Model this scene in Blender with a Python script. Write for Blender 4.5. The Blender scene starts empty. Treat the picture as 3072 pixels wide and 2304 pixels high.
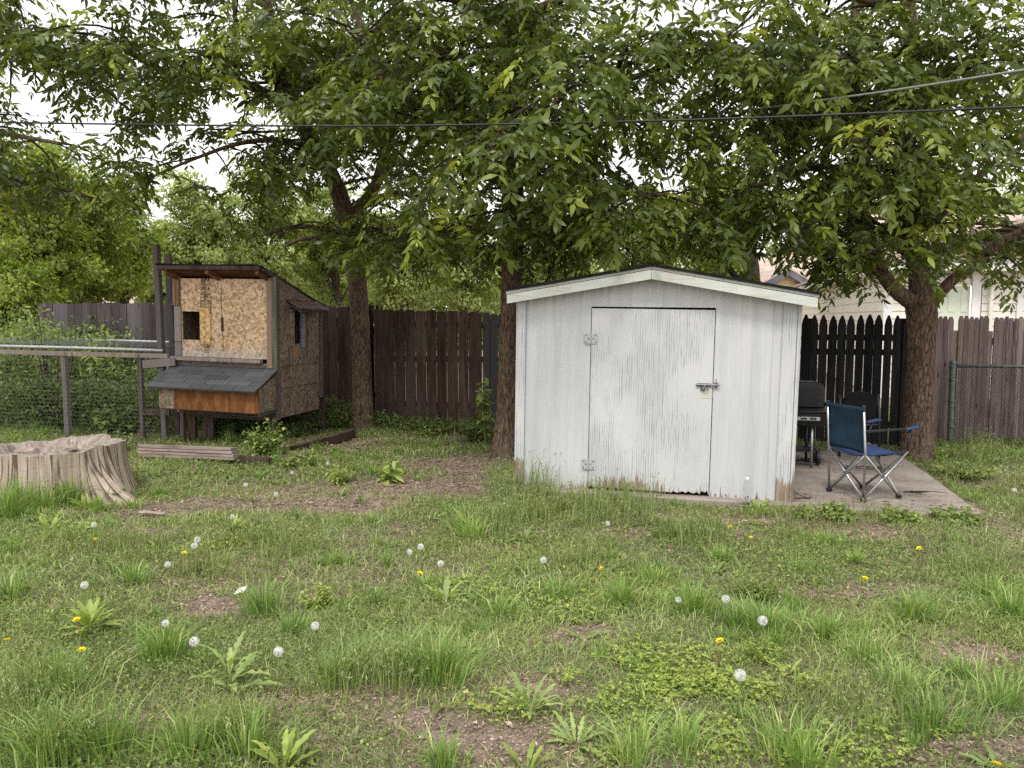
import bpy, bmesh, math, random
import numpy as np
from mathutils import Vector, Matrix

random.seed(7)
RNG = np.random.default_rng(11)
SC = bpy.context.scene
COL = SC.collection
R = math.radians

# ------------------------------------------------------------------ camera
F = 2250.0
PITCH = R(5.0)
EYE = Vector((0.0, 0.0, 1.6))
CP, SP = math.cos(PITCH), math.sin(PITCH)


def ray(u, v):
    x, y = (u - 1536) / F, (1152 - v) / F
    return Vector((x, CP + y * SP, -SP + y * CP))


def at(u, v, Y):
    """survey point seen at (u, v) of the photograph that stands at world depth Y"""
    d = ray(u, v)
    return EYE + d * (Y / d.y)


def gp(u, v, z=0.0):
    """survey point seen at (u, v) that lies at height z"""
    d = ray(u, v)
    return EYE + d * ((z - EYE.z) / d.z)


cam_d = bpy.data.cameras.new('camera')
cam = bpy.data.objects.new('camera', cam_d)
COL.objects.link(cam)
cam_d.sensor_width = 36.0
cam_d.lens = 36.0 * F / 3072.0
cam_d.clip_start, cam_d.clip_end = 0.05, 600
cam.location = EYE
cam.rotation_euler = (math.pi / 2 - PITCH, 0, 0)
SC.camera = cam


# ------------------------------------------------------------------ objects
def tag(o, label=None, cat=None, group=None, kind=None):
    if label: o['label'] = label
    if cat: o['category'] = cat
    if group: o['group'] = group
    if kind: o['kind'] = kind
    return o


def empty(name, loc=(0, 0, 0), rot=(0, 0, 0), label=None, cat=None, group=None):
    o = bpy.data.objects.new(name, None)
    COL.objects.link(o)
    o.location = loc
    o.rotation_euler = rot
    o.empty_display_size = 0.1
    return tag(o, label, cat, group)


def link(name, me, mat=None, parent=None):
    o = bpy.data.objects.new(name, me)
    COL.objects.link(o)
    if mat is not None:
        me.materials.clear()
        me.materials.append(mat)
    if parent is not None:
        o.parent = parent
    return o


def np_mesh(name, V, tris=None, quads=None, rnd_t=None, rnd_q=None, smooth=False):
    """mesh from numpy arrays; per-face float attribute 'rnd'"""
    me = bpy.data.meshes.new(name)
    V = np.asarray(V, np.float32).reshape(-1, 3)
    tris = np.zeros((0, 3), np.int32) if tris is None else np.asarray(tris, np.int32).reshape(-1, 3)
    quads = np.zeros((0, 4), np.int32) if quads is None else np.asarray(quads, np.int32).reshape(-1, 4)
    nt, nq = len(tris), len(quads)
    me.vertices.add(len(V))
    me.vertices.foreach_set('co', V.ravel())
    me.loops.add(nt * 3 + nq * 4)
    me.loops.foreach_set('vertex_index', np.concatenate([tris.ravel(), quads.ravel()]).astype(np.int32))
    me.polygons.add(nt + nq)
    st = np.concatenate([np.arange(nt) * 3, nt * 3 + np.arange(nq) * 4]).astype(np.int32)
    me.polygons.foreach_set('loop_start', st)
    if smooth:
        me.polygons.foreach_set('use_smooth', np.ones(nt + nq, bool))
    me.update(calc_edges=True)
    r = np.concatenate([np.zeros(nt) if rnd_t is None else rnd_t, np.zeros(nq) if rnd_q is None else rnd_q])
    a = me.attributes.new('rnd', 'FLOAT', 'FACE')
    a.data.foreach_set('value', r.astype(np.float32))
    return me


class MB:
    """collects boxes, bars, tubes and sheets for ONE mesh object"""

    def __init__(self):
        self.v, self.f, self.r = [], [], []
        self.cur = 0.5

    def add(self, verts, faces, rnd=None):
        b = len(self.v)
        self.v += [tuple(p) for p in verts]
        self.f += [tuple(i + b for i in f) for f in faces]
        self.r += [self.cur if rnd is None else rnd] * len(faces)
        return self

    def box(self, x0, y0, z0, x1, y1, z1, rnd=None, j=0.0):
        V = [(x, y, z) for z in (z0, z1) for y in (y0, y1) for x in (x0, x1)]
        if j:
            V = [tuple(c + random.uniform(-j, j) for c in p) for p in V]
        return self.add(V, [(0, 2, 3, 1), (4, 5, 7, 6), (0, 1, 5, 4), (2, 6, 7, 3), (0, 4, 6, 2), (1, 3, 7, 5)], rnd)

    def beam(self, p0, p1, w, h, up=(0, 0, 1), rnd=None):
        """square bar from p0 to p1: w across, h along up"""
        p0, p1 = Vector(p0), Vector(p1)
        d = (p1 - p0).normalized()
        up = Vector(up)
        s = d.cross(up)
        if s.length < 1e-4:
            s = d.cross(Vector((1, 0, 0)))
        s.normalize()
        u = s.cross(d).normalized()
        V = []
        for p in (p0, p1):
            for a, b in ((-1, -1), (1, -1), (1, 1), (-1, 1)):
                V.append(p + s * (a * w / 2) + u * (b * h / 2))
        return self.add(V, [(0, 1, 2, 3), (7, 6, 5, 4), (0, 4, 5, 1), (1, 5, 6, 2), (2, 6, 7, 3), (3, 7, 4, 0)], rnd)

    def tube(self, pts, rad, n=8, cap=True, rnd=None):
        pts = [Vector(p) for p in pts]
        if not hasattr(rad, '__len__'):
            rad = [rad] * len(pts)
        b = len(self.v)
        prev = None
        V = []
        for i, p in enumerate(pts):
            d = (pts[min(i + 1, len(pts) - 1)] - pts[max(i - 1, 0)])
            if d.length < 1e-9: d = Vector((0, 0, 1))
            d.normalize()
            if prev is None:
                s = d.cross(Vector((0.13, 0.21, 1)))
                if s.length < .05: s = d.cross(Vector((1, 0, 0)))
            else:
                s = prev - d * prev.dot(d)
            s.normalize()
            prev = s
            t = d.cross(s)
            for k in range(n):
                a = 2 * math.pi * k / n
                V.append(p + (s * math.cos(a) + t * math.sin(a)) * rad[i])
        Fc = []
        for i in range(len(pts) - 1):
            for k in range(n):
                k2 = (k + 1) % n
                Fc.append((i * n + k, i * n + k2, (i + 1) * n + k2, (i + 1) * n + k))
        if cap:
            Fc.append(tuple(range(n - 1, -1, -1)))
            e = (len(pts) - 1) * n
            Fc.append(tuple(e + k for k in range(n)))
        return self.add(V, Fc, rnd)

    def lathe(self, prof, n=16, center=(0, 0, 0), rnd=None):
        """profile [(r, z)] turned about the z axis"""
        cx, cy, cz = center
        V, Fc = [], []
        for r, z in prof:
            for k in range(n):
                a = 2 * math.pi * k / n
                V.append((cx + r * math.cos(a), cy + r * math.sin(a), cz + z))
        for i in range(len(prof) - 1):
            for k in range(n):
                k2 = (k + 1) % n
                Fc.append((i * n + k, i * n + k2, (i + 1) * n + k2, (i + 1) * n + k))
        Fc.append(tuple(range(n - 1, -1, -1)))
        e = (len(prof) - 1) * n
        Fc.append(tuple(e + k for k in range(n)))
        return self.add(V, Fc, rnd)

    def prism(self, poly, axis, a0, a1, rnd=None):
        """2-D polygon pushed along an axis: axis 'y' -> poly is (x, z); 'x' -> (y, z); 'z' -> (x, y)"""
        def P(p, a):
            return {'y': (p[0], a, p[1]), 'x': (a, p[0], p[1]), 'z': (p[0], p[1], a)}[axis]
        n = len(poly)
        V = [P(p, a0) for p in poly] + [P(p, a1) for p in poly]
        Fc = [tuple(range(n)), tuple(range(2 * n - 1, n - 1, -1))]
        for i in range(n):
            j = (i + 1) % n
            Fc.append((j, i, i + n, j + n))
        return self.add(V, Fc, rnd)

    def build(self, name, mat=None, parent=None, smooth=False, bevel=0.0, fix=True):
        me = bpy.data.meshes.new(name)
        me.from_pydata(self.v, [], self.f)
        a = me.attributes.new('rnd', 'FLOAT', 'FACE')
        a.data.foreach_set('value', np.array(self.r, np.float32))
        if fix:
            bm = bmesh.new()
            bm.from_mesh(me)
            bmesh.ops.recalc_face_normals(bm, faces=bm.faces)
            if bevel:
                ed = [e for e in bm.edges if len(e.link_faces) == 2 and e.calc_face_angle(0) > 0.5]
                bmesh.ops.bevel(bm, geom=ed, offset=bevel, segments=1, affect='EDGES', profile=0.5, clamp_overlap=True)
            bm.to_mesh(me)
            bm.free()
        if smooth:
            me.polygons.foreach_set('use_smooth', np.ones(len(me.polygons), bool))
        me.update()
        return link(name, me, mat, parent)


def H(x, y):
    """height of the lawn"""
    return (0.018 * np.sin(x * 1.7 + 0.4) * np.cos(y * 1.3) + 0.012 * np.sin(x * 3.9 + y * 2.7) + 0.008 * np.sin(y * 6.1 - x * 4.3)) * np.clip((y - 1.0) * .6, 0.3, 1)


# ------------------------------------------------------------------ materials
class NT:
    def __init__(self, name, rough=0.8, spec=0.3):
        self.m = bpy.data.materials.new(name)
        self.m.use_nodes = True
        self.t = self.m.node_tree
        self.b = self.t.nodes['Principled BSDF']
        self.out = self.t.nodes['Material Output']
        self.b.inputs['Roughness'].default_value = rough
        self.b.inputs['Specular IOR Level'].default_value = spec
        self._co = None

    def n(self, typ, **kw):
        nd = self.t.nodes.new(typ)
        for k, v in kw.items():
            setattr(nd, k, v)
        return nd

    def l(self, a, b):
        self.t.links.new(a, b)

    def co(self, scale=(1, 1, 1), rot=(0, 0, 0), world=False, loc=(0, 0, 0)):
        mp = self.n('ShaderNodeMapping')
        mp.inputs['Scale'].default_value = scale
        mp.inputs['Rotation'].default_value = rot
        mp.inputs['Location'].default_value = loc
        if world:
            g = self.n('ShaderNodeNewGeometry')
            self.l(g.outputs['Position'], mp.inputs['Vector'])
        else:
            tc = self.n('ShaderNodeTexCoord')
            self.l(tc.outputs['Object'], mp.inputs['Vector'])
        return mp.outputs['Vector']

    def shift(self, vec, k=(7.3, 3.1, 5.7)):
        """offset coordinates by the per-board random value"""
        r = self.rnd()
        sc = self.n('ShaderNodeVectorMath', operation='SCALE')
        sc.inputs[0].default_value = k
        self.l(r, sc.inputs['Scale'])
        ad = self.n('ShaderNodeVectorMath', operation='ADD')
        self.l(vec, ad.inputs[0])
        self.l(sc.outputs[0], ad.inputs[1])
        return ad.outputs[0]

    def noise(self, vec, scale=1.0, detail=4.0, rough=0.55, dist=0.0):
        nd = self.n('ShaderNodeTexNoise')
        nd.inputs['Scale'].default_value = scale
        nd.inputs['Detail'].default_value = detail
        nd.inputs['Roughness'].default_value = rough
        nd.inputs['Distortion'].default_value = dist
        self.l(vec, nd.inputs['Vector'])
        return nd.outputs['Fac']

    def wave(self, vec, scale=1.0, dist=4.0, detail=2.0, dscale=1.0, typ='BANDS', d='X'):
        nd = self.n('ShaderNodeTexWave', wave_type=typ)
        if typ == 'BANDS':
            nd.bands_direction = d
        nd.inputs['Scale'].default_value = scale
        nd.inputs['Distortion'].default_value = dist
        nd.inputs['Detail'].default_value = detail
        nd.inputs['Detail Scale'].default_value = dscale
        self.l(vec, nd.inputs['Vector'])
        return nd.outputs['Fac']

    def voro(self, vec, scale=1.0, feature='F1', out='Distance', rand=1.0):
        nd = self.n('ShaderNodeTexVoronoi', feature=feature)
        nd.inputs['Scale'].default_value = scale
        nd.inputs['Randomness'].default_value = rand
        self.l(vec, nd.inputs['Vector'])
        return nd.outputs[out]

    def ramp(self, fac, stops, interp='LINEAR'):
        nd = self.n('ShaderNodeValToRGB')
        nd.color_ramp.interpolation = interp
        el = nd.color_ramp.elements
        while len(el) < len(stops):
            el.new(0.5)
        for e, (p, c) in zip(el, stops):
            e.position = p
            e.color = (c, c, c, 1) if not hasattr(c, '__len__') else (*c, 1)
        self.l(fac, nd.inputs['Fac'])
        return nd.outputs['Color']

    def mix(self, fac, a, b, mode='MIX'):
        nd = self.n('ShaderNodeMix', data_type='RGBA', blend_type=mode)
        nd.clamp_factor = True
        for i, v in ((0, fac), (6, a), (7, b)):
            s = nd.inputs[i]
            if hasattr(v, 'is_linked'):
                self.l(v, s)
            elif hasattr(v, '__len__'):
                s.default_value = (*v, 1) if len(v) == 3 else v
            elif i == 0:
                s.default_value = v
            else:
                s.default_value = (v, v, v, 1)
        return nd.outputs[2]

    def math(self, op, a, b=0.0, clamp=False):
        nd = self.n('ShaderNodeMath', operation=op)
        nd.use_clamp = clamp
        for i, v in enumerate((a, b)):
            if hasattr(v, 'is_linked'):
                self.l(v, nd.inputs[i])
            else:
                nd.inputs[i].default_value = v
        return nd.outputs[0]

    def rnd(self):
        nd = self.n('ShaderNodeAttribute', attribute_name='rnd')
        return nd.outputs['Fac']

    def sep(self, vec):
        nd = self.n('ShaderNodeSeparateXYZ')
        self.l(vec, nd.inputs[0])
        return nd.outputs

    def color(self, c):
        if hasattr(c, 'is_linked'):
            self.l(c, self.b.inputs['Base Color'])
        else:
            self.b.inputs['Base Color'].default_value = (*c, 1)
        return self

    def bump(self, h, strength=0.5, dist=0.01):
        nd = self.n('ShaderNodeBump')
        nd.inputs['Strength'].default_value = strength
        nd.inputs['Distance'].default_value = dist
        self.l(h, nd.inputs['Height'])
        self.l(nd.outputs[0], self.b.inputs['Normal'])
        return self


def plain(name, c, rough=0.6, spec=0.4, metal=0.0, var=0.12, scale=20, bump=0.0):
    t = NT(name, rough, spec)
    t.b.inputs['Metallic'].default_value = metal
    f = t.noise(t.co(), scale, 5, .6)
    lo = tuple(x * (1 - var * 2) for x in c)
    hi = tuple(min(1, x * (1 + var)) for x in c)
    t.color(t.ramp(f, [(0.3, lo), (0.7, hi)]))
    if bump:
        t.bump(f, bump, .004)
    return t.m


def wood(name, dark, light, grain=(34, 34, 1.6), rough=0.85, grey=None, amount=.5, knots=True, bump=.5, board_var=0.35):
    """weathered boards: long grain, knots, per-board tone from 'rnd'"""
    t = NT(name, rough, .15)
    v = t.shift(t.co(grain))
    g1 = t.noise(v, 1.0, 6, .62, .6)
    fine = t.noise(t.shift(t.co(tuple(g * 4 for g in grain))), 1.0, 3, .6)
    f = t.math('ADD', t.math('MULTIPLY', g1, .7), t.math('MULTIPLY', fine, .3))
    c = t.ramp(f, [(0.28, tuple(x * .55 for x in dark)), (0.45, dark), (0.62, light), (0.8, tuple(min(1, x * 1.2) for x in light))])
    if grey is not None:
        gv = t.noise(t.shift(t.co((3, 3, .8))), 1.0, 4, .6)
        c = t.mix(t.ramp(gv, [(0.5 - amount * .4, 0), (0.75 - amount * .3, 1)]), c, t.mix(f, tuple(x * .6 for x in grey), grey))
    if knots:
        k = t.voro(t.shift(t.co((7, 7, 2.2))), 1.0)
        c = t.mix(t.ramp(k, [(0.04, 1), (0.11, 0)]), c, tuple(x * .35 for x in dark))
    r = t.rnd()
    br = t.ramp(r, [(0.0, 1 - board_var), (1.0, 1 + board_var * .0)])
    c = t.mix(1.0, c, br, 'MULTIPLY')
    t.color(c)
    t.bump(f, bump, .006)
    return t.m


def leafmat(name, stops, trans=0.35, rough=0.45, tint=(1.15, 1.25, .55), spec=.35):
    """two-sided leaf: colour from 'rnd', light passes through"""
    t = NT(name, rough, spec)
    c = t.ramp(t.rnd(), stops)
    big = t.noise(t.co((1, 1, 1), world=True), 1.3, 3, .5)
    c = t.mix(t.ramp(big, [(.35, 0), (.65, .35)]), c, t.mix(1.0, c, (1.25, 1.15, .75), 'MULTIPLY'))
    t.color(c)
    tr = t.n('ShaderNodeBsdfTranslucent')
    t.l(t.mix(1.0, c, tint, 'MULTIPLY'), tr.inputs['Color'])
    mx = t.n('ShaderNodeMixShader')
    mx.inputs[0].default_value = trans
    t.l(t.b.outputs[0], mx.inputs[1])
    t.l(tr.outputs[0], mx.inputs[2])
    t.l(mx.outputs[0], t.out.inputs['Surface'])
    return t.m


# ------------------------------------------------------------------ leaf geometry
def nrm(a):
    return a / np.maximum(np.linalg.norm(a, axis=-1, keepdims=True), 1e-9)


def leaf6(base, d, n, L, W, curl):
    """lance-shaped leaves, 6 points each -> V, tris, quads"""
    N = len(base)
    d = nrm(d)
    s = nrm(np.cross(d, n))
    n = nrm(np.cross(s, d))
    L, W, curl = (np.broadcast_to(np.asarray(a, float), (N,))[:, None] for a in (L, W, curl))
    V = np.empty((N, 6, 3))
    V[:, 0] = base
    c1 = base + d * L * .36 + n * (curl * L * .02)
    V[:, 1] = c1 - s * W * .5 + n * W * .10
    V[:, 2] = c1 + s * W * .5 + n * W * .10
    c2 = base + d * L * .70 - n * (curl * L * .12)
    V[:, 3] = c2 - s * W * .36 + n * W * .08
    V[:, 4] = c2 + s * W * .36 + n * W * .08
    V[:, 5] = base + d * L * (1 - .08 * curl) - n * (curl * L * .34)
    b = (np.arange(N) * 6)[:, None]
    tris = np.concatenate([b + [0, 2, 1], b + [3, 4, 5]], 1).reshape(-1, 3)
    quads = (b + [1, 2, 4, 3])
    return V.reshape(-1, 3), tris, quads


def leaf4(base, d, n, L, W, curl=.3):
    N = len(base)
    d = nrm(d)
    s = nrm(np.cross(d, n))
    n = nrm(np.cross(s, d))
    L, W = (np.broadcast_to(np.asarray(a, float), (N,))[:, None] for a in (L, W))
    V = np.empty((N, 4, 3))
    V[:, 0] = base
    c = base + d * L * .45
    V[:, 1] = c + s * W * .5 + n * W * .15
    V[:, 2] = base + d * L - n * L * curl * .4
    V[:, 3] = c - s * W * .5 + n * W * .15
    q = (np.arange(N) * 4)[:, None] + [0, 1, 2, 3]
    return V.reshape(-1, 3), q


class LeafBag:
    def __init__(self):
        self.V, self.T, self.Q, self.rt, self.rq, self.n = [], [], [], [], [], 0

    def add6(self, base, d, n, L, W, curl, rnd):
        if len(base) == 0: return
        V, T, Q = leaf6(base, d, n, L, W, curl)
        self.V.append(V); self.T.append(T + self.n); self.Q.append(Q + self.n)
        self.rt.append(np.repeat(rnd, 2)); self.rq.append(rnd)
        self.n += len(V)

    def add4(self, base, d, n, L, W, rnd, curl=.3):
        if len(base) == 0: return
        V, Q = leaf4(base, d, n, L, W, curl)
        self.V.append(V); self.Q.append(Q + self.n)
        self.rq.append(rnd)
        self.n += len(V)

    def raw(self, V, T, Q, rt, rq):
        self.V.append(V)
        if T is not None and len(T): self.T.append(T + self.n); self.rt.append(rt)
        if Q is not None and len(Q): self.Q.append(Q + self.n); self.rq.append(rq)
        self.n += len(V)

    def mesh(self, name):
        cat = lambda a, w: np.concatenate(a) if a else None
        return np_mesh(name, np.concatenate(self.V), cat(self.T, 3), cat(self.Q, 4), cat(self.rt, 1), cat(self.rq, 1))


def blades(bag, base, h, w, lean, az, rnd, droop=0.5):
    """grass blades: 5 points each; base (N,3), lean = horizontal travel / height"""
    N = len(base)
    h, w, lean, droop = (np.broadcast_to(np.asarray(a, float), (N,))[:, None] for a in (h, w, lean, droop))
    d = np.stack([np.cos(az), np.sin(az), np.zeros(N)], 1)
    tw = az + RNG.normal(0, .9, N)
    s = np.stack([-np.sin(tw), np.cos(tw), np.zeros(N)], 1)
    up = np.array([0, 0, 1.0])
    V = np.empty((N, 5, 3))
    V[:, 0] = base - s * w * .5
    V[:, 1] = base + s * w * .5
    m = base + up * h * .6 + d * h * lean * .32
    V[:, 2] = m + s * w * .42
    V[:, 3] = m - s * w * .42
    V[:, 4] = base + up * h * (1 - droop * .35 * np.minimum(lean, 2.0)) + d * h * lean
    b = (np.arange(N) * 5)[:, None]
    bag.raw(V.reshape(-1, 3), b + [3, 2, 4], b + [0, 1, 2, 3], rnd, rnd)
# ------------------------------------------------------------------ world and light
w = bpy.data.worlds.new('World')
SC.world = w
w.use_nodes = True
wt = w.node_tree
bg = wt.nodes['Background']
sky = wt.nodes.new('ShaderNodeTexSky')
sky.sky_type = 'NISHITA'
sky.sun_disc = False
sky.sun_elevation = R(58)
sky.sun_rotation = R(200)
sky.air_density = 1.0
sky.dust_density = 4.0
# closed cloud cover: the sky's own light scattered to a near white, a little uneven
hs = wt.nodes.new('ShaderNodeHueSaturation')
hs.inputs['Saturation'].default_value = 0.12
wt.links.new(sky.outputs[0], hs.inputs['Color'])
tc = wt.nodes.new('ShaderNodeTexCoord')
nz = wt.nodes.new('ShaderNodeTexNoise')
nz.inputs['Scale'].default_value = 2.2
nz.inputs['Detail'].default_value = 5
wt.links.new(tc.outputs['Generated'], nz.inputs['Vector'])
cr = wt.nodes.new('ShaderNodeValToRGB')
cr.color_ramp.elements[0].position = .3
cr.color_ramp.elements[0].color = (9.8, 9.8, 9.9, 1)
cr.color_ramp.elements[1].position = .75
cr.color_ramp.elements[1].color = (13.2, 13.1, 13.0, 1)
wt.links.new(nz.outputs['Fac'], cr.inputs['Fac'])
mx = wt.nodes.new('ShaderNodeMix')
mx.data_type = 'RGBA'
mx.inputs[0].default_value = 0.8
wt.links.new(hs.outputs[0], mx.inputs[6])
wt.links.new(cr.outputs[0], mx.inputs[7])
wt.links.new(mx.outputs[2], bg.inputs['Color'])
bg.inputs['Strength'].default_value = 0.095

sun_d = bpy.data.lights.new('sun', 'SUN')
sun_d.energy = 1.5
sun_d.angle = R(14)
sun_d.color = (1.0, .97, .92)
sun = bpy.data.objects.new('sun', sun_d)
COL.objects.link(sun)
# from behind the camera, a little to the left, high
sun.rotation_euler = (R(32), 0, R(-20))
sky.sun_rotation = R(180 + 20)

SC.view_settings.view_transform = 'Standard'
SC.view_settings.look = 'None'
SC.view_settings.gamma = 1
SC.view_settings.exposure = 0.72
c = SC.cycles
c.max_bounces = 7
c.diffuse_bounces = 4
c.glossy_bounces = 2
c.transmission_bounces = 5
c.transparent_max_bounces = 8
c.caustics_reflective = c.caustics_refractive = False
c.use_denoising = False
c.denoiser = 'OPENIMAGEDENOISE'
c.denoising_input_passes = 'RGB_ALBEDO_NORMAL'
c.denoising_prefilter = 'ACCURATE'

# ------------------------------------------------------------------ shared materials
M = {}
M['fence_brown'] = wood('fence_brown', (.062, .036, .026), (.165, .100, .072), grey=(.17, .13, .115), amount=.2, board_var=.45)
M['fence_grey'] = wood('fence_grey', (.085, .055, .056), (.25, .175, .175), grey=(.15, .145, .15), amount=.4, board_var=.6)
M['fence_black'] = wood('fence_black', (.017, .017, .018), (.05, .05, .052), grey=(.075, .045, .045), amount=.0, board_var=.55)
M['fence_purple'] = wood('fence_purple', (.15, .105, .112), (.40, .305, .32), grey=(.30, .235, .18), amount=.25, board_var=.45, grain=(55, 55, 2))
M['lumber'] = wood('lumber', (.20, .12, .075), (.42, .29, .20), board_var=.3)
M['lumber_dark'] = wood('lumber_dark', (.05, .032, .024), (.14, .095, .07), grey=(.14, .12, .11), amount=.3)
M['lumber_grey'] = wood('lumber_grey', (.14, .115, .10), (.36, .31, .28), grey=(.33, .30, .28), amount=.5)
M['lumber_pale'] = wood('lumber_pale', (.30, .22, .17), (.55, .46, .38), grey=(.42, .37, .34), amount=.4)
M['plum_post'] = wood('plum_post', (.10, .075, .072), (.22, .17, .165), grey=(.2, .18, .18), amount=.5)
M['green_post'] = wood('green_post', (.10, .10, .075), (.22, .21, .16), grey=(.2, .18, .15), amount=.4, knots=False)
M['plank_pale'] = wood('plank_pale', (.22, .15, .125), (.50, .37, .32), grain=(2.0, 34, 34), grey=(.50, .41, .37), amount=.4)
M['galv'] = plain('galvanised_steel', (.52, .53, .54), .42, .5, .75, .15, 40)
M['galv_dark'] = plain('weathered_steel', (.16, .19, .18), .5, .5, .6, .25, 18)
M['wire'] = plain('netting_wire', (.30, .30, .29), .5, .4, .4)
M['wire_dark'] = plain('link_wire', (.075, .078, .075), .5, .4, .5)
M['black_paint'] = plain('black_paint', (.010, .010, .011), .4, .5, 0, .3, 30)
M['black_cloth'] = plain('black_cloth', (.008, .008, .009), .9, .2, 0, .2, 60)
M['cable'] = plain('cable_black', (.012, .012, .013), .5, .4)
M['cable_grey'] = plain('cable_grey', (.20, .205, .20), .5, .4)
M['steel_tube'] = plain('steel_tube', (.42, .42, .43), .32, .5, .85, .1, 30)
M['void'] = plain('dark_inside', (.012, .010, .009), .95, .05)
M['white_vinyl'] = plain('white_vinyl', (.78, .77, .75), .5, .4, 0, .04, 3)


def osb(name, tone=1.0, dirt=.0, dark=(.36, .22, .11), light=(.66, .49, .30)):
    """oriented strand board: thin strands lying at all angles"""
    t = NT(name, .75, .2)
    vec = t.co((1, 1, 1))
    base = vec
    acc = None
    for k in range(3):
        cell = t.n('ShaderNodeTexVoronoi')
        cell.inputs['Scale'].default_value = (19, 25, 32)[k]
        t.l(t.co((1, 1, 1), loc=(k * 2.3, k * 1.1, k * 3.7)), cell.inputs['Vector'])
        cs = t.sep(cell.outputs['Color'])
        ro = t.n('ShaderNodeVectorRotate', rotation_type='AXIS_ANGLE')
        ro.inputs['Axis'].default_value = (0.35, 1, .1)
        t.l(base, ro.inputs['Vector'])
        t.l(t.math('MULTIPLY', cs[0], 6.28), ro.inputs['Angle'])
        mp = t.n('ShaderNodeMapping')
        mp.inputs['Scale'].default_value = (100, 100, 14)
        t.l(ro.outputs[0], mp.inputs['Vector'])
        s = t.noise(mp.outputs['Vector'], 1.0, 3, .6, .3)
        s = t.math('ADD', t.math('MULTIPLY', s, .75), t.math('MULTIPLY', cs[1], .30))
        if acc is None: acc = s
        else:
            sel = t.ramp(cs[2], [(.45, 0), (.55, 1)])
            acc = t.mix(sel, acc, s)
    fine = t.noise(t.co((90, 90, 60)), 1, 4, .6)
    f = t.math('ADD', t.math('MULTIPLY', acc, .95), t.math('MULTIPLY', t.math('SUBTRACT', fine, .5), .3))
    d = tuple(x * tone for x in dark)
    l = tuple(x * tone for x in light)
    c = t.ramp(f, [(.28, tuple(x * .6 for x in d)), (.42, d), (.60, l), (.82, tuple(min(1, x * 1.2) for x in l))])
    blot = t.noise(t.co((3, 3, 2.2)), 1, 4, .6)
    c = t.mix(t.ramp(blot, [(.45, 0), (.7, .55)]), c, t.mix(1.0, c, (.92, .72, .52), 'MULTIPLY'))
    if dirt:
        z = t.sep(vec)[2]
        # rain-greyed foot of the panel
        g = t.math('ADD', z, t.math('MULTIPLY', t.noise(t.co((6, 6, 3)), 1, 4), .34))
        m = t.ramp(g, [(0.0, 1), (1.0, 0)])
        nd = m.node
        nd.color_ramp.elements[0].position = .0
        mr = t.n('ShaderNodeMapRange')
        mr.inputs['From Min'].default_value = 1.22
        mr.inputs['From Max'].default_value = 1.48
        mr.inputs['To Min'].default_value = dirt
        mr.inputs['To Max'].default_value = 0
        t.l(g, mr.inputs['Value'])
        c = t.mix(mr.outputs[0], c, t.ramp(f, [(.2, (.22, .20, .185)), (.7, (.62, .58, .54))]))
    t.color(c)
    t.bump(f, .4, .004)
    return t.m


M['osb'] = osb('strand_board', 1.0, .9, (.46, .31, .18), (.78, .59, .40))
M['osb_bright'] = osb('strand_board_bright', 1.1, 0, (.42, .27, .11), (.75, .55, .28))
M['osb_dark'] = osb('strand_board_weathered', .8, 0, (.185, .14, .105), (.37, .29, .225))
M['osb_red'] = wood('stained_panel', (.15, .060, .022), (.27, .115, .042), grain=(14, 14, 3.5), knots=False, board_var=.1, bump=.25)
M['soffit'] = wood('soffit_board', (.07, .032, .018), (.19, .09, .05), grain=(2, 30, 30), board_var=.2)


def shingle(name, c0, c1, sx, sz, edge=.06, axis='XY'):
    t = NT(name, .92, .15)
    br = t.n('ShaderNodeTexBrick')
    br.inputs['Scale'].default_value = 1.0
    br.inputs['Mortar Size'].default_value = edge * sz
    br.inputs['Brick Width'].default_value = sx
    br.inputs['Row Height'].default_value = sz
    br.inputs['Color1'].default_value = (*c0, 1)
    br.inputs['Color2'].default_value = (*c1, 1)
    br.inputs['Mortar'].default_value = (*(x * .3 for x in c0), 1)
    t.l(t.co((1, 1, 1)), br.inputs['Vector'])
    gr = t.noise(t.co((1, 1, 1)), 220, 3, .7)
    bl = t.noise(t.co((1, 1, 1)), 4, 3, .6)
    c = t.mix(1.0, br.outputs['Color'], t.ramp(gr, [(.3, .6), (.7, 1.35)]), 'MULTIPLY')
    c = t.mix(1.0, c, t.ramp(bl, [(.3, .75), (.7, 1.2)]), 'MULTIPLY')
    t.color(c)
    t.bump(t.math('ADD', gr, t.math('MULTIPLY', br.outputs['Fac'], -1.5)), .6, .006)
    return t.m


M['shingle_black'] = shingle('shingle_black', (.052, .054, .057), (.078, .08, .084), .22, .105)
M['shingle_roof'] = plain('shingle_edge_black', (.018, .018, .02), .95, .1, 0, .35, 90, .4)
M['shingle_brown'] = shingle('shingle_awning', (.13, .085, .075), (.17, .115, .1), .2, .1)
M['shingle_tan'] = shingle('shingle_tan', (.40, .30, .25), (.52, .42, .37), .9, .16)


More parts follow.
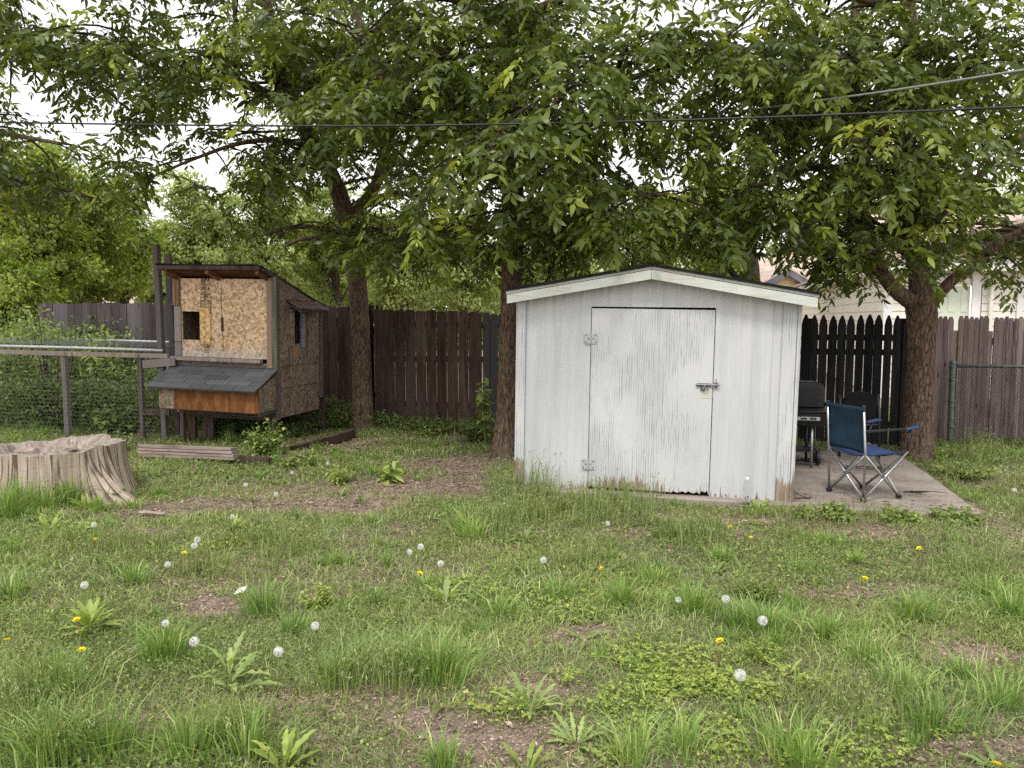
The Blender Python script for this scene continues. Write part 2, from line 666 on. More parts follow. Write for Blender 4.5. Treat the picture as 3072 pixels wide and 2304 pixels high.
def painted_white(name, grain=True, seed=0.0, foot=0.0):
    """old white paint on plywood: grey rubbed grain, chipped to bare wood at the foot"""
    t = NT(name, .62, .3)
    lo = (seed, seed * .7, seed * 1.3)
    base = t.ramp(t.noise(t.co((2.2, 2.2, .8), loc=lo), 1, 5, .6), [(.3, (.48, .485, .495)), (.7, (.58, .58, .585))])
    zz = t.sep(t.co())[2]
    h = None
    if grain:
        v = t.co((1, 1, .16), loc=lo)
        wv = t.wave(v, 15, 5.0, 4, 2.2)
        fine = t.noise(t.co((120, 120, 3.0), loc=lo), 1, 5, .65, .8)
        patch = t.noise(t.co((2.6, 2.6, 1.5), loc=lo), 1, 4, .55)
        line = t.math('MULTIPLY', t.ramp(wv, [(.5, 0), (.8, 1)]), t.ramp(fine, [(.40, 0), (.58, 1)]))
        amt = t.math('MULTIPLY', line, t.ramp(patch, [(.40, 0.08), (.52, 1)]))
        base = t.mix(t.math('MULTIPLY', amt, .85), base, (.23, .24, .255))
        base = t.mix(t.math('MULTIPLY', t.ramp(patch, [(.45, 0), (.65, 1)]), .4), base, (.38, .39, .41))
        h = t.math('SUBTRACT', fine, t.math('MULTIPLY', amt, .6))
    else:
        fine = t.noise(t.co((60, 60, 1.2), loc=lo), 1, 4, .6, .5)
        base = t.mix(t.ramp(fine, [(.5, 0), (.75, .5)]), base, (.36, .37, .38))
        wide = t.noise(t.co((9, 9, .5), loc=lo), 1, 3, .6)
        base = t.mix(t.ramp(wide, [(.45, 0), (.7, .5)]), base, (.38, .395, .40))
        h = fine
    # chipped foot: bare brown wood, ragged upward
    rag = t.math('ADD', zz, t.math('MULTIPLY', t.noise(t.co((26, 26, 1.6), loc=lo), 1, 5, .7), -.55))
    rag2 = t.math('ADD', rag, t.math('MULTIPLY', t.noise(t.co((2.3, 2.3, .2), loc=lo), 1, 2), -.30))
    mr = t.n('ShaderNodeMapRange')
    mr.inputs['From Min'].default_value = -.430 + foot
    mr.inputs['From Max'].default_value = -.405 + foot
    mr.inputs['To Min'].default_value = 1
    mr.inputs['To Max'].default_value = 0
    t.l(rag2, mr.inputs['Value'])
    bare = t.ramp(t.noise(t.co((70, 70, 3), loc=lo), 1, 4), [(.35, (.15, .11, .085)), (.65, (.36, .28, .22))])
    c = t.mix(mr.outputs[0], base, bare)
    # a few small nail and dirt marks
    dots = t.voro(t.co((9, 9, 7), loc=lo), 1)
    c = t.mix(t.ramp(dots, [(.025, .8), (.045, 0)]), c, (.30, .27, .25))
    t.color(c)
    t.bump(h, .35, .004)
    return t.m


M['paint_wall'] = painted_white('white_paint_wall', grain=False)
M['paint_door'] = painted_white('white_paint_door', grain=True, seed=3.1, foot=.05)
M['paint_trim'] = painted_white('white_paint_trim', grain=True, seed=8.7, foot=.17)


def fascia_mat():
    t = NT('white_paint_fascia', .65, .3)
    b = t.ramp(t.noise(t.co((2, 2, 9)), 1, 4, .6), [(.3, (.43, .46, .40)), (.7, (.57, .59, .545))])
    f = t.noise(t.co((3.0, 60, 60)), 1, 5, .65, .6)
    p = t.noise(t.co((3.2, 3, 7)), 1, 4, .6)
    a = t.math('MULTIPLY', t.ramp(f, [(.45, 0), (.6, 1)]), t.ramp(p, [(.48, 0), (.6, 1)]))
    t.color(t.mix(t.math('MULTIPLY', a, .75), b, (.44, .37, .33)))
    t.bump(f, .3, .004)
    return t.m


M['paint_fascia'] = fascia_mat()


def bark(name, dark, light, scale=1.0):
    """rough bark: short broken vertical ridges"""
    t = NT(name, .95, .1)
    wob = t.noise(t.co((6, 6, 2.5)), 1, 3, .6)
    vv = t.n('ShaderNodeVectorMath', operation='ADD')
    t.l(t.co((42 * scale, 42 * scale, 9 * scale)), vv.inputs[0])
    cmb = t.n('ShaderNodeCombineXYZ')
    w3 = t.math('MULTIPLY', wob, 3.0)
    t.l(w3, cmb.inputs[0]); t.l(w3, cmb.inputs[1])
    t.l(cmb.outputs[0], vv.inputs[1])
    ridge = t.noise(vv.outputs[0], 1.0, 5, .62, .5)
    crack = t.voro(vv.outputs[0], .8, 'DISTANCE_TO_EDGE')
    fine = t.noise(t.co((110, 110, 45)), 1, 4, .65)
    h = t.math('ADD', t.math('ADD', t.math('MULTIPLY', ridge, .8), t.math('MULTIPLY', t.ramp(crack, [(0, 0), (.18, 1)]), .16)), t.math('MULTIPLY', fine, .25))
    c = t.ramp(h, [(.38, tuple(x * .5 for x in dark)), (.55, dark), (.72, light), (.9, tuple(x * 1.35 for x in light))])
    c = t.mix(t.ramp(t.noise(t.co((2, 2, 1)), 1, 3), [(.5, 0), (.7, .35)]), c, (.17, .16, .135))
    t.color(c)
    t.bump(h, 1.0, .025)
    return t.m


M['bark'] = bark('bark_brown', (.085, .055, .038), (.20, .140, .10))
M['bark_far'] = bark('bark_grey', (.05, .042, .035), (.12, .1, .08), .8)
M['twig'] = plain('twig_bark', (.045, .035, .026), .9, .1)
M['stalk'] = plain('green_stalk', (.20, .23, .08), .7, .2)
M['stalk_red'] = plain('reddish_stalk', (.24, .13, .07), .7, .2)

G = lambda *s: [(p, c) for p, c in s]
M['leaf_tree'] = leafmat('leaf_walnut', G((0, (.042, .064, .010)), (.45, (.088, .124, .018)), (.75, (.165, .21, .034)), (1, (.34, .40, .07))), .36, .36, tint=(1.3, 1.3, .42))
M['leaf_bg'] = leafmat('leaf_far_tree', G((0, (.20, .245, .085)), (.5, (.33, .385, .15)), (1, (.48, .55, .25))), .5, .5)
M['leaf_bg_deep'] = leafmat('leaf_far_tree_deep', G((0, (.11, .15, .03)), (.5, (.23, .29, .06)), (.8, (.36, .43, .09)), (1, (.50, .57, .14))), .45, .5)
M['leaf_weed'] = leafmat('leaf_weed', G((0, (.10, .145, .04)), (.5, (.21, .285, .08)), (1, (.40, .48, .15))), .32, .5)
M['leaf_dull'] = leafmat('leaf_undergrowth', G((0, (.055, .08, .028)), (.5, (.15, .205, .065)), (1, (.33, .41, .13))), .32, .5)
M['leaf_lettuce'] = leafmat('leaf_lettuce', G((0, (.20, .27, .10)), (.5, (.30, .40, .14)), (1, (.42, .52, .19))), .3, .45)
M['leaf_light'] = leafmat('leaf_light', G((0, (.19, .26, .06)), (.5, (.31, .39, .095)), (1, (.46, .53, .15))), .35, .45)
M['grass'] = leafmat('grass_lawn', G((0, (.56, .47, .32)), (.12, (.44, .39, .22)), (.16, (.085, .125, .042)), (.45, (.205, .275, .092)), (.75, (.36, .43, .17)), (1, (.58, .61, .34))), .28, .5)
M['grass_tuft'] = leafmat('grass_tuft', G((0, (.11, .19, .045)), (.5, (.21, .33, .085)), (.85, (.34, .46, .14)), (1, (.54, .54, .28))), .28, .45)
M['grass_pale'] = leafmat('grass_seeding', G((0, (.13, .175, .06)), (.5, (.24, .30, .11)), (1, (.40, .43, .22))), .28, .5)
M['clover'] = leafmat('clover_leaf', G((0, (.16, .23, .045)), (.5, (.30, .38, .085)), (1, (.50, .56, .15))), .3, .45)
M['petal'] = plain('dandelion_petal', (.86, .70, .02), .6, .2, 0, .1, 200)


def fluff():
    t = NT('seed_fluff', .9, .1)
    t.color((.86, .86, .84))
    tr = t.n('ShaderNodeBsdfTranslucent')
    tr.inputs['Color'].default_value = (.9, .9, .88, 1)
    mxs = t.n('ShaderNodeMixShader')
    mxs.inputs[0].default_value = .5
    t.l(t.b.outputs[0], mxs.inputs[1])
    t.l(tr.outputs[0], mxs.inputs[2])
    t.l(mxs.outputs[0], t.out.inputs['Surface'])
    return t.m


M['fluff'] = fluff()


def soil():
    t = NT('soil', .97, .08)
    p = t.co((1, 1, 1), world=True)
    a = t.noise(p, 1.1, 5, .6)
    b = t.noise(p, 9, 6, .65)
    cc = t.noise(p, 70, 5, .7)
    c = t.ramp(b, [(.25, (.17, .12, .092)), (.5, (.34, .255, .205)), (.75, (.54, .42, .35))])
    c = t.mix(t.ramp(a, [(.42, 0), (.62, .6)]), c, t.ramp(cc, [(.3, (.15, .135, .075)), (.7, (.30, .27, .16))]))
    c = t.mix(1.0, c, t.ramp(cc, [(.25, .5), (.75, 1.35)]), 'MULTIPLY')
    t.color(c)
    t.bump(t.math('ADD', b, cc), .9, .03)
    return t.m


M['soil'] = soil()


def concrete():
    t = NT('old_concrete', .9, .2)
    p = t.co((1, 1, 1))
    a = t.noise(p, 2.2, 5, .6)
    st = t.noise(t.co((1.2, 9, 1), rot=(0, 0, .05)), 1, 5, .65)
    b = t.noise(p, 60, 5, .7)
    c = t.ramp(a, [(.25, (.20, .165, .138)), (.5, (.29, .245, .21)), (.75, (.37, .32, .28))])
    c = t.mix(t.ramp(st, [(.48, 0), (.7, .5)]), c, (.17, .14, .12))
    c = t.mix(1.0, c, t.ramp(b, [(.2, .75), (.75, 1.15)]), 'MULTIPLY')
    wv = t.co((1, 1, 1))
    ck = t.voro(wv, .55, 'DISTANCE_TO_EDGE')
    wob = t.noise(p, 9, 4, .6)
    ck2 = t.math('ADD', ck, t.math('MULTIPLY', t.math('SUBTRACT', wob, .5), .05))
    m = t.ramp(ck2, [(.0, 1), (.004, 0)])
    c = t.mix(t.math('MULTIPLY', m, .55), c, (.06, .05, .042))
    t.color(c)
    t.bump(t.math('ADD', b, t.math('MULTIPLY', a, .5)), .3, .01)
    return t.m


M['concrete'] = concrete()


def siding(name, c, pitch=.115):
    t = NT(name, .5, .35)
    z = t.sep(t.co())[2]
    fr = t.math('FRACT', t.math('DIVIDE', z, pitch))
    n_ = t.noise(t.co((1.5, 1.5, 3)), 1, 4)
    base = t.ramp(n_, [(.3, tuple(x * .93 for x in c)), (.7, c)])
    t.color(base)
    t.bump(t.math('SUBTRACT', 1.0, fr), 1.0, .03)
    return t.m


M['siding_yellow'] = siding('siding_yellow', (.78, .64, .36))
M['siding_white'] = siding('siding_white', (.80, .72, .64))
M['garage_door'] = plain('garage_door_paint', (.68, .73, .60), .5, .4, 0, .05, 2)
M['trim_blue'] = plain('blue_grey_trim', (.15, .15, .19), .6, .3, 0, .2, 5)


def brick():
    t = NT('red_brick', .9, .1)
    br = t.n('ShaderNodeTexBrick')
    br.inputs['Scale'].default_value = 1.0
    br.inputs['Brick Width'].default_value = .22
    br.inputs['Row Height'].default_value = .075
    br.inputs['Mortar Size'].default_value = .008
    br.inputs['Color1'].default_value = (.50, .16, .09, 1)
    br.inputs['Color2'].default_value = (.62, .24, .14, 1)
    br.inputs['Mortar'].default_value = (.55, .47, .42, 1)
    t.l(t.co((1, 1, 1), rot=(math.pi / 2, 0, 0)), br.inputs['Vector'])
    t.color(br.outputs['Color'])
    return t.m


M['brick'] = brick()


def stump_mat():
    t = NT('stump_wood', .93, .1)
    at_ = t.n('ShaderNodeAttribute', attribute_name='cyl')

    def cyl(sc):
        mp = t.n('ShaderNodeMapping')
        mp.inputs['Scale'].default_value = sc
        t.l(at_.outputs['Vector'], mp.inputs['Vector'])
        return mp.outputs['Vector']
    wob = t.noise(cyl((5, 5, 2)), 1, 3, .6)
    f = t.noise(cyl((30, 30, 2.6)), 1, 6, .65, .6)
    ck = t.voro(cyl((13, 13, .7)), 1.0, 'DISTANCE_TO_EDGE')
    ck = t.math('ADD', ck, t.math('MULTIPLY', t.math('SUBTRACT', wob, .5), .25))
    bl = t.noise(cyl((16, 16, 60)), 1, 3, .6)
    c = t.ramp(f, [(.25, (.21, .165, .125)), (.5, (.38, .31, .245)), (.75, (.55, .47, .385))])
    c = t.mix(t.math('MULTIPLY', t.ramp(bl, [(.34, 1), (.44, 0)]), .55), c, (.16, .115, .085))
    c = t.mix(t.math('MULTIPLY', t.ramp(ck, [(.0, 1), (.035, 0)]), .85), c, (.07, .05, .038))
    t.color(c)
    t.bump(t.math('ADD', f, t.ramp(ck, [(0, 0), (.05, 1)])), .7, .02)
    return t.m


M['stump'] = stump_mat()
M['stump_top'] = wood('stump_top', (.22, .165, .13), (.52, .43, .35), grain=(26, 9, 20), grey=(.45, .38, .34), amount=.5, board_var=.4)
M['chip'] = wood('wood_chip', (.34, .23, .17), (.74, .58, .46), grain=(20, 20, 20), knots=False, board_var=.7)
# ================================================================== setting: ground, slab
def build_ground():
    fx = np.concatenate([np.linspace(-70, -12, 14)[:-1], np.linspace(-12, 12, 161), np.linspace(12, 70, 14)[1:]])
    fy = np.concatenate([np.linspace(-20, 0.5, 6)[:-1], np.linspace(0.5, 15, 121), np.linspace(15, 120, 18)[1:]])
    X, Y = np.meshgrid(fx, fy)
    Z = H(X, Y)
    far = (Y > 15) | (np.abs(X) > 12) | (Y < .5)
    Z = np.where(far, 0, Z)
    V = np.stack([X, Y, Z], -1).reshape(-1, 3)
    nx, ny = len(fx), len(fy)
    i = (np.arange(ny - 1)[:, None] * nx + np.arange(nx - 1)[None]).ravel()
    q = np.stack([i, i + 1, i + nx + 1, i + nx], 1)
    o = link('ground', np_mesh('ground', V, None, q, smooth=True), M['soil'])
    tag(o, 'trodden brown soil of the back yard under the weeds', 'ground', kind='structure')


build_ground()

YAW = R(-13.5)
SH0 = Vector((0.036, 6.84, 0.065))   # front left foot of the shed
ex = Vector((math.cos(YAW), math.sin(YAW), 0))
ey = Vector((-math.sin(YAW), math.cos(YAW), 0))


def slab():
    mb = MB()
    # local frame of the shed: x along its front, y into the yard
    poly = [(-.06, -.10), (1.2, -.115), (2.45, -.10), (3.3, -.12), (3.80, -.11), (3.86, -.03), (3.90, 1.2), (3.92, 2.72), (-.06, 2.72)]
    mb.prism(poly, 'z', -.16, 0.0)
    o = mb.build('concrete_slab', M['concrete'], bevel=.012)
    o.location = SH0 + Vector((0, 0, -.004))
    o.rotation_euler = (0, R(.35), YAW)
    tag(o, 'stained concrete slab with a cracked corner under the shed and chairs', 'slab', kind='structure')


slab()


# ================================================================== shed
def shed():
    root = empty('garden_shed', SH0, (0, R(.75), YAW), 'low white wooden shed with a gable roof and one wide plank door', 'shed')
    W, D, ZE, ZP = 2.41, 2.3, 1.795, 2.0
    px = 1.19

    def roof(x):
        return ZE + (ZP - ZE) * (1 - abs(x - px) / (px if x < px else W - px))
    d0, d1, dt, db = .665, 1.735, 1.64, .035
    rnd = random.Random(3)
    # front wall: shallow ridges down the boards
    mb = MB()
    xs = sorted(set([0, W, px, d0, d1] + [i * .0165 for i in range(1, 146)]))
    xs = [x for k, x in enumerate(xs) if k == 0 or x - xs[k - 1] > .003]

    def yo(x):
        g = (x / .2) % 1.0
        r = -.0035 * math.sin(x * 2 * math.pi / .083) - .002 * math.sin(x * 2 * math.pi / .21 + 1)
        groove = .006 if g < .06 else 0
        return r + groove
    for a, b in zip(xs, xs[1:]):
        mid = (a + b) / 2
        zb = dt + .008 if d0 - .001 < mid < d1 + .001 else 0.0
        V = [(a, yo(a), zb), (b, yo(b), zb), (b, yo(b), roof(b)), (a, yo(a), roof(a)),
             (a, .03, zb), (b, .03, zb), (b, .03, roof(b)), (a, .03, roof(a))]
        mb.add(V, [(0, 1, 2, 3), (5, 4, 7, 6), (4, 5, 1, 0)])
    mb.add([(d0, 0, 0), (d0, .03, 0), (d0, .03, dt), (d0, 0, dt)], [(0, 1, 2, 3)])
    mb.add([(d1, 0, 0), (d1, .03, 0), (d1, .03, dt), (d1, 0, dt)], [(3, 2, 1, 0)])
    mb.build('front_wall', M['paint_wall'], root, fix=False)
    for x0, x1 in ((0.0, .02), (W - .02, W)):
        s = MB()
        s.box(x0, .034, 0, x1, D - .03, ZE - .005)
        s.build('side_wall', M['paint_wall'], root)
    s = MB()
    s.prism([(0.0, 0), (W, 0), (W, ZE), (px, ZP), (0.0, ZE)], 'y', D - .027, D)
    s.build('rear_wall', M['paint_wall'], root)
    s = MB()
    s.box(.024, .036, -.0, W - .024, D - .04, .012)
    s.build('floor', M['lumber_dark'], root)
    # corner boards
    for x0, x1, yy in ((-.012, .075, -.022), (W - .135, W - .022, -.021), (W - .018, W + .012, -.026)):
        s = MB()
        s.box(x0, yy, .005 if x0 < 1 else -.005, x1, -.007, roof(max(0, min(W, (x0 + x1) / 2))) - .012)
        s.build('corner_board', M['paint_trim'], root, bevel=.003)
    # sill timber under the wall
    s = MB()
    s.box(.02, -.028, -.022, W, .028, -.003)
    s.build('sill_timber', M['lumber_grey'], root)
    # roof slabs
    t = .022
    for sgn in (-1, 1):
        xe = -.085 if sgn < 0 else W + .125
        k = (ZP - ZE) / px
        ze = ZP + .012 - k * abs(xe - px)
        s = MB()
        n = 24
        y0, y1 = -.145, D + .1
        V, Fc = [], []
        for i in range(n + 1):
            x = px + (xe - px) * i / n
            z = ZP + .012 + (ze - ZP - .012) * i / n
            lift = .004 * rnd.random() + (.018 if (sgn < 0 and i > n - 6) else 0) * (i - n + 6) / 6
            for (y, dz) in ((y0 + rnd.uniform(-.004, .004), lift), (y1, lift), (y1, lift - t), (y0, -t + lift * .3)):
                V.append((x, y, z + dz))
        for i in range(n):
            for q in range(4):
                a, b = i * 4 + q, i * 4 + (q + 1) % 4
                Fc.append((a, b, b + 4, a + 4))
        Fc.append((0, 1, 2, 3)); Fc.append((n * 4, n * 4 + 3, n * 4 + 2, n * 4 + 1))
        s.add(V, Fc)
        s.build('shingle_roof', M['shingle_roof'], root)
        # barge board: wide lower board, narrow upper strip set back
        for (y_a, y_b, za, zb) in ((-.140, -.112, -.128, -.050), (-.122, -.108, -.043, -.012)):
            s = MB()
            xo = px + .0015 * sgn
            xi = xe + (-.012 * sgn if za < -.1 else 0)
            V = []
            m = 9
            for i in range(m + 1):
                x = xo + (xi - xo) * i / m
                z = ZP + .012 - k * abs(x - px)
                wv = rnd.uniform(-.0025, .0025)
                V += [(x, y_a + wv, z + za), (x, y_b, z + za), (x, y_b, z + zb), (x, y_a + wv, z + zb)]
            Fc = []
            for i in range(m):
                for q in range(4):
                    a, b = i * 4 + q, i * 4 + (q + 1) % 4
                    Fc.append((a, b, b + 4, a + 4))
            Fc += [(0, 1, 2, 3), (m * 4 + 3, m * 4 + 2, m * 4 + 1, m * 4)]
            s.add(V, Fc)
            s.build('barge_board', M['paint_fascia'], root)
        # soffit between wall and barge board
        s = MB()
        V = []
        for x in (px, xe - .02 * sgn):
            z = ZP - .014 - k * abs(x - px)
            V += [(x, -.107, z), (x, D, z), (x, D, z - .01), (x, -.107, z - .01)]
        s.add(V, [(0, 1, 5, 4), (1, 2, 6, 5), (2, 3, 7, 6), (3, 0, 4, 7), (0, 3, 2, 1), (4, 5, 6, 7)])
        s.build('roof_deck', M['lumber_grey'], root)
    # door: one sheet, ragged rotten lower edge
    mb = MB()
    n = 70
    V, Fc = [], []
    for i in range(n + 1):
        x = d0 + .007 + (d1 - d0 - .016) * i / n
        f = i / n
        rot = 0
        if .70 < f < .99:
            rot = max(0, rnd.gauss(.010, .010)) + (.018 if f > .93 else 0)
        zt = dt - .006 - .006 * f
        for y in (-.009, .014):
            V += [(x, y, db - .012 * f + rot), (x, y, .5), (x, y, zt)]
    for i in range(n):
        a = i * 6
        for (p, q) in ((0, 1), (1, 2)):
            Fc += [(a + p, a + 6 + p, a + 6 + q, a + q), (a + 3 + q, a + 9 + q, a + 9 + p, a + 3 + p)]
        Fc += [(a, a + 3, a + 9, a + 6), (a + 2, a + 8, a + 11, a + 5)]
    Fc += [(0, 1, 4, 3), (1, 2, 5, 4), (n * 6, n * 6 + 3, n * 6 + 4, n * 6 + 1), (n * 6 + 1, n * 6 + 4, n * 6 + 5, n * 6 + 2)]
    mb.add(V, Fc)
    door = mb.build('door', M['paint_door'], root)
    s = MB()
    for z0, z1 in ((.02, .60), (.62, 1.2), (1.22, dt + .004)):
        s.box(d0 - .002, .032, z0, d1 + .004, .05, z1)
    s.build('door_gap_shade', M['void'], root)  # near-black sheet behind the door: shade in the gaps put into its colour
    # hinges
    for zc, xw in ((1.365, 0), (.235, .006)):
        h = MB()
        h.box(d0 - .052, -.016, zc - .045, d0 - .004, -.0095, zc + .045)
        h.box(d0 + .010, -.018, zc - .045, d0 + .056, -.0105, zc + .045)
        for k in range(5):
            h.tube([(d0 + .003, -.019, zc - .044 + k * .0178), (d0 + .003, -.019, zc - .044 + k * .0178 + .016)], .0065, 8)
        sc = h
        sc.cur = 1.0
        for dx in (-.042, -.022, .022, .043):
            for dz in (-.03, 0.0, .03):
                if (dx in (-.022, .022)) == (dz == 0.0):
                    x, z = d0 + .003 + dx, zc + dz
                    sc.tube([(x, -.0165, z), (x, -.0215, z)], .0048, 8)
        hg = h.build('hinge', M['hinge_paint'], door)
        hg.data.materials.append(M['screw'])
        rr_ = np.empty(len(hg.data.polygons), np.float32)
        hg.data.attributes['rnd'].data.foreach_get('value', rr_)
        hg.data.polygons.foreach_set('material_index', (rr_ > .9).astype(np.int32))
    # slide bolt with hasp
    zc, xc = .985, d1 - .065
    b = MB()
    b.box(xc - .075, -.017, zc - .015, xc + .045, -.0095, zc + .015)
    b.tube([(xc - .085, -.025, zc + .002), (xc + .115, -.025, zc + .002)], .0075, 8)
    b.tube([(xc - .01, -.025, zc), (xc - .02, -.037, zc - .038)], .0065, 8)
    b.tube([(xc + .02, -.027, zc), (xc + .012, -.032, zc - .045), (xc - .026, -.030, zc - .043), (xc - .03, -.027, zc - .01)], .0055, 6)
    b.box(xc - .045, -.020, zc - .05, xc - .005, -.0095, zc - .016)
    b.build('slide_bolt', M['bolt_steel'], door, bevel=.001)
    b = MB()
    b.box(d1 + .005, -.020, zc - .022, d1 + .035, -.008, zc + .026)
    b.tube([(d1 + .02, -.02, zc + .045), (d1 + .02, -.026, zc + .045)], .007, 8)
    b.build('bolt_keeper', M['bolt_steel'], root, bevel=.001)
    # cream repaint patch under the bolt, another on the wall
    b = MB()
    b.box(xc - .03, -.0112, zc - .115, xc + .058, -.0094, zc - .053)
    b.build('paint_patch', M['cream'], door)
    for k in range(5):
        b = MB()
        x = d1 + .05 + k * .085
        b.tube([(x, -.006, .03 + .005 * (k % 2)), (x, -.010, .03 + .005 * (k % 2))], .006, 8)
        b.build('nail_head', M['screw'], root)
    return root


M['hinge_paint'] = plain('hinge_paint', (.46, .47, .475), .5, .4, .2, .12, 60)
M['screw'] = plain('rusty_screw', (.05, .045, .042), .7, .3, .4)
M['bolt_steel'] = plain('bolt_steel', (.20, .20, .205), .45, .5, .7, .3, 80)
M['cream'] = plain('cream_paint', (.54, .55, .45), .7, .2, 0, .06, 12)
shed()


def text_mesh(body, size, align='CENTER'):
    cu = bpy.data.curves.new('lettering', 'FONT')
    cu.body = body
    cu.size = size
    cu.align_x = align
    cu.extrude = .0004
    cu.offset = size * .018
    o = bpy.data.objects.new('lettering', cu)
    COL.objects.link(o)
    dg = bpy.context.evaluated_depsgraph_get()
    dg.update()
    me = bpy.data.meshes.new_from_object(o.evaluated_get(dg))
    bpy.data.objects.remove(o)
    bpy.data.curves.remove(cu)
    V = [v.co.copy() for v in me.vertices]
    Fc = [tuple(p.vertices) for p in me.polygons]
    bpy.data.meshes.remove(me)
    return V, Fc


# ================================================================== chicken coop
CP0 = Vector((-4.40, 9.76, 0.0))
CYAW = R(-14)
CTILT = R(1.25)


def coop():
    root = empty('chicken_coop', CP0 + Vector((0, 0, .03)), (0, CTILT, CYAW), 'raised wooden chicken coop with strand board front and a slanted black roof', 'chicken coop')
    W, D = 1.50, 1.06
    zb, zf, zk = .345, 2.13, 1.81            # body bottom, wall top front and back
    slope = (zf - zk) / D
    rz = lambda y: zf - slope * y
    L = M['lumber']
    # --- front strand board panel with the hatch opening
    px0, px1, pz0, pz1 = .095, 1.345, 1.085, 2.085
    hx0, hx1, hz0, hz1 = .115, .385, 1.30, 1.665
    mb = MB()
    yf, yb = -.004, .010
    for (a, b, c_, d) in ((px0, hx0, pz0, pz1), (hx1, px1, pz0, pz1), (hx0, hx1, pz0, hz0), (hx0, hx1, hz1, pz1)):
        mb.box(a, yf, c_, b, yb, d)
    front = mb.build('front_panel', M['osb'], root)
    cr = MB()
    pts = [(.692, 1.93), (.690, 1.80), (.700, 1.68), (.698, 1.52), (.708, 1.36), (.712, 1.18)]
    for (p, q) in zip(pts, pts[1:]):
        cr.beam((p[0], yf - .0012, p[1]), (q[0], yf - .0012, q[1]), .008, .002, (0, 1, 0))
    cr.box(.684, yf - .004, 1.42, .722, yf - .001, 1.60)
    cr.build('cracked_seam', M['crack'], front)
    # grade stamp printed on the board
    st = MB()
    cx = .468
    rows = [('APA', .072, 2.035), ('RATED SHEATHING', .0205, 1.998), ('24/16', .050, 1.950), ('SIZED FOR SPACING', .0165, 1.922), ('EXPOSURE 1', .027, 1.890),
            ('000', .040, 1.850), ('PS 2', .027, 1.818), ('SHEATHING SPAN', .018, 1.792), ('WALL 16  ROOF 24', .0175, 1.768), ('STRENGTH AXIS', .0195, 1.743), ('THIS DIRECTION', .0185, 1.718),
            ('0:30', .050, 1.205), ('B', .040, 1.145)]
    for body, size, z in rows:
        V, Fc = text_mesh(body, size)
        st.add([(cx + v.x, yf - .0012 - v.z, z + v.y) for v in V], Fc)
    for z in (2.068, 2.02, 1.942, 1.88, 1.842, 1.81, 1.702):
        st.box(cx - .078, yf - .002, z, cx + .078, yf - .0008, z + .005)
    for x in (-.078, .075):
        st.box(cx + x, yf - .002, 1.69, cx + x + .004, yf - .0008, 1.86)
    for (a, b, c_, d) in ((-.03, .03, 1.135, 1.138), (-.03, .03, 1.182, 1.185), (-.03, -.027, 1.138, 1.182), (.027, .03, 1.138, 1.182)):
        st.box(cx + a, yf - .002, c_, cx + b, yf - .0008, d)
    st.build('stamp_lettering', M['stamp'], front)
    # hatch cover slid aside
    h = MB()
    h.box(.392, -.034, 1.252, .540, -.008, 1.712)
    h.build('hatch_cover', M['osb_bright'], root, bevel=.002)
    # left edge boards
    b = MB(); b.box(-.012, -.030, 1.735, .092, -.006, 2.10); b.build('edge_board', M['lumber'], root, bevel=.003)
    b = MB(); b.box(.008, -.026, 1.275, .106, -.006, 1.728); b.box(.022, -.034, 1.487, .100, -.027, 1.492); b.build('edge_board', M['lumber_pale'], root, bevel=.003)
    b = MB(); b.box(.006, -.024, 1.085, .104, -.006, 1.268); b.build('edge_board', M['lumber_grey'], root, bevel=.003)
    # right grained board and corner post
    b = MB(); b.box(1.348, -.030, .975, 1.425, -.006, 2.10); b.build('grained_board', M['lumber_grain'], root, bevel=.003)
    b = MB(); b.box(1.428, -.040, .32, 1.492, .045, 2.115); b.build('corner_post', M['green_post'], root, bevel=.004)
    # ledge under the panel
    b = MB(); b.box(-.03, -.075, 1.035, 1.28, -.006, 1.082); b.build('ledge', M['lumber_pale'], root, bevel=.003)
    b = MB(); b.box(1.205, -.062, 1.03, 1.262, -.008, 1.075); b.build('ledge_block', M['lumber_dark'], root)
    # skirt below the ledge, behind the nest box
    b = MB(); b.box(0.0, .006, zb, 1.428, .02, 1.03); b.build('lower_front', M['osb_dark'], root)
    # left wall, back wall, floor
    b = MB(); b.prism([(.022, zb), (D - .02, zb), (D - .02, rz(D) - .03), (.022, rz(0) - .03)], 'x', 0.0, .014); b.build('side_wall', M['osb_dark'], root)
    b = MB(); b.box(0.0, D - .017, zb, W - .01, D, zk - .03); b.build('rear_wall', M['osb_dark'], root)
    b = MB(); b.box(.016, .022, zb + .002, W - .03, D - .02, zb + .02); b.build('floor', M['osb_dark'], root)
    # right wall with the narrow window
    x0, x1 = W - .024, W - .010
    wy0, wy1, wz0, wz1 = .37, .56, 1.27, 1.70
    mb = MB()
    mb.prism([(.047, zb), (wy0, zb), (wy0, rz(wy0) - .03), (.047, rz(.047) - .03)], 'x', x0, x1)
    mb.prism([(wy1, zb), (D - .002, zb), (D - .002, rz(D) - .03), (wy1, rz(wy1) - .03)], 'x', x0, x1)
    mb.prism([(wy0, zb), (wy1, zb), (wy1, wz0), (wy0, wz0)], 'x', x0, x1)
    mb.prism([(wy0, wz1), (wy1, wz1), (wy1, rz(wy1) - .03), (wy0, rz(wy0) - .03)], 'x', x0, x1)
    sw = mb.build('side_wall', M['osb_dark'], root)
    g = MB()
    for z in (.985, .71):
        g.box(x1 - .001, .05, z, x1 + .0015, D - .06, z + .007)
    for y in (.26, .50, .72):
        g.box(x1 - .001, y, .36, x1 + .0015, y + .005, 1.24)
    g.build('panel_seams', M['crack'], sw)
    b = MB()
    b.box(x1 + .001, wy0 - .075, wz0 - .02, x1 + .020, wy0 - .004, wz1 + .02)
